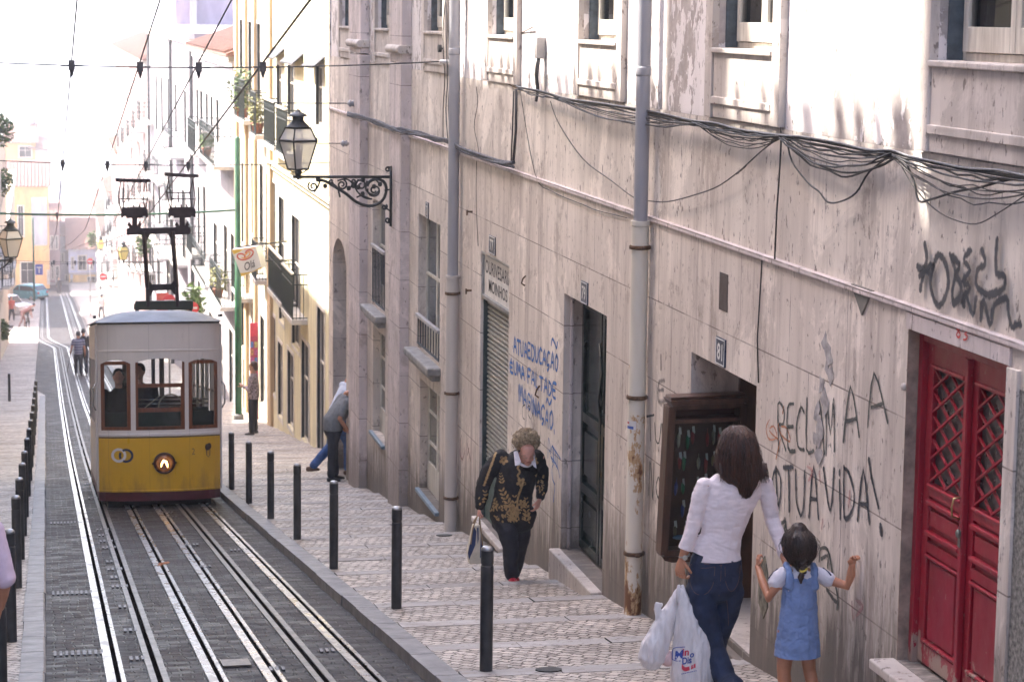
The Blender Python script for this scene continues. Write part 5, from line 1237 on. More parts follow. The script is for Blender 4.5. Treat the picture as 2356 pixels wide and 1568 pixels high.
# ring emblem, number, coupling hook
def ringmark(px, py, r, w_, mat, a0=0, a1=2*math.pi, out=.004, name='emblem_ring'):
    c = onY(px, py, YT+.1); n = 26; s = MB(); s.open = True
    for i in range(n):
        t0, t1 = a0+(a1-a0)*i/n, a0+(a1-a0)*(i+1)/n
        q = [mF(c.x+rr_*math.cos(t_), c.z+rr_*math.sin(t_), -out) for rr_, t_ in ((r-w_, t0), (r, t0), (r, t1), (r-w_, t1))]; s.quad(*q)
    s.build(name, mat, tram)
NAVY = simple('navy blue transfer', (.015, .028, .07), .4, 0, .1, 9); WHT = simple('white transfer', (.62, .58, .58), .4, 0, .1, 9)
ringmark(273.5, 1047, .100, .034, WHT, out=.004); ringmark(290, 1047.5, .098, .032, NAVY, -2.1, 2.15, .006); ringmark(290, 1047.5, .098, .032, NAVY, math.radians(150), math.radians(210), .0065)
c2_ = onY(444, 1036, YT+.15); text_mesh('2', simple('dark number paint', (.10, .07, .03), .5), tram, 'number', lambda u, q: mF(c2_.x-.022+.044*u, c2_.z-.045+.09*q, -.003))
c3 = onY(478, 1030, YT+.25); s = MB(); yk = mF(c3.x, c3.z, 0)[1]; s.ball((c3.x-.01, yk-.02, c3.z+.04), .035, .03, .05, 10, 7); s.ball((c3.x+.015, yk-.02, c3.z+.055), .03, .03, .045, 10, 7); s.tube([(c3.x-.025, yk-.02, c3.z+.01), (c3.x-.022, yk-.035, c3.z-.07), (c3.x, yk-.035, c3.z-.10), (c3.x+.022, yk-.035, c3.z-.07), (c3.x+.022, yk-.02, c3.z+.01)], .005, 6); s.build('coupling_hook', simple('dark iron hook', (.05, .025, .02), .5, .4), tram, True)
# underframe and wheels
s = MB(); s.box(x0+.12, x1-.12, YT+.5, yr-.3, Zsk-.35, Zmar); s.build('underframe', simple('black oily underframe', (.014, .013, .012), .8), tram)
# the car body follows the slope of the track
for ob in [o for o in col.objects if o.parent is tram or (o.parent and o.parent.parent is tram)]:
    oy = tram.location.y
    for v in ob.data.vertices: v.co.z -= .1414*(v.co.y+oy-YT-.1)
for y_ in (YT+1.6, YT+4.8):
    for x_ in (R3+.0, R4+.0):
        s = MB(); s.lathe((x_-.03, y_, gz(y_)+.25), [(.02, 0), (.24, 0), (.24, .06), (.02, .06)], 20, (1, 0, 0)); s.build('wheel', STEEL, tram, True)
# current collectors on the roof
YP = YT+5.0; zp = Z(250, 480, 3.5625)
def PP_(x, y, dy=0): return onY(*zp(x, y), YP)+Vector((0, dy, 0))
PM = simple('dark brown collector steel', (.035, .018, .020), .5, .4, .3, 8)
s = MB(); s.bar(PP_(520, 1475), PP_(1125, 1468), .08, .14); s.bar(PP_(520, 1530, .5), PP_(1125, 1530, .5), .09, .1); s.bar(PP_(545, 1480), PP_(545, 1575, .2), .06); s.bar(PP_(1100, 1475), PP_(1100, 1575, .2), .06)
s.build('roof_beam', simple('dark green roof beam', (.03, .038, .022), .6), tram, bevel=.01)
pan = MB()
for dy in (-.09, .09):
    pan.bar(PP_(612, 700, dy*.6), PP_(648, 1290, dy), .05, .05); pan.bar(PP_(648, 1290, dy), PP_(655, 1480, dy), .05, .05)
    pan.bar(PP_(910, 700, dy*.6), PP_(952, 1280, dy), .05, .05); pan.bar(PP_(952, 1280, dy), PP_(962, 1480, dy), .05, .05)
pan.bar(PP_(430, 708), PP_(1100, 686), .045, .10); pan.bar(PP_(640, 1290), PP_(960, 1280), .035, .10)
for a, b_ in (((650, 720), (618, 790)), ((880, 710), (925, 780)), ((690, 1290), (655, 1240)), ((900, 1280), (945, 1230)), ((685, 1300), (660, 1370)), ((905, 1290), (955, 1350))): pan.bar(PP_(*a), PP_(*b_), .035, .08)
pan.build('collector_frame', PM, tram, bevel=.006)
def head(cx, pl, pr, py, top, bars, tag_):
    h_ = MB()
    h_.bar(PP_(cx-75, 705), PP_(cx+80, 700), .06, .10); h_.bar(PP_(cx-60, 660), PP_(cx-30, 640), .08, .1); h_.bar(PP_(cx+60, 655), PP_(cx+30, 640), .08, .1); h_.bar(PP_(cx, 700), PP_(cx, py+20), .065, .08)
    h_.bar(PP_(cx-45, 690), PP_(cx-60, 610), .03); h_.bar(PP_(cx+45, 690), PP_(cx+55, 600), .03)
    h_.bar(PP_(pl, py-10), PP_(pr, py-12), .045, .14); h_.bar(PP_(pl+40, py+22), PP_(pr-40, py+20), .04, .10)
    for x in (pl, pr): h_.bar(PP_(x, py-40), PP_(x, py+50), .035)
    for k in (-60, 0, 60): h_.bar(PP_(cx+k, py-20), PP_(cx+k-14, py-85), .03, .02); h_.bar(PP_(cx+k+12, py-20), PP_(cx+k+20, py-60), .02)
    h_.bar(PP_(top[0], top[1], -.15), PP_(top[2], top[3], -.15), .05); h_.bar(PP_(top[0]+14, top[1]+26, .15), PP_(top[2]-14, top[3]+24, .15), .03)
    for x, y in ((top[0]+8, top[1]), (top[2]-8, top[3])): h_.bar(PP_(x, y, -.17), PP_(x, y+8, .17), .06, .05)
    for a, b_, dy in bars: h_.bar(PP_(*a, dy), PP_(*b_, dy), .017)
    h_.build('collector_head', PM, tram)
head(515, 385, 640, 510, (330, 160, 665, 168), [((370, 180), (352, 358), .12), ((352, 358), (375, 480), .12), ((620, 180), (600, 375), -.12), ((600, 375), (628, 480), -.12), ((405, 190), (400, 372), .12), ((400, 372), (392, 480), -.12), ((640, 190), (650, 372), .12), ((650, 372), (638, 480), .12), ((350, 365), (655, 368), 0)], 0)
head(1010, 880, 1140, 508, (840, 100, 1165, 120), [((870, 125), (845, 290), -.12), ((845, 290), (885, 470), -.12), ((1122, 140), (1085, 292), -.12), ((1085, 292), (1110, 470), -.12), ((870, 140), (900, 368), .12), ((900, 368), (900, 480), .12), ((1128, 150), (1152, 372), .12), ((1152, 372), (1135, 490), .12), ((838, 293), (1100, 296), -.12), ((898, 370), (1158, 374), .12), ((968, 296), (972, 400), 0)], 1)

# ================================================================== ice cream sign
fz = Z(650, 550, 2.85); YO = 50.0
def FP(x, y, dy=0): return onY(*fz(x, y), YO)+Vector((0, dy, 0))
TL2, TR2, BR2, BL2 = FP(80, 518), FP(283, 494), FP(335, 672), FP(165, 742)
e = empty('hanging_sign', FP(210, 740), 'small tilted white ice cream sign with a red and orange heart, beside the green pole', 'sign')
def FU(u, v, d=0): return TL2.lerp(TR2, u).lerp(BL2.lerp(BR2, u), v)+Vector((0, d, 0))
s = MB(); s.prism([FU(0, 0), FU(1, 0), FU(1, 1), FU(0, 1)], (.16, .55, 0)); s.build('board', simple('white sign plastic', (.78, .74, .72), .4, 0, .06, 3), e)
YG = simple('yellow sign print', (.72, .47, .08), .5, 0, .1, 3); RD = simple('red sign print', (.62, .09, .05), .5, 0, .1, 3); OR = simple('orange sign print', (.80, .36, .08), .5, 0, .1, 3)
s = MB(); s.prism([FU(0, 0, -.004), FU(.52, 0, -.004), FU(.30, .11, -.004), FU(.02, .17, -.004)], (0, .003, 0)); s.prism([FU(0, .99, -.004), FU(1, .99, -.004), FU(1, .93, -.004), FU(.5, .97, -.004), FU(.0, .87, -.004)], (0, .003, 0)); s.build('yellow_edge', YG, e)
s = MB(); s.prism([FU(.45, .0, -.004), FU(.98, 0, -.004), FU(.97, .045, -.004), FU(.5, .05, -.004)], (0, .003, 0)); s.build('orange_edge', OR, e)
def frib(pts, w_, mat, nm, d=-.006):
    s = MB(); s.open = True; pp = [FU(*p, d) for p in pts]; pp = smooth(pp, 4)
    for i in range(len(pp)-1):
        t_ = (pp[min(i+2, len(pp)-1)]-pp[max(i-1, 0)]).normalized(); n_ = Vector((-t_.z, 0, t_.x))*w_/2
        s.quad(pp[i]-n_, pp[i+1]-n_, pp[i+1]+n_, pp[i]+n_)
    s.build(nm, mat, e)
frib([(.46, .44), (.30, .43), (.16, .36), (.14, .24), (.26, .18), (.42, .24), (.44, .34), (.38, .36)], .030, RD, 'heart_swirl')
frib([(.46, .44), (.62, .40), (.78, .30), (.84, .18), (.76, .10), (.60, .11), (.50, .20)], .030, RD, 'heart_swirl', -.0065)
frib([(.30, .33), (.38, .38), (.52, .36), (.66, .28), (.70, .19), (.62, .17), (.52, .24), (.44, .26)], .026, OR, 'heart_curl', -.0072)
text_mesh('Olá', simple('dark sign lettering', (.05, .04, .05), .5), e, 'lettering', lambda u, q: FU(.26+.52*u, .86-.30*q-.04*u, -.006), slant=.35, bold=.006)
s = MB(); s.bar(FU(.3, 0, .4), Vector((XB, YO+.6, FU(.3, 0).z+.1)), .03); s.bar(FU(.4, .6, .5), Vector((XB, YO+.6, FU(.3, .6).z)), .03); s.build('sign_arm', IRON, e)

# ================================================================== other buildings
REVEAL_SHADE = simple('dark grey green reveal shade', (.035, .045, .05), .55, 0, .3, 10); TILE = simple('faded clay roof tiles', (.27, .135, .10), .8, 0, .35, 5, (.15, .08, .06), .8, .04, (1, 6, 1))
TRIM = simple('pale stone trim', (.62, .58, .53), .7, 0, .2, 5); PANE = simple('dark far pane', (.022, .024, .03), .45, 0, .3, 1.5, spec=.25)
def wall_paint(name, c, var=.12): return simple(name, c, .85, 0, var, 1.6, tuple(q*(1-var*2.2) for q in c), .2, .01, (1, 2, .35))
def win_parts(par, m, a, b, c, d, D=.16, frame=True, shut=False, arch=False, trim=True, jamb=False):
    """window (> pane): m maps (u along, z, depth)"""
    s = MB(); f = .05
    if frame:
        for (p, q, r, t_) in ((a, a+f, c, d), (b-f, b, c, d), (a+f, b-f, d-f, d), (a+f, b-f, c, c+f), ((a+b)/2-.02, (a+b)/2+.02, c+f, d-f), (a+f, b-f, c+(d-c)*.62, c+(d-c)*.62+.04)):
            s.prism([m(p, r, D-.035), m(q, r, D-.035), m(q, t_, D-.035), m(p, t_, D-.035)], Vector(m(p, r, D))-Vector(m(p, r, D-.035)))
    w_ = s.build('window', REVEAL_SHADE if shut else WHITEWOOD, par)
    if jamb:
        j_ = MB(); j_.prism([m(b-.035, c+.01, .004), m(b-.003, c+.01, .004), m(b-.003, d-.01, .004), m(b-.035, d-.01, .004)], Vector(m(b, c, D-.04))-Vector(m(b, c, .004))); j_.build('jamb_shade', REVEAL_SHADE, w_)  # dark strip on the far jamb paints in the shade of the reveal
    g = MB(); g.open = True; g.quad(m(a, c, D-.01), m(b, c, D-.01), m(b, d, D-.01), m(a, d, D-.01)); g.build('pane', PANE, w_)
    if trim:
        t_ = MB(); k = .09
        for (p, q, r, t2) in ((a-k, a, c-.02, d+k), (b, b+k, c-.02, d+k), (a, b, d, d+k), (a-k*1.3, b+k*1.3, c-.09, c-.02)):
            t_.prism([m(p, r, -.010), m(q, r, -.010), m(q, t2, -.010), m(p, t2, -.010)], Vector(m(p, r, .02))-Vector(m(p, r, -.010)))
        t_.build('window_trim', TRIM, w_)
    return w_
def balcony(par, Y0, Y1, zs, h=.82, dep=.28, X=XW, bars=14, mat=None, rail=None):
    s = MB(); s.box(X-dep-.03, X+.02, Y0-.03, Y1+.03, zs-.11, zs); b_ = s.build('balcony', TRIM, par, bevel=.01)
    s = MB()
    for i in range(bars):
        y = Y0+(Y1-Y0)*i/(bars-1); s.bar((X-dep, y, zs), (X-dep, y, zs+h), .016)
        if i < bars-1: s.bar((X-dep, y, zs+h*.78), (X-dep, y+(Y1-Y0)/(bars-1), zs+h*.93), .010); s.bar((X-dep, y, zs+h*.16), (X-dep, y+(Y1-Y0)/(bars-1), zs+.02), .010)
    for y in (Y0, Y1):
        for k in range(4): s.bar((X-dep+dep*k/4, y, zs), (X-dep+dep*k/4, y, zs+h), .014)
    for z in (zs+.03, zs+h*.78, zs+h):
        s.bar((X-dep, Y0, z), (X-dep, Y1, z), .025)
        for y in (Y0, Y1): s.bar((X-dep, y, z), (X, y, z), .022)
    s.build('railing', mat or simple('dark green balcony iron', (.02, .032, .032), .45), b_)
    if rail: s = MB(); s.box(X-dep-.03, X-dep+.03, Y0, Y1, zs+h, zs+h+.035); s.build('handrail', rail, b_)
    return b_
def mass(par, X, y0, y1, zt_, depth=8, mat=None, sgn=1, zb=None):
    zb = zb if zb is not None else gz(y1)-1.5
    s = MB(); s.open = True; D = .45*sgn; X2 = X+depth*sgn
    s.quad((X, y0, zb), (X2, y0, zb), (X2, y0, zt_), (X, y0, zt_)); s.quad((X, y1, zb), (X2, y1, zb), (X2, y1, zt_), (X, y1, zt_)); s.quad((X2, y0, zb), (X2, y1, zb), (X2, y1, zt_), (X2, y0, zt_)); s.quad((X+D, y0, zb), (X+D, y1, zb), (X+D, y1, zt_), (X+D, y0, zt_)); s.quad((X, y0, zt_), (X2, y0, zt_), (X2, y1, zt_), (X, y1, zt_))
    s.build('side_walls', mat, par)
def tiled_roof(par, X, y0, y1, z, depth=6, rise=1.6, over=.3, sgn=1):
    s = MB(); a, b_ = X-over*sgn, X+depth*sgn; xm = (a+b_)/2
    s.prism([(a, y0-over, z), (xm, y0-over, z+rise), (b_, y0-over, z), (b_, y0-over, z-.08), (a, y0-over, z-.08)], (0, y1-y0+2*over, 0)); r_ = s.build('roof', TILE, par)
    s = MB(); n = int((y1-y0)/.32)
    for i in range(n): y = y0+(i+.5)*(y1-y0)/n; s.bar((a-.02*sgn, y, z+.03), (xm, y, z+rise+.03), .10, .07)
    s.build('roof_tiles', TILE, r_)
def facade(name, label, X, y0, y1, zt_, mat, rects=(), autos=None, group=None, sgn=1, cornice=True, roof=None, frame=True):
    """rects: openings measured in the frame (left, right, top, bottom); autos: list of (Y0, Y1, Z0, Z1)"""
    e = empty(name, (X, (y0+y1)/2, gz((y0+y1)/2)), label, 'building', group); m = (lambda u, v, d: (X+d*sgn, u, v)); ops = []
    for (pl, pr, pt, pb) in rects:
        ya, yb = sorted((onX(pl, (pt+pb)/2, X).y, onX(pr, (pt+pb)/2, X).y)); zc, zd = onX((pl+pr)/2, pb, X).z, onX((pl+pr)/2, pt, X).z
        ops.append((max(ya, y0+.03), min(yb, y1-.03), zc, zd, .09))
    ops += [(a, b, c, d, .16) for a, b, c, d in (autos or [])]
    s = MB(); wallgrid(s, m, y0, y1, gz(y1)-1.5, zt_, ops, .18); s.build('wall', mat, e)
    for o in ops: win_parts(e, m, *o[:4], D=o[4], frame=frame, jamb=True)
    mass(e, X, y0, y1, zt_, 8, mat, sgn)
    if cornice:
        s = MB(); s.box(X-.22*sgn, X+.03*sgn, y0+.01, y1-.01, zt_-.22, zt_+.02); s.box(X-.12*sgn, X+.03*sgn, y0+.01, y1-.01, zt_-.4, zt_-.22); s.build('cornice', TRIM, e, bevel=.02)
    if roof: tiled_roof(e, X, y0, y1, zt_+.02, 7, roof, .3, sgn)
    return e
YEL1 = wall_paint('lemon yellow stucco', (.66, .60, .40)); CRM = wall_paint('cream stucco', (.66, .61, .48)); OCH = wall_paint('ochre orange stucco', (.58, .42, .25)); WH = wall_paint('whitewashed stucco', (.44, .41, .42), .14); WH2 = wall_paint('greyish white stucco', (.35, .32, .35), .14); PNK = wall_paint('pink washed stucco', (.36, .25, .24))
YA = YE-.3
Yp = lambda px: onX(px, 400, XB).y
YQ = Yp(620)
e = facade('yellow_house', 'bright lemon yellow house with black awnings and iron balconies next to the stone house', XB, YA, YQ, 5.0, YEL1,
    [(727, 743, 152, 290), (662, 678, 150, 268), (637, 648, 150, 250), (672, 690, 500, 800), (642, 654, 455, 740), (682, 700, 375, 470) if False else (625, 634, 420, 600), (730, 747, 712, 1050), (694, 712, 790, 1020), (662, 676, 812, 985), (640, 650, 790, 960), (688, 702, 350, 352) if False else (628, 634, 730, 905)])
def pbal(par, pl, pr, prail, h=.9, dep=.30, bars=16, rail=None):
    ya, yb = sorted((Yp(pl), Yp(pr))); zr = onX(pr, prail, XB-dep).z; return balcony(par, ya, yb, zr-h, h, dep, XB, bars, None, rail)
pbal(e, 682, 707, 668, .92, rail=WHITEWOOD); pbal(e, 648, 680, 632, .92, rail=WHITEWOOD, bars=22)
pbal(e, 668, 692, 268, .95, rail=WHITEWOOD); pbal(e, 638, 664, 250, .95, rail=WHITEWOOD)
s = MB(); s.box(XB-.05, XB+.03, YA+.01, YQ-.1, -3.62, -3.50); s.box(XB-.10, XB+.03, YA+.01, YQ-.1, -3.50, -3.44); s.build('string_course', CRM, e)
s = MB(); s.box(XB-.07, XB+.03, YQ-.8, YQ-.02, gz(52)-.5, 4.9); s.build('corner_pilaster', OCH, e)
for (a, b_, t_, bt) in ((712, 745, 127, 152), (660, 696, 120, 148), (628, 652, 110, 145)):
    y_0, y_1 = sorted((onX(a, t_, XB-.02).y, onX(b_, t_, XB-.02).y)); z_ = onX((a+b_)/2, t_, XB).z; s = MB()
    s.prism([(XB, y_0, z_), (XB-.24, y_0, z_-.21), (XB-.24, y_0, z_-.235), (XB, y_0, z_-.03)], (0, (y_1-y_0)*.8, 0)); s.build('awning', simple('black awning canvas', (.02, .02, .025), .7), e)
s = MB(); s.box(XW-.03, XW+.03, YA+.01, 46.5, gz(46)-1, gz(41)+.75) if False else None
e = facade('arched_house', 'tall ochre trimmed house with arched windows behind the green pole', XB, YQ+.02, Yp(545), 6.5, CRM,
    [(552, 560, 45, 200), (572, 580, 50, 215), (592, 600, 55, 230), (556, 564, 375, 560), (579, 587, 375, 540), (598, 606, 380, 560), (612, 618, 400, 600), (556, 564, 680, 800), (580, 590, 690, 890), (600, 609, 730, 930), (560, 567, 830, 945)])
for (a, b_) in ((566, 571), (588, 592), (545, 550)): 
    y_0, y_1 = sorted((onX(a, 300, XB).y, onX(b_, 300, XB).y)); s = MB(); s.box(XB-.08, XB+.03, y_0, y_1, gz(62)-.6, 6.1); s.build('pilaster', OCH, e)
pbal(e, 606, 618, 225, 1.0); pbal(e, 566, 590, 195, 1.0); pbal(e, 607, 618, 590, .9); pbal(e, 560, 580, 640, .9)
def zat(py, Y): return -(py-20)/5410*Y
e = facade('white_house', 'sunlit white house with green iron balconies between the green pole and the tram', XB, Yp(545)+.04, Yp(450), zat(112, 69), WH,
    [(452, 457, 205, 292), (461, 467, 210, 300), (474, 479, 215, 300), (485, 490, 222, 330), (498, 504, 230, 330), (455, 460, 430, 560), (468, 474, 430, 600), (492, 500, 515, 640), (516, 524, 520, 680), (532, 540, 540, 700), (456, 461, 640, 760), (482, 489, 720, 860), (505, 513, 790, 920), (528, 536, 760, 930)], roof=1.3)
pbal(e, 456, 474, 300, 1.05, .35); pbal(e, 505, 543, 330, 1.05, .6, 20); pbal(e, 470, 500, 628, 1.0, .4); pbal(e, 512, 540, 672, 1.0, .4); pbal(e, 455, 468, 560, 1.0, .4)
e = facade('white_house', 'tall plain white house with four dark slit windows, left of the tiled white house', XB, Yp(450)+.04, Yp(345), zat(66, 92), WH2,
    [(358, 362, 175, 300), (371, 375, 178, 305), (386, 390, 182, 310), (403, 407, 195, 305), (424, 429, 210, 330), (352, 356, 400, 500), (365, 370, 405, 520), (382, 388, 410, 540), (420, 428, 440, 600), (350, 355, 560, 650), (362, 369, 560, 670), (384, 391, 600, 700)])
for pl_, pr_, pt_ in ((352, 368, 402), (376, 392, 405), (404, 424, 330), (352, 366, 560), (378, 394, 590), (404, 430, 600), (400, 426, 480)): pbal(e, pl_, pr_, pt_, 1.0, .5, 9)
for px_ in (347, 398, 446):
    y_ = Yp(px_); q = MB(); q.lathe((XB-.08, y_, gz(y_)), [(.07, 0), (.07, zat(70, 92)-gz(y_)-.3)], 8); q.build('downpipe', simple('dark far downpipe', (.10, .10, .10), .6), e)
def autow(y0, y1, z0, z1, ny, nz, w=.95, h=1.5):
    out = []
    for i in range(ny):
        for k in range(nz):
            c = y0+(y1-y0)*(i+.5)/ny; z = z1-(z1-z0)*(k+.5)/nz; out.append((c-w/2, c+w/2, z-h/2, z+h/2))
    return out
e = facade('corner_house', 'pinkish old house with an overhanging tiled hip roof, in the haze right of the sky', XB-.1, Yp(345)+.04, Yp(272), zat(128, 122), PNK, autos=autow(Yp(345)+.5, Yp(272)-.5, gz(135)+2.6, zat(128, 122)-.6, 8, 4, 1.1, 1.7), roof=1.4)
for yb_ in (112, 119, 127, 136, 144):
    for h_ in (4.0, 7.6, 11.2): balcony(e, yb_, yb_+4, gz(yb_+2)+h_, 1.0, .55, X=XB-.1, bars=8)
YT2 = Yp(272)
specs = [(YT2+.04, 164, 250, WH, 'pale house with a jutting balcony low in the haze on the right', 4), (164.04, 182, 330, PNK, 'narrow pink house in the haze behind the yellow street lamp', 5), (182.04, 204, 430, WH2, 'small greyish house far down the right side near the round red sign', 6), (204.04, 240, 500, WH, 'last white house on the right before the end of the street', 10)]
for (a, b_, pt, mt, lb, n) in specs:
    zt_ = zat(pt, (a+b_)/2); e = facade('row_house', lb, XB, a, b_, zt_, mt, autos=autow(a+.5, b_-.5, gz(b_)+2.6, zt_-.5, n, 3 if zt_-gz(b_) > 9 else 2, 1.2, 1.8), group=None, roof=1.3)
    balcony(e, a+2, a+6, gz(b_)+3.6, .9, .4, bars=8, X=XB); balcony(e, a+7, a+11, gz(b_)+6.4, 1.0, .6, bars=8, X=XB); balcony(e, a+1, a+5, gz(b_)+7.2, 1.0, .6, bars=8, X=XB); balcony(e, a+9, a+13, gz(b_)+3.4, 1.0, .6, bars=8, X=XB)
# mauve tower block rising behind
e = empty('tower_block', (9, 125, -10), 'two flat mauve walls rising behind the white roofs at the top edge', 'building')
s = MB(); x_ = lambda px, Y: (px-93)*Y/5300
s.box(x_(392, 125), x_(426, 125), 125, 133, -25, 9); s.box(x_(436, 125), x_(560, 125), 126, 134, -25, 9); s.build('wall', wall_paint('mauve grey render', (.34, .27, .36)), e)
s = MB(); s.box(x_(424, 125), x_(438, 125), 124.6, 126, -25, 8); s.build('white_pier', WH, e)
s = MB(); s.box(x_(388, 125), x_(565, 125), 124.2, 126, zat(52, 124.5)-.2, zat(52, 124.5)); s.build('ledge', TRIM, e)
# left row: tall houses just outside the frame, their ends visible at the left edge
LR = [(-12, 15.8, 11.6, WH2, 'unseen tall grey plastered house opposite the red door'), (15.85, 31.9, 8.30, CRM, 'unseen lower cream house opposite the graffiti wall'), (31.95, 42.0, 11.6, WH2, 'tall pale house opposite the iron lamp bracket'), (42.05, 60, 4.3, OCH, 'low ochre house opposite the yellow house'), (60.05, 80, -1.2, WH, 'low white house on the left side below the green rod'), (80.05, 102, -3.9, PNK, 'pink house with plants at the left edge'), (102.05, 126, -5.6, CRM, 'cream house whose corner shows at the left edge')]  # eave heights stepped to shape the shadow edge on the stone house
for (a, b_, zt_, mt, lb) in LR:
    n = max(2, int((b_-a)/3.2)); e = facade('row_house', lb, XL, a, b_, zt_, mt, autos=autow(a, b_, gz(b_)+3.3, zt_-.8, n, max(1, int((zt_-gz(b_)-3)/3.2)), 1.0, 1.7), sgn=-1)
    if 15 < a < 17:
        q = MB(); y_ = a+.1
        while y_ < b_-.2: q.box(XL+.05, XL+.34, y_, y_+random.uniform(.10, .24), 8.31, 8.35+.05*random.random()); y_ += random.uniform(.26, .6)
        q.build('eave_tiles', TILE, e)
    if b_ > 78:
        for k in range(3): balcony(e, a+3+k*6, a+6+k*6, gz((a+b_)/2)+4.2, .9, -.45, X=XL, bars=8)
s = MB(); s.box(-3.2, -2.2, 20.2, 21.3, 8, 11.0)  # unseen stack added to cast a patch of shade on the upper stone wall
o = s.build('chimney', CRM); tag(o, 'unseen chimney stack added on the cream house to shade the wall opposite', 'chimney'); set_origin(o, (-2.7, 20.7, 8.4))
X2_ = -2.75
e = facade('row_house', 'dark shaded house with awnings left of the green hatchback', X2_, 150, 172, -12.6, CRM, autos=autow(150, 172, -23, -13.5, 6, 3), sgn=-1)
e2 = facade('row_house', 'farthest house of the left side above the parked cars', X2_, 172.05, 228, -15.5, OCH, autos=autow(173, 227, -25, -16, 12, 3), sgn=-1)
for k in range(4): balcony(e2, 175+k*12, 180+k*12, -20.5, .9, -.5, X=X2_, bars=8)
for k in range(3): balcony(e, 152+k*6.5, 156+k*6.5, -17.5, .9, -.5, X=X2_, bars=8)
# houses closing the street, facing the viewer
def mYp(Y): return lambda u, v, d: (u, Y+d, v)
def endhouse(name, label, px0, px1, Y, pt, pb, mat, rects, depth=8, roof=None):
    xa, xb = x_(px0, Y), x_(px1, Y); zt_, zb_ = zat(pt, Y), gz(Y)-1.5
    e = empty(name, ((xa+xb)/2, Y, gz(Y)), label, 'building'); m = mYp(Y); ops = []
    for (a, b_, c, d) in rects: ops.append((x_(a, Y), x_(b_, Y), zat(d, Y), zat(c, Y), .2))
    s = MB(); wallgrid(s, m, xa, xb, zb_, zt_, ops, .2); s.build('wall', mat, e)
    for o in ops: win_parts(e, m, *o[:4], D=.2)
    s = MB(); s.open = True
    for x in (xa, xb): s.quad((x, Y, zb_), (x, Y+depth, zb_), (x, Y+depth, zt_), (x, Y, zt_))
    s.quad((xa, Y+.5, zb_), (xb, Y+.5, zb_), (xb, Y+.5, zt_), (xa, Y+.5, zt_)); s.quad((xa, Y, zt_), (xb, Y, zt_), (xb, Y+depth, zt_), (xa, Y+depth, zt_)); s.build('side_walls', mat, e)
    if roof:
        s = MB(); s.prism([(xa-.3, Y-.4, zt_), (xa-.3, Y+depth/2, zt_+roof), (xa-.3, Y+depth, zt_)], (xb-xa+.6, 0, 0)); r_ = s.build('roof', TILE, e)
        s = MB(); n = int((xb-xa)/.35)
        for i in range(n+1): x = xa+(xb-xa)*i/n; s.bar((x, Y-.42, zt_+.05), (x, Y+depth/2, zt_+roof+.05), .13, .1, up=(1, 0, 0))
        s.build('roof_tiles', TILE, r_)
    return e
ORG1 = wall_paint('strong orange stucco', (.72, .40, .17)); YLW = wall_paint('warm yellow stucco', (.70, .48, .20)); BLU = wall_paint('pale blue grey stucco', (.50, .52, .66))
e = endhouse('orange_house', 'tall orange house with a small white window high up, closing the street on the left', -30, 104, 242, 425, 690, ORG1, [(40, 70, 600, 650), (100, 102, 620, 650), (70, 96, 470, 560), (36, 48, 470, 540)], roof=2.4)
s = MB(); s.box(x_(66, 242), x_(100, 242), 241.9, 242.1, zat(560, 242), zat(450, 242)); s.build('pale_panel', WH, e)
e = endhouse('orange_house', 'upper pale orange gable with the small white window and round pink chimney', -10, 77, 256, 325, 690, ORG1, [(41, 68, 333, 358)], roof=2.0)
s = MB(); s.box(x_(77, 256), x_(106, 256), 255.9, 264, gz(256)-1, zat(340, 256)); s.build('white_wing', WH, e)
s = MB(); s.prism([(x_(60, 256), 255.5, zat(338, 256)), (x_(112, 256), 255.5, zat(338, 256)), (x_(104, 256), 259, zat(318, 256)), (x_(66, 256), 259, zat(310, 256))], (0, 4, 0)); s.build('wing_roof', TILE, e)
s = MB(); s.lathe((x_(66, 260), 260, zat(335, 260)), [(.62, -1), (.62, 3.4), (.5, 3.6), (.3, 3.75)], 14); s.build('chimney', PNK, e, True)
endhouse('pink_house', 'narrow pink and orange house front beside the tall orange house', 104.3, 128, 250, 505, 690, PNK, [(108, 113, 540, 570), (118, 123, 540, 570), (108, 113, 600, 640), (118, 125, 610, 672)], roof=1.6)
endhouse('cream_house', 'slim cream house front left of the yellow ground floor', 128.3, 146, 252, 540, 690, WH, [(131, 136, 580, 600), (139, 144, 630, 672)], roof=1.2)
e = endhouse('yellow_shop_house', 'low house with yellow ground floor and blue upper floor closing the street', 146.3, 212, 250, 570, 690, BLU, [(153, 158, 590, 618), (168, 186, 586, 620), (192, 200, 592, 618), (188, 206, 635, 662), (150, 155, 640, 674)], roof=3.0)
s = MB(); Y_ = 249.93; 
for (a, b_, c, d) in ((146.5, 149.5, 630, 680), (155.5, 187.5, 630, 680), (206.5, 211.8, 630, 680), (187.5, 206.5, 662.5, 680), (187.5, 206.5, 630, 634.5)): s.box(x_(a, 250), x_(b_, 250), Y_, 250.0, zat(d, 250), zat(c, 250))
s.build('yellow_ground_floor', YLW, e)
s = MB(); s.box(x_(146, 250), x_(212, 250), Y_-.1, 250.02, zat(629.5, 250), zat(625, 250)); s.build('floor_band', WH, e)
endhouse('white_house', 'hazy white house partly hidden at the right end of the street', 212.3, 262, 248, 470, 690, WH2, [(216, 222, 500, 530), (216, 222, 560, 600), (228, 236, 500, 530)], roof=1.5)
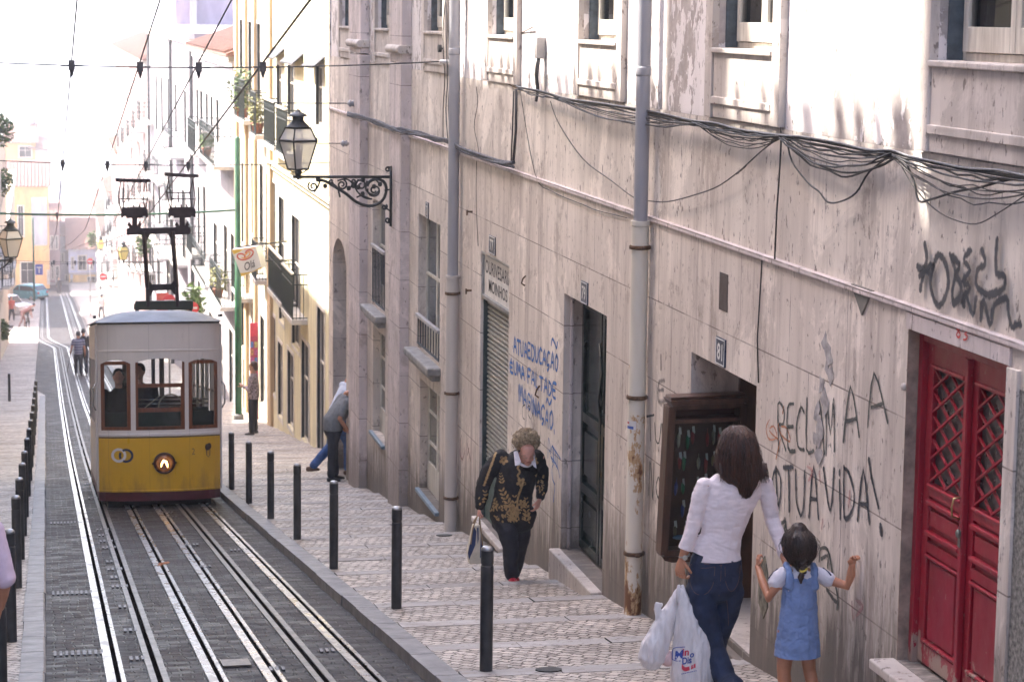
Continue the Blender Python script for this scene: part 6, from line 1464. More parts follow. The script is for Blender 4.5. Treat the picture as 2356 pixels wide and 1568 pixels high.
# hazy blocks farther down towards the river
for (px0, px1, Y, pt, lb) in ((104, 208, 340, 505, 'hazy pale apartment block beyond the end of the street'), (108, 175, 420, 410, 'very faint large pale block against the river haze'), (175, 260, 400, 470, 'faint pale block at the right of the river haze')):
    e = empty('apartment_block', (x_((px0+px1)/2, Y), Y, -45), lb, 'building'); xa, xb = x_(px0, Y), x_(px1, Y); s = MB(); z_t = zat(pt, Y)
    ops = []; n = 7; k = 5; dz = 3.1
    for i in range(n):
        for j in range(k):
            cx = xa+(xb-xa)*(i+.5)/n; cz = z_t-1.6-j*dz; ops.append((cx-.28*(xb-xa)/n, cx+.28*(xb-xa)/n, cz-.8, cz+.8, .3))
    wallgrid(s, mYp(Y), xa, xb, -50, z_t, ops, .3); s.build('wall', WH2, e)
    g = MB(); g.box(xa+.05, xb-.05, Y+.28, Y+14, -50, z_t-.1); g.build('glazing', m_glass('bluish far glazing', (.12, .15, .22), .2), e)
    if pt == 505: s = MB(); s.prism([(xa-.4, Y-.5, z_t), (xa-.4, Y+7, z_t+2.5), (xa-.4, Y+14, z_t)], (xb-xa+.8, 0, 0)); s.build('roof', TILE, e)

# ================================================================== plants, signs, small far things
def leafy(par, c, rx, ry, rz, n, mat, seed=1, size=.05, name='foliage'):
    r_ = random.Random(seed); s = MB(); s.open = True; c = Vector(c)
    for i in range(n):
        d = Vector((r_.gauss(0, 1), r_.gauss(0, 1), r_.gauss(0, 1))).normalized(); k = r_.random()**.45
        p = c+Vector((d.x*rx*k, d.y*ry*k, d.z*rz*k)); a = Vector((r_.uniform(-1, 1), r_.uniform(-1, 1), r_.uniform(-.6, .6))).normalized()*size*r_.uniform(.6, 1.4); b_ = a.cross(Vector((r_.uniform(-1, 1), r_.uniform(-1, 1), 1))).normalized()*size*.45
        s.add([p-a, p+b_, p+a, p-b_], [(0, 1, 2, 3)])
    return s.build(name, mat, par)
LEAF = simple('bright balcony leaves', (.09, .15, .03), .6, 0, .5, 12, (.035, .07, .015)); LEAF2 = simple('yellowish leaves', (.22, .22, .05), .6, 0, .4, 12); POT = simple('terracotta', (.42, .15, .08), .8, 0, .2, 9)
def potted(pt, lab, r=.14, n=200, sc=(.3, .3, .4), mat=LEAF, seed=1, group='potted plants on the balconies'):
    c = Vector(pt); e = empty('potted_plant', c, lab, 'plant', group); s = MB(); s.lathe(c, [(r*.7, 0), (r, .22), (r*1.08, .225), (r*1.08, .26), (r*.9, .26)], 14); s.build('pot', POT, e, True); leafy(e, c+Vector((0, 0, .28+sc[2]*.7)), *sc, n, mat, seed, .07)
potted((XB-.2, Yp(576), onX(590, 195, XB-.3).z-1.0), 'leafy plant in a red pot on the balcony above the green pole', .17, 420, (.4, .6, .6), LEAF, 2); potted((XB-.2, Yp(612), onX(618, 225, XB-.3).z-1.0), 'yellowish plant in a red pot on the balcony behind the street lamp', .15, 260, (.25, .5, .4), LEAF2, 3)
potted((XB-.5, Yp(515), onX(543, 330, XB-.6).z-1.05), 'small green plant on the dark balcony of the sunlit white house', .14, 160, (.25, .6, .25), LEAF, 4); potted((XB-.3, Yp(525), onX(540, 672, XB-.4).z-1.0), 'reddish plant on the lower balcony of the white house', .15, 260, (.3, .8, .4), LEAF2, 5)
for k, (px, py, Y, r_) in enumerate(((4, 300, 98, .5), (8, 420, 112, .5), (4, 760, 104, .35))):
    p = onY(px, py, Y); e = empty('hanging_plant', p, ['green creeper hanging at the upper left edge', 'dark green plant on the left facade above the street lamp', 'low green bush at the foot of the left wall'][k], 'plant'); leafy(e, p, r_, r_, r_*1.4, 420, LEAF, 20+k, .12)
for k, (px, py, Y) in enumerate(((212, 550, 160), (445, 700, 64), (330, 560, 100))):
    p = onY(px, py, Y); e = empty('hanging_plant', p, ['faint green plant high on the far right house', 'green plant on the wall beside the round red sign', 'green creeper on the far house seen between the collector posts'][k], 'plant'); leafy(e, p, .35, .5, .6, 240, LEAF, 40+k, .12)
def roundsign(px, py, Y, r, lab, grp=None, xoff=0):
    p = onY(px, py, Y); e = empty('road_sign', (p.x, Y, gz(Y)), lab, 'road sign', grp)
    s = MB(); s.lathe((p.x, Y+.03, gz(Y)-.1), [(.03, 0), (.03, p.z-gz(Y)+r)], 10); s.build('pole', simple('galvanised pole', (.35, .35, .36), .4, .7), e, True)
    s = MB(); s.lathe((p.x, Y, p.z), [(.001, 0), (r, .0), (r, .02), (.001, .02)], 26, (0, -1, 0)); s.build('disc', simple('red sign enamel', (.55, .03, .04), .4, 0, .1, 5), e)
    s = MB(); s.box(p.x-r*.72, p.x+r*.72, Y-.026, Y-.021, p.z-r*.18, p.z+r*.18); s.build('bar', WHT, e)
roundsign(389, 692, 66, .19, 'red no entry sign seen between the collector posts above the tram roof'); roundsign(444, 708, 62, .16, 'second red round sign at the right end of the tram roof')
roundsign(207, 601, 165, .22, 'tiny red no entry sign at the far right corner of the street'); roundsign(237, 636, 140, .22, 'tiny red no entry sign under the far lamps')
p = onY(374, 695, 70); e = empty('notice_board', (p.x, 70, gz(70)), 'red square notice beside the no entry sign above the tram roof', 'sign'); s = MB(); s.box(p.x-.18, p.x+.18, 70, 70.03, p.z-.28, p.z+.28); s.build('panel', simple('red notice paint', (.60, .08, .05), .5), e); s = MB(); s.bar((p.x, 70.05, gz(70)), (p.x, 70.05, p.z), .05); s.build('post', IRON, e)
p = onY(90, 620, 200); e = empty('street_sign', (p.x-.3, 200, gz(200)), 'small blue square sign with a white mark on a green post near the green car', 'road sign'); s = MB(); s.box(p.x-.32, p.x+.32, 200, 200.03, p.z-.45, p.z+.45); s.build('panel', simple('blue sign enamel', (.03, .07, .42), .4), e)
s = MB(); s.box(p.x-.05, p.x+.05, 199.97, 199.995, p.z-.3, p.z+.15); s.box(p.x-.2, p.x+.2, 199.97, 199.995, p.z+.15, p.z+.24); s.build('mark', WHT, e); s = MB(); s.lathe((p.x-.45, 200.1, gz(200)), [(.09, 0), (.07, 7.2)], 10); s.build('pole', GP, e, True)
# red poster stand in a shop doorway
XW0 = XW; XW = XB; p = onX(596, 905, XW); y_ = p.y; e = empty('poster_stand', (XW-.12, y_, gz(y_)+.05), 'narrow red poster stand with colourful pictures beside the waiting woman', 'poster stand')
zA, zB = onX(596, 905, XW-.1).z, onX(596, 757, XW-.1).z; w_ = .11
s = MB(); s.box(XW-.22, XW-.02, y_, y_+.05, gz(y_), zB); s.build('panel', simple('magenta red board', (.42, .04, .10), .5), e)
s = MB(); s.box(XW-.215, XW-.025, y_-.006, y_, zB-.34, zB-.02); s.build('header', simple('bright red header', (.62, .04, .08), .5), e)
r_ = random.Random(4)
for k in range(10):
    c = r_.choice([(.5, .25, .1), (.1, .2, .5), (.6, .5, .2), (.5, .1, .3), (.15, .1, .3)]); s = MB(); x0_ = XW-.21+.10*(k % 2); z0_ = zB-.62-.2*(k//2); s.box(x0_, x0_+.075, y_-.006, y_, z0_, z0_+.15); s.build('picture', simple('poster print %d' % k, c, .5, 0, .6, 22, tuple(q*.3 for q in c)), e)

XW = XW0
# ------------------------------------------------------------------ parked cars far down
def car(loc, rz, col_, label, L_=3.7, W_=1.6, H=1.42):
    e = empty('parked_car', loc, label, 'car'); e.rotation_euler = (0, 0, rz); CP = simple(col_[0], col_[1], .25, .2, .05, 2)
    def bld(mb, name, mat, bev=0, smooth_=False):
        o = MB.build(mb, name, mat, None, smooth_, bev); o.parent = e; return o
    P = [(-L_/2, .30), (-L_/2, .62), (-L_/2+.12, .82), (-L_/2+.95, .88), (-L_/2+1.45, H-.04), (-L_/2+1.75, H), (L_/2-.55, H-.02), (L_/2-.12, .95), (L_/2-.02, .80), (L_/2, .34), (L_/2-.3, .22), (-L_/2+.3, .22)]
    s = MB(); s.prism([(x, -W_/2, z) for x, z in P], (0, W_, 0)); bld(s, 'body', CP, .07)
    G_ = simple('car window glass', (.03, .04, .05), .08); s = MB()
    for sg in (-1, 1):
        y = sg*(W_/2+.004)
        s.prism([(-L_/2+1.12, y, .92), (-L_/2+1.5, y, H-.12), (-.15, y, H-.1), (-.15, y, .92)], (0, -.01*sg, 0)); s.prism([(-.05, y, .92), (-.05, y, H-.1), (L_/2-.65, y, H-.12), (L_/2-.3, y, .95)], (0, -.01*sg, 0))
    s.prism([(L_/2-.50, -W_/2+.15, H-.09), (L_/2-.50, W_/2-.15, H-.09), (L_/2-.13, W_/2-.15, .98), (L_/2-.13, -W_/2+.15, .98)], (.035, 0, .01)); s.prism([(-L_/2+1.0, -W_/2+.12, .91), (-L_/2+1.0, W_/2-.12, .91), (-L_/2+1.42, W_/2-.15, H-.08), (-L_/2+1.42, -W_/2+.15, H-.08)], (-.035, 0, .01)); bld(s, 'windows', G_)
    for sx in (-1, 1):
        for sg in (-1, 1):
            s = MB(); c = (sx*(L_/2-.68), sg*(W_/2-.12), .30); s.lathe(c, [(.02, -.1), (.30, -.1), (.30, .11), (.02, .115)], 20, (0, sg, 0)); wl = bld(s, 'wheel', simple('tyre rubber', (.02, .02, .02), .8)); s = MB(); s.lathe(c, [(.02, .10), (.18, .12), (.17, .13), (.02, .125)], 14, (0, sg, 0)); r_ = s.build('rim', simple('alloy rim', (.5, .5, .5), .3, .8)); r_.parent = wl
    for sg in (-1, 1):
        s = MB(); s.box(L_/2-.10, L_/2+.01, sg*(W_/2-.3), sg*(W_/2-.08), .66, .88); bld(s, 'tail_light', simple('red tail light', (.5, .02, .02), .3)); s = MB(); s.box(-L_/2-.01, -L_/2+.12, sg*(W_/2-.38), sg*(W_/2-.1), .6, .76); bld(s, 'headlight', simple('pale head light', (.6, .6, .6), .2))
    s = MB(); s.box(L_/2-.03, L_/2+.05, -W_/2+.05, W_/2-.05, .32, .48); s.box(-L_/2-.05, -L_/2+.03, -W_/2+.05, W_/2-.05, .32, .48); bld(s, 'bumper', simple('dark bumper', (.06, .06, .065), .6), .02)
    return e
g = onY(60, 683, 205); car((g.x, 206, gz(206)-.0), math.radians(-38), ('teal metallic car paint', (.12, .42, .50)), 'small teal hatchback parked across the end of the street')
g = onY(18, 735, 168); car((g.x-.1, 170, gz(170)), math.radians(140), ('white car paint', (.7, .7, .7)), 'white car half hidden behind the left edge, below the teal hatchback')

# ================================================================== people
SKIN = simple('light tanned skin', (.50, .27, .18), .5, 0, .10, 14, spec=.35); SKIN2 = simple('tanned arm skin', (.46, .20, .11), .45, 0, .12, 14); SKINP = simple('pinkish older skin', (.62, .31, .235), .5, 0, .15, 16)
def cloth(name, c, var=.15, rough=.85, sc=20): return simple(name, c, rough, 0, var, sc, bs=.25, bd=.003)
def hand(mb, wrist, palm_dir, side, curl_dir, L_=.17, curl=.9, thumb=1, n=8):
    """palm and five bent fingers; palm_dir from the wrist, side across the knuckles (towards the thumb), curl_dir where fingers bend"""
    w_, d, s_, c = Vector(wrist), Vector(palm_dir).normalized(), Vector(side).normalized(), Vector(curl_dir).normalized(); k = L_/.17
    mb.loft([w_, w_+d*.03*k, w_+d*.075*k], [(.024*k, .015*k), (.034*k, .016*k), (.036*k, .013*k)], s_, n)
    for i, (off, ln) in enumerate(((.028, .068), (.010, .078), (-.009, .073), (-.027, .058))):
        b_ = w_+d*.078*k+s_*off*k; r = .0085*k; p1 = b_+(d*math.cos(curl*.55)+c*math.sin(curl*.55))*ln*.45*k; p2 = p1+(d*math.cos(curl*1.4)+c*math.sin(curl*1.4))*ln*.32*k; p3 = p2+(d*math.cos(curl*2.2)+c*math.sin(curl*2.2))*ln*.25*k
        mb.loft([b_-d*.015*k, p1, p2, p3], [r*1.08, r, r*.92, r*.8], s_, 7)
    t0 = w_+d*.022*k+s_*.026*k*thumb; t1 = t0+(d*.7+s_*.7*thumb+c*.3).normalized()*.036*k; t2 = t1+(d*.8+s_*.1*thumb+c*.7).normalized()*.030*k
    mb.loft([t0, t1, t2], [.012*k, .010*k, .0085*k], c, 7)
def strands(rings, n, endf, r, seed, jitter=.004, a0=0, a1=2*math.pi, steps=9):
    """hair strands flowing down a stack of rings (centre, rx, ry)"""
    rg = random.Random(seed); s = MB()
    for i in range(n):
        a = a0+(a1-a0)*rg.random(); e_ = endf(a)*rg.uniform(.86, 1.0); st = rg.uniform(0, .35); pts = []; tw = rg.uniform(-.12, .12); out_ = rg.uniform(.985, 1.035); ph = rg.uniform(0, 6)
        for k in range(steps):
            t_ = (st+(e_-st)*k/(steps-1))*(len(rings)-1); j = min(int(t_), len(rings)-2); f = t_-j; (c0, x0_, y0_), (c1, x1_, y1_) = rings[j], rings[j+1]
            c = Vector(c0).lerp(Vector(c1), f); rx, ry = x0_+(x1_-x0_)*f, y0_+(y1_-y0_)*f; aa = a+tw*k/steps
            pts.append(c+Vector((rx*math.cos(aa)*out_, ry*math.sin(aa)*out_, 0))+Vector((math.sin(ph+k*.9), math.cos(ph*2+k*.8), 0))*jitter)
        s.tube(pts, [r*(1-.6*(k/(steps-1))**2) for k in range(steps)], 4)
    return s
def ringloft(rings):
    s = MB(); s.loft([c for c, _, _ in rings], [(a, b) for _, a, b in rings], (1, 0, 0), 18); return s
from mathutils.bvhtree import BVHTree
def project_on(ob, pts_px, lift=.003):
    """camera-side surface points of an object already built (for prints and embroidery)"""
    if ob.name not in BV: BV[ob.name] = BVHTree.FromPolygons([v.co+org(ob.parent) for v in ob.data.vertices], [p.vertices[:] for p in ob.data.polygons])
    out = []
    for (x, y) in pts_px:
        d = ray(x, y).normalized(); h = BV[ob.name].ray_cast(Vector((0, 0, 0)), d)
        out.append(None if h[0] is None else h[0]+h[1]*lift)
    return out
BV = {}

# ---------------- the woman with the carrier bag, seen from behind
Y0 = 13.0
J = lambda x, y, d=0: onY(x, y, Y0)+Vector((0, d, 0))
root = Vector((J(1665, 1570).x, Y0, tread(Y0)))
wm = empty('person', root, 'long haired woman in white top and jeans seen from behind, carrying a plastic bag', 'person')
gR, gL = J(1672, 1560, .22), J(1655, 1600, -.30); gR.z = tread(Y0+.3)+.07; gL.z = tread(Y0-.2)+.07
Z_ = lambda p: p
b = MB()
b.loft([J(1646, 1345), J(1649, 1290), J(1660, 1232), J(1676, 1165), J(1690, 1118), J(1692, 1098)], [(.140, .09), (.134, .088), (.112, .074), (.128, .08), (.148, .078), (.12, .055)])
b.loft([J(1694, 1102), J(1699, 1075), J(1702, 1050, .01)], [.052, .047, .05]); b.ball(J(1702, 1028, .01), .073, .092, .108)
b.ball(J(1674, 1032, .01), .012, .018, .028, 8, 6); b.ball(J(1730, 1032, .01), .012, .018, .028, 8, 6)
b.ball(J(1702, 1047, .10), .03, .02, .03, 8, 6); b.ball(J(1702, 1034, .105), .012, .02, .02, 8, 6)
LA = [J(1622, 1112), J(1609, 1150), J(1597, 1203), J(1583, 1245), J(1570, 1283)]; RA = [J(1760, 1111), J(1769, 1150), J(1777, 1195), J(1783, 1240, -.12), J(1780, 1283, -.28)]
b.loft(LA, [.047, .043, .037, .034, .024]); b.loft(RA, [.047, .042, .037, .033, .024])
b.loft([J(1615, 1350), J(1615, 1420, -.02), J(1637, 1490, -.03), J(1650, 1550, -.18), gL+Vector((0, 0, .05))], [.085, .078, .055, .05, .035]); b.loft([J(1680, 1350), J(1672, 1420, .04), J(1663, 1480, .10), J(1668, 1530, .16), gR+Vector((0, 0, .04))], [.085, .075, .053, .048, .035])
body = remesh(b, .0065, 'body', SKIN2, wm, 3)
h_ = MB(); hand(h_, J(1569, 1286, 0), J(1556, 1345)-J(1569, 1286), (.55, -.8, 0), (1, .15, -.2), .175, 1.15, 1); hm = remesh(h_, .0035, 'hand', SKIN2, wm, 2)
h_ = MB(); hand(h_, J(1779, 1286, -.29), J(1768, 1325, -.32)-J(1780, 1286, -.28), (-.4, -.8, 0), (-1, .2, .1), .165, .9, 1); remesh(h_, .0035, 'hand', SKIN2, wm, 2)
WTOP = cloth('white ribbed jersey', (.78, .675, .675), .06, .9, 30)
b = MB()
b.loft([J(1647, 1300), J(1648, 1284), J(1650, 1262), J(1660, 1228), J(1668, 1190), J(1680, 1150), J(1690, 1122), J(1692, 1106)], [(.160, .112), (.157, .110), (.146, .102), (.128, .090), (.146, .095), (.160, .098), (.176, .088), (.165, .070)])
b.loft([LA[0]+Vector((.0, 0, 0)), *LA[1:4], J(1573, 1275)], [.050, .052, .046, .044, .042]); b.loft([RA[0]+Vector((-.0, 0, 0)), *RA[1:4], J(1784, 1258, -.18)], [.050, .052, .046, .043, .042])
top_ = remesh(b, .006, 'top', WTOP, wm, 5, .006, .11, fz=2.6, cuts=[(J(1577, 1263), J(1573, 1275)-J(1583, 1245), .12), (J(1784, 1264, -.2), J(1782, 1275, -.24)-J(1783, 1240, -.12), .13), (J(1648, 1285), (0, 0, -1), .3)])
b = MB(); 
for q, w_, c in ((J(1648, 1280), .170, .114), (J(1649, 1272), .168, .112)): pass
JEAN = simple('dark indigo denim', (.011, .022, .060), .8, 0, .35, 9, (.006, .011, .03), .3, .003); b = MB()
b.loft([J(1646, 1350), J(1646, 1320), J(1648, 1290), J(1649, 1278)], [(.168, .125), (.171, .125), (.160, .112), (.152, .105)])
b.loft([J(1613, 1352), J(1611, 1400, -.02), J(1626, 1450, -.03), J(1638, 1490, -.06), J(1650, 1545, -.18), gL+Vector((0, 0, .04))], [(.094, .105), (.094, .10), (.078, .083), (.068, .072), (.068, .075), (.078, .09)])
b.loft([J(1680, 1352), J(1672, 1410, .03), J(1664, 1455, .07), J(1661, 1490, .11), J(1667, 1530, .18), gR+Vector((0, 0, .03))], [(.088, .10), (.080, .09), (.068, .076), (.060, .066), (.060, .066), (.068, .078)])
jeans = remesh(b, .008, 'jeans', JEAN, wm, 4, .006, .07)
s = MB()
for q in ([(1590, 1297), (1586, 1330), (1598, 1362), (1622, 1366), (1640, 1345), (1645, 1303)], [(1590, 1297), (1615, 1306), (1645, 1303)], [(1668, 1303), (1670, 1340), (1682, 1360), (1698, 1340), (1703, 1300)], [(1659, 1290), (1658, 1330), (1654, 1370)], [(1586, 1288), (1620, 1296), (1660, 1300), (1706, 1293)], [(1672, 1380), (1676, 1430), (1672, 1480)]):
    pp = [p for p in project_on(jeans, [(x, y) for x, y in q], .001) if p]
    if len(pp) > 2: s.tube(smooth(pp, 3), .0014, 4)
s.build('stitching', cloth('rust brown stitching', (.16, .08, .06)), jeans, True)
for g_, lab in ((gR, 0), (gL, 1)):
    s = MB(); s.loft([g_+Vector((0, -.09, -.03)), g_+Vector((0, 0, -.025)), g_+Vector((0, .10, -.04)), g_+Vector((0, .15, -.045))], [(.034, .028), (.038, .04), (.042, .028), (.03, .016)]); remesh(s, .008, 'shoe', cloth('black shoe leather', (.02, .018, .018), .2, .4), wm, 3)
HAIR = NT('dark brown straight hair'); v_ = HAIR.pos((1, 1, .05)); n_ = HAIR.noise(v_, 75, 3, .6); HAIR = HAIR.out(HAIR.ramp(n_, [(.35, (.012, .004, .0025)), (.65, (.085, .030, .015))]), .34, n_, .6, .004)
rings = [(J(1698, 979), .040, .045), (J(1698, 994), .088, .098), (J(1698, 1022), .114, .12), (J(1697, 1045), .126, .118), (J(1698, 1065, -.01), .136, .11), (J(1703, 1085, -.035), .132, .09), (J(1708, 1108, -.065), .085, .05), (J(1707, 1125, -.065), .055, .030), (J(1706, 1139, -.07), .040, .02)]
s = ringloft(rings[2:6]); s.ball(J(1699, 1024), .112, .118, .122, 16, 11); s.loft([c for c, _, _ in rings[4:]], [(a*.9, b_*.85) for _, a, b_ in rings[4:]], (1, 0, 0), 16)
hr = remesh(s, .007, 'hair', HAIR, wm, 5, .005, .03, fz=.25)
ef = lambda a: 1.0 if abs(math.atan2(math.sin(a+math.pi/2), math.cos(a+math.pi/2))) < .75 else .72
strands(rings, 900, ef, .0030, 5, .004).build('hair_strands', HAIR, hr, True)
wide = [(c, a*1.07, b_*1.05) for c, a, b_ in rings]; strands(wide, 90, ef, .0014, 15, .009).build('flyaway_hair', HAIR, hr, True)
# loose ends on the shoulders
s = MB(); rg = random.Random(8)
for k in range(110):
    x = rg.choice([rg.uniform(1648, 1672), rg.uniform(1738, 1757)]); s.tube([J(x, 1060, -.06), J(x+rg.uniform(-4, 4), 1080, -.08), J(x+rg.uniform(-6, 6), rg.uniform(1090, 1105), -.085)], [.002, .0018, .0008], 4)
s.build('hair_ends', HAIR, hr, True)
s = MB(); wv = (J(1556, 1345)-J(1569, 1286)).normalized(); s.tube([J(1575, 1277)+Vector((.030*math.cos(t_*.52), .030*math.sin(t_*.52), .008*math.cos(t_*.52))) for t_ in range(13)], .006, 6); s.build('watch_strap', cloth('steel watch band', (.35, .33, .30), .2, .3), wm, True)
s = MB(); s.lathe(J(1572, 1279, -.034), [(.001, 0), (.015, 0), (.016, .004), (.013, .007), (.001, .007)], 16, (0, -1, 0)); s.build('watch', simple('pale watch dial', (.6, .58, .5), .3, .4), wm)
# carrier bag
t = NT('thin white plastic film'); n_ = t.noise(t.pos((1, 1, .25)), 28, 4); t.b.inputs['Alpha'].default_value = .84; t.b.inputs['Subsurface Weight'].default_value = .25; t.b.inputs['Subsurface Radius'].default_value = (.05, .05, .05)
BAGM = t.out(t.ramp(n_, [(.35, (.66, .62, .62)), (.65, (.82, .78, .78))]), .33, n_, .35, .006)
bg_ = empty('carrier_bag', J(1590, 1600, -.05), 'bulging white plastic carrier bag with a blue and red logo in the woman\'s left hand', 'bag'); YB_ = -.04
b = MB(); b.loft([J(1563, 1350, YB_), J(1566, 1368, YB_), J(1573, 1400, YB_), J(1583, 1445, YB_), J(1590, 1495, YB_), J(1594, 1540, YB_), J(1593, 1585, YB_), J(1592, 1602, YB_)], [(.018, .016), (.032, .028), (.062, .05), (.100, .078), (.133, .10), (.150, .112), (.140, .105), (.11, .08)], (1, 0, 0), 20)
mainb = remesh(b, .006, 'film', BAGM, bg_, 8, .013, .055, fz=.22)
b = MB(); b.loft([J(1560, 1356, YB_+.03), J(1545, 1400, YB_+.04), J(1525, 1445, YB_+.04), J(1508, 1485, YB_+.04), J(1500, 1515, YB_+.04), J(1500, 1528, YB_+.04)], [(.016, .015), (.045, .04), (.07, .055), (.088, .065), (.085, .065), (.06, .045)], (1, 0, 0), 18)
b.loft([J(1520, 1432, YB_+.04), J(1512, 1400, YB_+.04), J(1517, 1386, YB_+.04)], [(.03, .02), (.022, .012), (.026, .006)])
remesh(b, .006, 'film', BAGM, bg_, 8, .011, .055, fz=.22)
s = MB(); s.ball(J(1500, 1508, YB_+.035), .070, .046, .045, 12, 8); s.ball(J(1535, 1512, YB_+.03), .05, .05, .05, 12, 8); s.ball(J(1580, 1560, YB_), .10, .07, .06, 12, 8); s.build('contents', cloth('pink wrapped contents', (.72, .50, .48)), bg_, True)
s = MB()
for k, x in enumerate((1556, 1569)): s.loft([J(1558+k*8, 1342, YB_), J(x, 1356, YB_), J(x+3, 1380, YB_)], [(.010, .006), (.014, .01), (.02, .015)])
s.build('handles', BAGM, bg_, True)
BLUI = simple('blue bag print', (.03, .07, .33), .4, 0, .1, 9); REDI = simple('red bag print', (.60, .03, .07), .4, 0, .1, 9)
def bagtext(txt, mat, TLp, TRp, BLp, bold=.03, slant=.2):
    TLp, TRp, BLp = map(Vector, (TLp, TRp, BLp))
    def mp(u, q):
        c_ = TLp+(TRp-TLp)*u+(BLp-TLp)*(1-q); h = project_on(mainb, [(c_.x, c_.y)], .0025)[0]
        return h if h else onY(c_.x, c_.y, Y0-.15)
    text_mesh(txt, mat, bg_, 'print', mp, bold=bold, slant=slant)
def bagline(pts, w_, mat):
    s = MB(); pp = [p for p in project_on(mainb, [(x, y) for x, y in pts], .002) if p]
    if len(pp) > 1: s.tube(smooth(pp, 3) if len(pp) > 2 else pp, w_, 5); s.build('print', mat, bg_)
bagtext('M', BLUI, (1551, 1497), (1573, 1493), (1553, 1516)); bagtext('in', REDI, (1568, 1492), (1584, 1490), (1570, 1508)); bagtext('o', BLUI, (1587, 1502), (1596, 1500), (1588, 1512)); bagtext('Dis', BLUI, (1568, 1512), (1590, 1508), (1570, 1528))
bagline([(1547, 1515), (1548, 1495), (1554, 1489), (1576, 1487)], .0025, BLUI); bagline([(1547, 1515), (1556, 1519), (1566, 1519)], .0025, BLUI)
for k in range(4): bagline([(1569, 1527+k*3), (1578, 1535+k*2.3), (1600, 1526+k*2.3)], .0035, REDI)
for k in range(9): bagline([(1568+k*4, 1549-k*.9), (1570.5+k*4, 1548.5-k*.9)], .0028, BLUI)
for k in range(5): bagline([(1503-k*.8, 1400+k*12), (1499-k, 1404+k*12)], .003, simple('green bag print', (.08, .3, .15), .5))

# ---------------- the little girl
Y0 = 12.45
gx = J(1835, 1560).x; root = Vector((gx, Y0, tread(Y0))); gl = empty('person', root, 'little girl with a braid in a pale blue denim pinafore, one fist raised', 'person')
zg = tread(Y0)
b = MB(); b.ball(J(1838, 1252, .005), .078, .088, .098); b.loft([J(1838, 1285), J(1838, 1305), J(1838, 1318)], [.036, .034, .05])
b.loft([J(1838, 1318), J(1838, 1350), J(1836, 1400), J(1838, 1440)], [(.095, .055), (.090, .065), (.088, .07), (.095, .075)])
GA = [J(1800, 1318), J(1784, 1347, -.01), J(1768, 1374, -.01), J(1764, 1345, .08), J(1764, 1318, .17)]; GB = [J(1878, 1318), J(1905, 1330, -.04), J(1937, 1338, -.09), J(1942, 1310, -.12), J(1943, 1287, -.13)]
b.loft(GA, [.034, .030, .028, .025, .019]); b.loft(GB, [.034, .031, .028, .026, .020])
fL = J(1806, 1600, -.03); fL.z = zg+.05; fR = J(1866, 1590, .0); fR.z = zg+.09
b.loft([J(1810, 1450), J(1806, 1505), J(1803, 1545), J(1806, 1575), fL], [.055, .050, .040, .042, .028]); b.loft([J(1858, 1450), J(1858, 1505), J(1862, 1540), J(1867, 1572, -.02), fR+Vector((0, -.05, .03))], [.055, .047, .038, .038, .026])
b.ball(J(1804, 1262), .012, .015, .022, 8, 6); b.ball(J(1872, 1262), .012, .015, .022, 8, 6)
remesh(b, .0055, 'body', SKIN2, gl, 3)
h_ = MB(); hand(h_, J(1764, 1320, .17), (0, .1, 1), (0, -1, 0), (.5, .3, 0), .115, 1.2, 1); remesh(h_, .003, 'hand', SKIN2, gl, 2)
h_ = MB(); hand(h_, J(1943, 1290, -.13), (.1, 0, 1), (-1, -.2, 0), (.5, -.7, -.2), .12, 1.6, 1); remesh(h_, .003, 'hand', SKIN2, gl, 2)
TS = cloth('white child tee', (.66, .62, .66), .06); b = MB()
b.loft([J(1838, 1325), J(1838, 1316), J(1838, 1306)], [(.108, .062), (.098, .055), (.050, .045)]); b.loft([J(1838, 1390), J(1838, 1350), J(1838, 1322)], [(.098, .074), (.098, .070), (.104, .062)])
b.loft([J(1806, 1314), J(1793, 1327), J(1783, 1341)], [.036, .046, .045]); b.loft([J(1872, 1314), J(1890, 1322, -.02), J(1903, 1330, -.04)], [.036, .045, .044])
tee = remesh(b, .005, 'tee', TS, gl, 4, .003, .04)
s = MB()
for q in ([(1804, 1300), (1790, 1308), (1776, 1321), (1769, 1331)], [(1880, 1301), (1893, 1306), (1906, 1316), (1912, 1323)], [(1806, 1299), (1815, 1303), (1838, 1306), (1862, 1303), (1873, 1299)]):
    pp = [p for p in project_on(tee, q, .002) if p]
    if len(pp) > 2: s.tube(smooth(pp, 3), .0045, 6)
s.build('navy_trim', cloth('navy ribbon trim', (.015, .02, .06)), tee, True)
DEN = simple('pale blue denim', (.19, .27, .48), .85, 0, .16, 11, bs=.35, bd=.003); b = MB()
b.loft([J(1835, 1530), J(1835, 1505), J(1835, 1480), J(1836, 1440), J(1838, 1400), J(1839, 1365), J(1839, 1340), J(1839, 1328)], [(.138, .118), (.138, .118), (.134, .115), (.120, .10), (.110, .088), (.104, .080), (.101, .074), (.092, .068)])
for x, sx in ((1811, 1), (1868, -1)): b.loft([J(x, 1345, -.045), J(x, 1325, -.048), J(x-sx*1, 1308, -.040), J(x-sx*3, 1297, -.005)], [(.024, .03), (.021, .026), (.019, .022), (.018, .018)])
dress = remesh(b, .005, 'pinafore', DEN, gl, 3, .007, .06, fz=1.3, cuts=[(J(1838, 1505), (0, 0, -1), .4)])
HD = simple('dark brown child hair', (.045, .024, .016), .42, 0, .5, 60, (.010, .006, .005), .6, .004, (1, 1, .2))
rings = [(J(1838, 1216), .05, .05), (J(1838, 1230), .085, .09), (J(1839, 1252), .099, .105), (J(1839, 1275, -.005), .092, .095), (J(1838, 1292, -.015), .062, .06), (J(1837, 1302, -.04), .03, .03)]
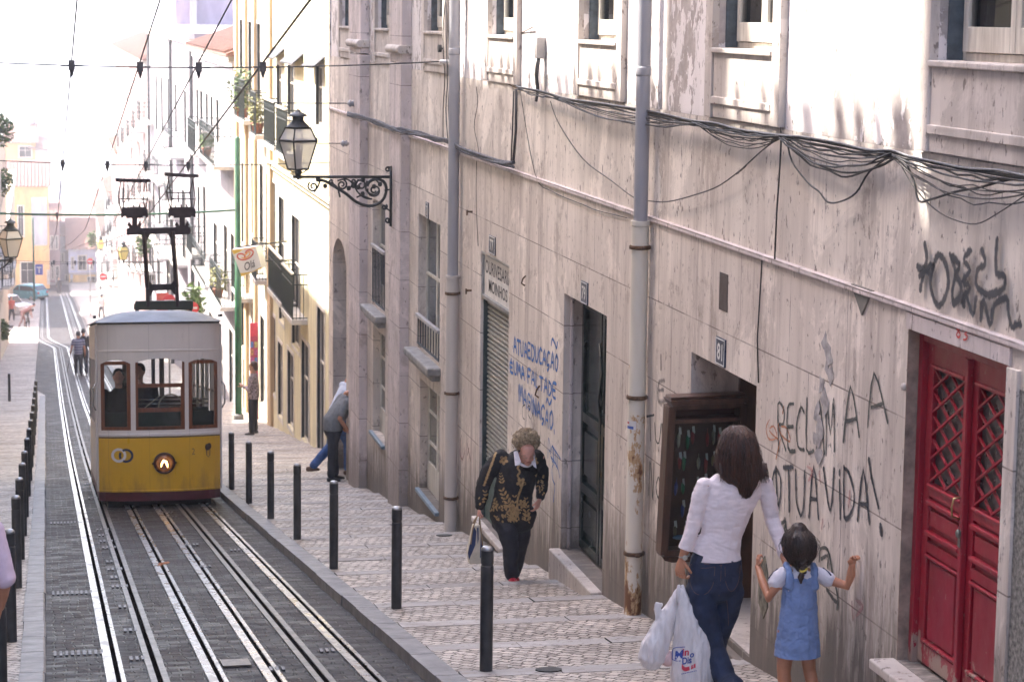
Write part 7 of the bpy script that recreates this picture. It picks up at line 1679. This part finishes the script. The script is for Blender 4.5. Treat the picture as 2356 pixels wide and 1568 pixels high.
hh = remesh(ringloft(rings), .006, 'hair', HD, gl, 4, .004, .03); strands(rings, 240, lambda a: .93, .0018, 3, .004).build('hair_strands', HD, hh, True); strands([(c, a*1.12, b_*1.08) for c, a, b_ in rings], 50, lambda a: .8, .0011, 13, .010).build('flyaway_hair', HD, hh, True)
s = MB()
for k in range(6): s.ball(J(1838-k*.6+(2 if k % 2 else -2), 1277+k*5.5, -.085-.004*k), .021-.001*k, .017, .014, 10, 7)
s.ball(J(1831, 1316, -.10), .017, .014, .026, 10, 7); s.loft([J(1833, 1306, -.10), J(1829, 1318, -.10), J(1830, 1331, -.10)], [.012, .018, .006])
s.build('braid', HD, hh, True); s = MB(); s.lathe(J(1835, 1303, -.10), [(.014, -.008), (.021, -.004), (.021, .006), (.014, .01)], 12); s.ball(J(1841, 1298, -.10), .012, .008, .012, 8, 6); s.build('hair_tie', cloth('yellow hair tie', (.62, .50, .08)), hh, True)
for f_, dz in ((fL, 0), (fR, .02)):
    s = MB(); s.loft([f_+Vector((0, 0, .045+dz)), f_+Vector((0, 0, 0+dz))], [.030, .030]); s.build('sock', cloth('white sock', (.66, .60, .66)), gl, True)
    s = MB(); s.loft([f_+Vector((0, -.055, -.01+dz)), f_+Vector((0, 0, -.015+dz)), f_+Vector((0, .09, -.028))], [(.028, .03), (.032, .028), (.028, .018)]); remesh(s, .006, 'shoe', cloth('white and pink trainer', (.66, .55, .60)), gl, 3)

# ---------------- the older lady coming up the steps
Y0 = 20.0; zk = Z(1350, 1220, 3.017)
K = lambda x, y, d=0: onY(*zk(x, y), Y0)+Vector((0, d, 0))
root = Vector((K(440, 1480).x, Y0, tread(Y0))); ol = empty('person', root, 'older lady with curly hair in a black and gold sweater, looking down', 'person')
hc = K(542, 230, -.20)
b = MB(); b.ball(hc+Vector((0, .02, .02)), .074, .09, .085); b.loft([hc+Vector((0, -.055, -.01)), hc+Vector((0, -.065, -.055)), K(540, 372, -.235)], [(.062, .05), (.056, .045), (.030, .03)])
b.ball(K(540, 318, -.295), .012, .020, .022, 8, 6); b.ball(K(538, 350, -.268), .022, .014, .008, 8, 6)
for x in (478, 605): b.ball(K(x, 290, -.21), .010, .016, .024, 8, 6)
b.ball(K(505, 325, -.265), .018, .02, .018, 8, 6); b.ball(K(575, 325, -.265), .018, .02, .018, 8, 6)
b.loft([hc+Vector((0, .01, -.03)), K(530, 350, -.13), K(525, 400, -.07)], [.05, .05, .055])
b.loft([K(440, 930, .02), K(450, 800), K(470, 600, -.05), K(500, 440, -.06), K(510, 370, -.05)], [(.14, .11), (.14, .11), (.145, .115), (.155, .09), (.10, .06)])
AL = [K(320, 350, -.05), K(245, 470, -.04), K(195, 590, -.03), K(170, 700, -.06), K(150, 790, -.08)]; AR = [K(680, 350, -.05), K(705, 460, -.03), K(712, 570, -.02), K(700, 640, -.07), K(672, 700, -.12)]
b.loft(AL, [.055, .05, .042, .036, .026]); b.loft(AR, [.055, .05, .042, .036, .026])
fA = K(432, 1470, -.12); fA.z = tread(Y0-.1)+.05; fB = K(490, 1480, .14); fB.z = tread(Y0+.2)+.06
b.loft([K(360, 860), K(405, 1020, -.10), K(420, 1200, -.10), fA+Vector((0, .03, .05))], [.085, .07, .052, .034]); b.loft([K(530, 900), K(530, 1100, .02), K(515, 1280, .10), fB], [.085, .07, .052, .034])
remesh(b, .007, 'body', SKINP, ol, 3)
s = MB()
for x in (508, 572): s.ball(K(x, 291, -.272), .010, .007, .005, 8, 6)
s.build('eyes', simple('shadowed eyes', (.05, .03, .025), .4), ol, True)
s = MB()
for x in (506, 574): s.tube([K(x+27*math.cos(t_*.5236), 298+16*math.sin(t_*.5236), -.30) for t_ in range(13)], .0018, 5)
s.tube([K(533, 296, -.30), K(547, 296, -.30)], .002, 5); s.tube([K(479, 294, -.30), K(470, 286, -.22)], .002, 5); s.tube([K(601, 294, -.30), K(610, 286, -.22)], .002, 5); s.build('glasses', simple('thin metal spectacles', (.35, .28, .2), .3, .8), ol, True)
s = MB(); s.tube(smooth([K(520, 353, -.282), K(538, 350, -.286), K(556, 353, -.282)], 3), .0035, 5); s.build('lips', cloth('pale rose lips', (.40, .12, .11)), ol, True)
h_ = MB(); hand(h_, AL[-1], (-.15, 0, -1), (0, -1, 0), (.8, -.3, 0), .15, 1.5); remesh(h_, .004, 'hand', SKINP, ol, 2)
h_ = MB(); hand(h_, AR[-1], (-.35, -.25, -1), (-.6, -.6, 0), (-.5, .6, 0), .16, .7); remesh(h_, .004, 'hand', SKINP, ol, 2)
SW = cloth('black knitted sweater', (.012, .011, .014), .3, .85, 40); b = MB()
b.loft([K(425, 880, -.02), K(430, 830, -.02), K(450, 700, -.05), K(470, 560, -.07), K(495, 440, -.075), K(512, 370, -.06), K(515, 335, -.05)], [(.186, .150), (.186, .148), (.182, .145), (.180, .140), (.178, .125), (.158, .100), (.112, .07)])
b.loft([K(505, 925, -.03), K(500, 860, -.03)], [(.15, .13), (.17, .14)])
b.loft([AL[0]+Vector((.03, 0, .01)), *AL[1:4], K(152, 775, -.08)], [.075, .072, .066, .058, .044]); b.loft([AR[0]+Vector((-.03, 0, .01)), *AR[1:4], K(680, 685, -.11)], [.075, .068, .060, .052, .042])
sw = remesh(b, .008, 'sweater', SW, ol, 6, .010, .09)
GOLD = cloth('dull gold embroidery', (.42, .26, .11), .3, .6, 40); s = MB(); s.open = True
def leafm(x, y, ln, w_, ang):
    ln *= 1.25; w_ *= 1.3
    ca, sa = math.cos(ang), math.sin(ang); pts = []
    for u, v in ((-.5, 0), (-.15, .5), (.3, .42), (.5, 0), (.3, -.42), (-.15, -.5)): pts.append(zk(x+ca*u*ln-sa*v*w_, y+sa*u*ln+ca*v*w_))
    pp = project_on(sw, pts, .003)
    if all(pp) and max((p-pp[0]).length for p in pp) < .2: s.add(pp, [(0, 1, 2, 3, 4, 5)])
rg = random.Random(12)
def flower(x, y, r):
    for k in range(5): a = k*1.2566+.3; leafm(x+r*.62*math.cos(a), y+r*.62*math.sin(a), r*.85, r*.6, a)
flower(380, 385, 38); flower(645, 395, 38); flower(532, 580, 40); flower(545, 765, 36)
def frond(x0_, y0_, x1_, y1_, n, ln, w_):
    a = math.atan2(y1_-y0_, x1_-x0_)
    for i in range(n):
        t_ = i/(n-1); x, y = x0_+(x1_-x0_)*t_, y0_+(y1_-y0_)*t_; k = (1-.5*t_)
        for sg in (-1, 1): leafm(x+sg*math.sin(-a)*ln*.42*k, y+sg*math.cos(a)*ln*.42*k, ln*k, w_*k, a+sg*.75)
frond(470, 880, 365, 645, 8, 66, 26); frond(470, 900, 475, 700, 5, 50, 20); frond(300, 790, 270, 650, 6, 44, 18); frond(365, 575, 355, 500, 4, 30, 12); frond(580, 900, 575, 720, 6, 46, 18); frond(240, 780, 215, 660, 5, 40, 16)
for t_ in range(14): leafm(512+10*math.sin(t_), 400+t_*11, 20, 13, 1.2)
for t_ in range(16): leafm(545-30*math.sin(t_*.16)-t_*1.5, 600+t_*15, 22, 14, rg.uniform(0, 3))
for t_ in range(22): leafm(310-t_*5.0, 320+t_*13.5, 22, 13, rg.uniform(0, 3))
for k in range(75):
    x = rg.uniform(150, 610); leafm(x, rg.uniform(760, 930) if x > 250 else rg.uniform(640, 800), rg.uniform(16, 30), rg.uniform(9, 14), rg.uniform(0, 3.1))
for k in range(26): leafm(rg.uniform(655, 735), rg.uniform(510, 690), rg.uniform(14, 26), rg.uniform(8, 12), rg.uniform(0, 3.1))
s.build('embroidery', GOLD, sw)
s = MB()
for sg, pts in ((1, ((425, 270), (460, 262), (478, 340), (470, 372), (425, 380))), (-1, ((605, 290), (590, 300), (570, 350), (585, 385), (610, 402)))): s.prism([K(x, y, -.22+.0006*(y-270)*-1) for x, y in pts], (0, .012, 0))
s.tube(smooth([K(470, 365, -.235), K(505, 385, -.245), K(545, 390, -.245), K(580, 372, -.235)], 3), .014, 6); s.build('collar', cloth('white blouse collar', (.72, .68, .72)), ol, bevel=.003)
CH = simple('curly sandy grey hair', (.52, .40, .26), .6, 0, .5, 38, (.13, .085, .05), .8, .01); b = MB(); rg = random.Random(2)
b.ball(hc+Vector((0, .03, .045)), .10, .10, .085)
for k in range(130):
    d = Vector((rg.gauss(0, 1), rg.gauss(0, 1), rg.gauss(.35, .8))).normalized()
    if d.z < -.65 and d.y < 0: continue
    if d.y < -.3 and d.z < .12 and abs(d.x) < .62: continue
    b.ball(hc+Vector((d.x*.103, .03+d.y*.10, .045+d.z*.092)), *(rg.uniform(.014, .030),)*3, 7, 5)
hh = remesh(b, .005, 'hair', CH, ol, 2, .004, .02)
s = MB()
for k in range(170):
    d = Vector((rg.gauss(0, 1), rg.gauss(-.3, .8), rg.gauss(.4, .8))).normalized()
    if d.y < -.3 and d.z < .12 and abs(d.x) < .62: continue
    c_ = hc+Vector((d.x*.122, .03+d.y*.118, .045+d.z*.112)); r_ = rg.uniform(.010, .018); u_ = d.orthogonal().normalized(); v_ = d.cross(u_); s.tube([c_+(u_*math.cos(q*.9)+v_*math.sin(q*.9))*r_+d*.002*q for q in range(7)], .0024, 4)
s.build('curls', CH, hh, True)
TR = cloth('navy black trousers', (.016, .016, .026), .3, .8, 20); b = MB()
b.loft([K(440, 950, .02), K(430, 850, .0), K(440, 780)], [(.165, .135), (.165, .135), (.14, .12)])
b.loft([K(360, 870), K(398, 1000, -.10), K(418, 1120, -.11), K(424, 1300, -.10), fA+Vector((0, .04, .03))], [(.10, .11), (.092, .10), (.075, .085), (.068, .075), (.064, .075)])
b.loft([K(530, 900), K(535, 1050, .02), K(522, 1200, .07), K(505, 1340, .11), fB+Vector((0, .03, .0))], [(.10, .11), (.088, .10), (.075, .085), (.066, .075), (.062, .07)])
remesh(b, .009, 'trousers', TR, ol, 4, .007, .09)
for f_ in (fA, fB):
    s = MB(); s.loft([f_+Vector((0, .06, -.01)), f_+Vector((0, -.02, -.005)), f_+Vector((0, -.11, -.022)), f_+Vector((0, -.14, -.025))], [(.034, .032), (.038, .034), (.040, .026), (.03, .016)]); remesh(s, .008, 'shoe', simple('glossy red shoe leather', (.50, .02, .045), .3), ol, 3)
# her handbag
zc_ = K(110, 1110, -.06); hb = empty('handbag', K(110, 1290, -.06), 'cream and navy handbag hanging from the older lady\'s hand', 'handbag')
b = MB(); b.prism([K(98, 940, -.10), K(155, 935, -.10), K(185, 1130, -.10), K(175, 1275, -.10), K(60, 1285, -.10), K(45, 1180, -.10)], (0, .10, 0)); b.build('bag_body', simple('cream bag leather', (.60, .53, .42), .5, 0, .15, 12), hb, bevel=.014)
b = MB(); b.prism([K(96, 945, -.104), K(120, 990, -.104), K(110, 1110, -.104), K(55, 1240, -.104), K(45, 1180, -.104)], (0, .003, 0)); b.prism([K(160, 950, -.104), K(184, 1130, -.104), K(182, 1275, -.104), K(150, 1215, -.104)], (0, .003, 0)); b.prism([K(125, 960, -.104), K(138, 955, -.104), K(140, 1060, -.104), K(130, 1100, -.104)], (0, .003, 0)); b.build('navy_patch', simple('navy bag leather', (.02, .04, .13), .4, 0, .2, 12), hb)
b = MB()
for a_, c_, dy in ((78, 170, -.11), (95, 182, .01)): b.tube(smooth([K(a_-10, 1100, dy), K(a_+10, 960, dy), K(140, 845, -.08), K(150, 850, -.08), K(c_-14, 960, dy), K(c_+2, 1110, dy)], 4), .006, 6)
b.build('bag_handle', simple('tan leather strap', (.32, .22, .12), .5), hb, True)

# ---------------- generic smaller figures
def figure(loc, H, rz, label, shirt, trousers, hair=(.03, .02, .015), skin=SKIN, lean=0, lean_side=0, stride=.25, arms=None, head_fwd=0, hairlen=0, vox=.012, group=None, sleeves=.55, bulk=1.0, legs=None, stripes=None, shoes=(.03, .025, .02)):
    """standing or walking figure facing local +Y; arms = ((elbowL, wristL), (elbowR, wristR)) in units of H"""
    e = empty('person', (0, 0, 0), label, 'person', group)
    V = lambda x, y, z: Vector((x*H, y*H, z*H)); hip = V(0, 0, .51); sh = V(lean_side, lean, .80-abs(lean)*.25); nk = sh+V(0, lean*.15, .045); hd = nk+V(lean_side*.2, lean*.3+head_fwd, .085-abs(head_fwd)*.3)
    ft = legs or (((-.055, stride*.5, .28), (-.055, stride*.45, .045)), ((.055, -stride*.15, .27), (.055, -stride*.55, .05)))
    arms = arms or (((-.14, -.03, .60), (-.145, .04, .46)), ((.14, .02, .60), (.145, .08, .47)))
    shL, shR = sh+V(-.105*bulk, 0, 0), sh+V(.105*bulk, 0, 0)
    b = MB(); b.loft([hip, hip.lerp(sh, .4), sh-V(0, 0, .03), sh+V(0, 0, .005)], [(.085*H*bulk, .06*H*bulk), (.078*H*bulk, .055*H*bulk), (.095*H, .055*H), (.06*H, .035*H)]); b.loft([sh, nk, hd-V(0, 0, .04)], [.034*H, .031*H, .034*H]); b.ball(hd, .046*H, .055*H, .066*H)
    b.ball(hd+V(0, .054, -.01), .008*H, .012*H, .012*H, 7, 5); b.ball(hd+V(0, .035, -.045), .025*H, .02*H, .02*H, 8, 6)
    for sg in (-1, 1): b.ball(hd+V(sg*.047, 0, -.005), .006*H, .010*H, .016*H, 6, 5)
    for S_, (el, wr) in ((shL, arms[0]), (shR, arms[1])):
        el, wr = V(*el), V(*wr); b.loft([S_, S_.lerp(el, .5), el, el.lerp(wr, .5), wr], [.028*H, .027*H, .022*H, .021*H, .015*H]); hand(b, wr, wr-el, (0, 1, 0) if abs((wr-el).normalized().y) < .8 else (1, 0, 0), (-1 if S_ is shR else 1, .2, 0), .10*H, .5)
    for sg, (kn, an) in zip((-1, 1), ft):
        kn, an = V(*kn), V(*an); h2 = hip+V(sg*.05, 0, -.03); b.loft([h2, h2.lerp(kn, .5), kn, kn.lerp(an, .4), an], [.052*H, .046*H, .034*H, .032*H, .021*H])
    o = remesh(b, vox*.8, 'body', skin, e, 2)
    b = MB(); b.loft([hip-V(0, 0, .015), hip+V(0, 0, .06), hip.lerp(sh, .55), sh-V(0, 0, .03), sh+V(0, 0, .012)], [(.098*H*bulk, .075*H*bulk), (.096*H*bulk, .078*H*bulk), (.098*H*bulk, .075*H*bulk), (.108*H, .066*H), (.062*H, .042*H)])
    for S_, (el, wr) in ((shL, arms[0]), (shR, arms[1])):
        el, wr = V(*el), V(*wr)
        if sleeves <= 1: b.loft([S_+V(0, 0, .0), S_.lerp(el, sleeves)], [.037*H, .037*H])
        else: b.loft([S_, S_.lerp(el, .5), el, el.lerp(wr, .9)], [.038*H, .034*H, .030*H, .024*H])
    remesh(b, vox, 'shirt', shirt, e, 4, .006, .10, fseed=rz)
    b = MB(); b.loft([hip-V(0, 0, .04), hip+V(0, 0, .01)], [(.092*H*bulk, .072*H*bulk), (.088*H*bulk, .068*H*bulk)])
    for sg, (kn, an) in zip((-1, 1), ft):
        kn, an = V(*kn), V(*an); h2 = hip+V(sg*.046, 0, -.03); b.loft([h2, h2.lerp(kn, .5), kn, kn.lerp(an, .5), kn.lerp(an, .93)], [.058*H*bulk, .054*H, .042*H, .040*H, .038*H])
    remesh(b, vox, 'trousers', trousers, e, 4, .005, .10)
    b = MB(); b.ball(hd+V(0, -.010, .012), .051*H, .056*H, .062*H)
    if hairlen: b.loft([hd+V(0, -.02, 0), hd+V(0, -.045, -.07*hairlen)], [(.05*H, .04*H), (.045*H, .025*H)])
    cut = MB(); hm_ = remesh(b, vox*.7, 'hair', simple('hair %.2f %.2f' % hair[:2], hair, .5, 0, .4, 40), e, 2, .003, .03)
    for sg, (kn, an) in zip((-1, 1), ft):
        an = V(*an); kn = V(*kn); dn = (an-kn).normalized(); fw = Vector((0, 1, 0)) if dn.z < -.6 else Vector((0, .3, -1)).normalized(); s = MB(); s.loft([an-fw*.025*H+dn*.02*H, an+fw*.03*H+dn*.025*H, an+fw*.085*H+dn*.032*H], [(.022*H, .024*H), (.025*H, .02*H), (.022*H, .012*H)]); remesh(s, vox*.8, 'shoe', simple('shoe %.2f' % shoes[0], shoes, .5), e, 2)
    e.location = loc; e.rotation_euler = (0, 0, rz); return e
R_ = math.radians
GREYT = cloth('grey cotton tee', (.19, .20, .21)); NAVYT = cloth('dark navy trousers', (.014, .018, .032), .3); BLJ = cloth('blue jeans', (.05, .12, .32), .3); BLK = cloth('black coat cloth', (.016, .016, .02), .3)
g = onG(766, 1112)
figure((4.34, g.y+.05, tread(g.y)), 1.66, R_(-84), 'heavy man in a grey tee and dark trousers leaning into the far doorway', GREYT, NAVYT, (.02, .018, .016), SKIN2, lean=.11, stride=.10, bulk=1.22, arms=(((-.13, .0, .60), (-.12, .12, .48)), ((.14, .03, .61), (.13, .11, .50))), head_fwd=.06, vox=.012, sleeves=.75, legs=(((-.05, .02, .28), (-.05, .03, .045)), ((.05, -.02, .28), (.05, -.03, .045))))
figure((4.50, g.y+.75, tread(g.y+.7)+.03), 1.80, R_(-80), 'man in white shirt and blue jeans at the doorway, one brown shoe kicked back', cloth('pale blue white shirt', (.62, .66, .76), .06), BLJ, (.02, .018, .016), SKIN2, lean=.08, stride=.1, arms=(((-.13, .1, .66), (-.12, .2, .6)), ((.13, .1, .66), (.12, .2, .6))), head_fwd=.05, vox=.012, shoes=(.10, .05, .03), legs=(((-.05, -.05, .25), (-.05, -.22, .07)), ((.05, .08, .28), (.05, .08, .045))))
g = onG(583, 1003); fx = onY(583, 1003, g.y).x
figure((fx, g.y, gz(g.y)+.04), 1.66, R_(75), 'woman in a floral blouse and dark dungarees waiting by the green pole', cloth('floral pale blouse', (.52, .42, .44), .6, .8, 30), BLK, (.10, .045, .025), SKIN, lean=.0, stride=.03, arms=(((-.12, .03, .61), (-.02, .13, .66)), ((.12, .05, .61), (.03, .14, .64))), hairlen=.6, vox=.014, sleeves=1.4)
s = MB(); s.loft([(fx-.05, g.y, gz(g.y)+.55), (fx, g.y, gz(g.y)+1.0), (fx, g.y, gz(g.y)+1.12)], [(.15, .13), (.125, .12), (.10, .12)])
pe = [o for o in col.objects if o.name.startswith('person')][-1]
for px, dx, lb, sh_, hr_, kw in ((181, 0, 'walking man in a striped blue shirt with a cane, far down the track', None, (.025, .022, .022), {}), (193, .35, 'dark jacketed person walking beside the man with the cane', BLK, (.012, .012, .012), dict(sleeves=1.4))):
    g = onG(px, 861); 
    if sh_ is None:
        t = NT('blue shirt with pale stripes'); z_o = t.xyz(t.pos(obj=True))[2]; sn = t.math('SINE', t.math('MULTIPLY', z_o, 62)); sh_ = t.out(t.ramp(sn, [(.55, (.09, .10, .16)), (.75, (.30, .28, .33))]), .85)
    figure((g.x, g.y+dx, gz(g.y)-.03), 1.70 if dx == 0 else 1.76, R_(4), lb, sh_, NAVYT, hr_, SKIN2, stride=.12, vox=.016, arms=(((-.15, -.02, .62), (-.17, .06, .49)), ((.14, .02, .60), (.15, .06, .47))), **kw)
g = onG(148, 865); s = MB(); q = onY(163, 812, 90.3); s.tube([q, Vector((g.x+.12, 90.0, gz(90)))], .014, 6); o = s.build('walking_cane', simple('dark wooden cane', (.06, .04, .03), .5), None, True); tag(o, 'thin dark walking cane held out by the man in the striped shirt', 'cane'); set_origin(o, Vector((g.x+.12, 90.0, gz(90))))
g = onG(36, 712); figure((g.x, 158, gz(158)), 1.7, R_(200), 'tiny far pedestrian in a red top beside the white car', cloth('red far top', (.45, .08, .05)), NAVYT, vox=.03)
g = onG(52, 749); figure((g.x, 148, gz(148)), 1.65, R_(-70), 'tiny far pedestrian in brown bending down to a dog', cloth('brown far top', (.25, .12, .10)), cloth('brown far trousers', (.22, .12, .10)), lean=.30, head_fwd=.05, vox=.03, arms=(((-.1, .33, .55), (-.08, .38, .40)), ((.1, .33, .55), (.08, .38, .40))))
g = onG(214, 708); figure((g.x+.15, 160, gz(160)), 1.7, R_(20), 'tiny far pedestrian in a white shirt at the right kerb', cloth('white far shirt', (.75, .72, .7)), NAVYT, vox=.03)
g = onG(124, 676); figure((x_(124, 232), 232, gz(232)), 1.7, R_(180), 'tiny dark pedestrian at the very end of the street', BLK, BLK, vox=.03, sleeves=1.4)
# the dog
p = onG(64, 749); dg_ = MB(); dx_, dy_, dz_ = onY(64, 749, 147).x, 147, gz(147)
V3 = lambda x, y, z: Vector((dx_+x, dy_+y, dz_+z))
dg_.loft([V3(0, -.32, .46), V3(0, -.1, .47), V3(0, .15, .50), V3(0, .32, .50)], [(.09, .11), (.10, .11), (.12, .15), (.09, .12)]); dg_.loft([V3(0, .3, .54), V3(0, .42, .68), V3(0, .44, .72)], [.08, .065, .07]); dg_.loft([V3(0, .42, .74), V3(0, .55, .70), V3(0, .64, .68)], [.075, .05, .035]); dg_.loft([V3(0, -.34, .52), V3(0, -.48, .62), V3(0, -.54, .74)], [.035, .025, .012])
for x in (-.08, .08): dg_.loft([V3(x, .27, .42), V3(x, .25, .22), V3(x, .27, .04)], [.05, .035, .03]); dg_.loft([V3(x, -.28, .42), V3(x, -.22, .27), V3(x, -.34, .18), V3(x, -.30, .03)], [.07, .05, .03, .03]); dg_.ball(V3(x*.7, .40, .80), .02, .02, .045, 6, 5)
de = empty('dog', (dx_, dy_, dz_), 'black dog standing next to the bending far pedestrian', 'dog'); remesh(dg_, .02, 'body', cloth('black fur', (.015, .013, .013)), de, 3)
# tram crew behind the glass
figure((xt(270)+.05, YT+1.15, Zmar-.10), 1.66, R_(180), 'tram driver in dark clothes standing behind the left front pane', BLK, NAVYT, (.015, .013, .012), SKINP, lean=-.02, vox=.014, sleeves=1.4, bulk=1.15, stride=.02, arms=(((-.15, .06, .62), (-.08, .17, .56)), ((.15, .08, .62), (.10, .17, .58))))
figure((xt(333), YT+2.0, Zmar-.22), 1.72, R_(160), 'dark clothed passenger standing behind the middle pane of the tram', BLK, NAVYT, (.012, .011, .011), SKINP, vox=.014, sleeves=1.4, bulk=1.2, stride=.02)
# man cut by the left edge of the frame
PKS = cloth('faded lilac pink shirt', (.56, .42, .50), .08, .9); KHA = cloth('khaki trousers', (.42, .30, .14), .12)
yy = 12.0; xx = onY(-104, 1300, yy).x
figure((xx, yy, gz(yy)+.02), 1.62, R_(6), 'person in faded pink shirt and khaki trousers cut off by the left edge', PKS, KHA, (.05, .04, .035), SKIN2, stride=.10, sleeves=.98, bulk=1.15, vox=.009, arms=(((-.15, -.02, .60), (-.15, .03, .47)), ((.155, -.01, .63), (.145, .08, .52))))

# ================================================================== air
HZ = bpy.data.materials.new('pale haze'); HZ.use_nodes = True; t = HZ.node_tree; t.nodes.clear(); o_ = t.nodes.new('ShaderNodeOutputMaterial'); v_ = t.nodes.new('ShaderNodeVolumePrincipled')
v_.inputs['Color'].default_value = (.93, .93, .97, 1); v_.inputs['Density'].default_value = HAZE_D; v_.inputs['Anisotropy'].default_value = .45; t.links.new(v_.outputs[0], o_.inputs['Volume'])
s = MB(); s.box(-900, 900, -45, 2400, -52, 14.5); o = s.build('haze', HZ); o['kind'] = 'stuff'
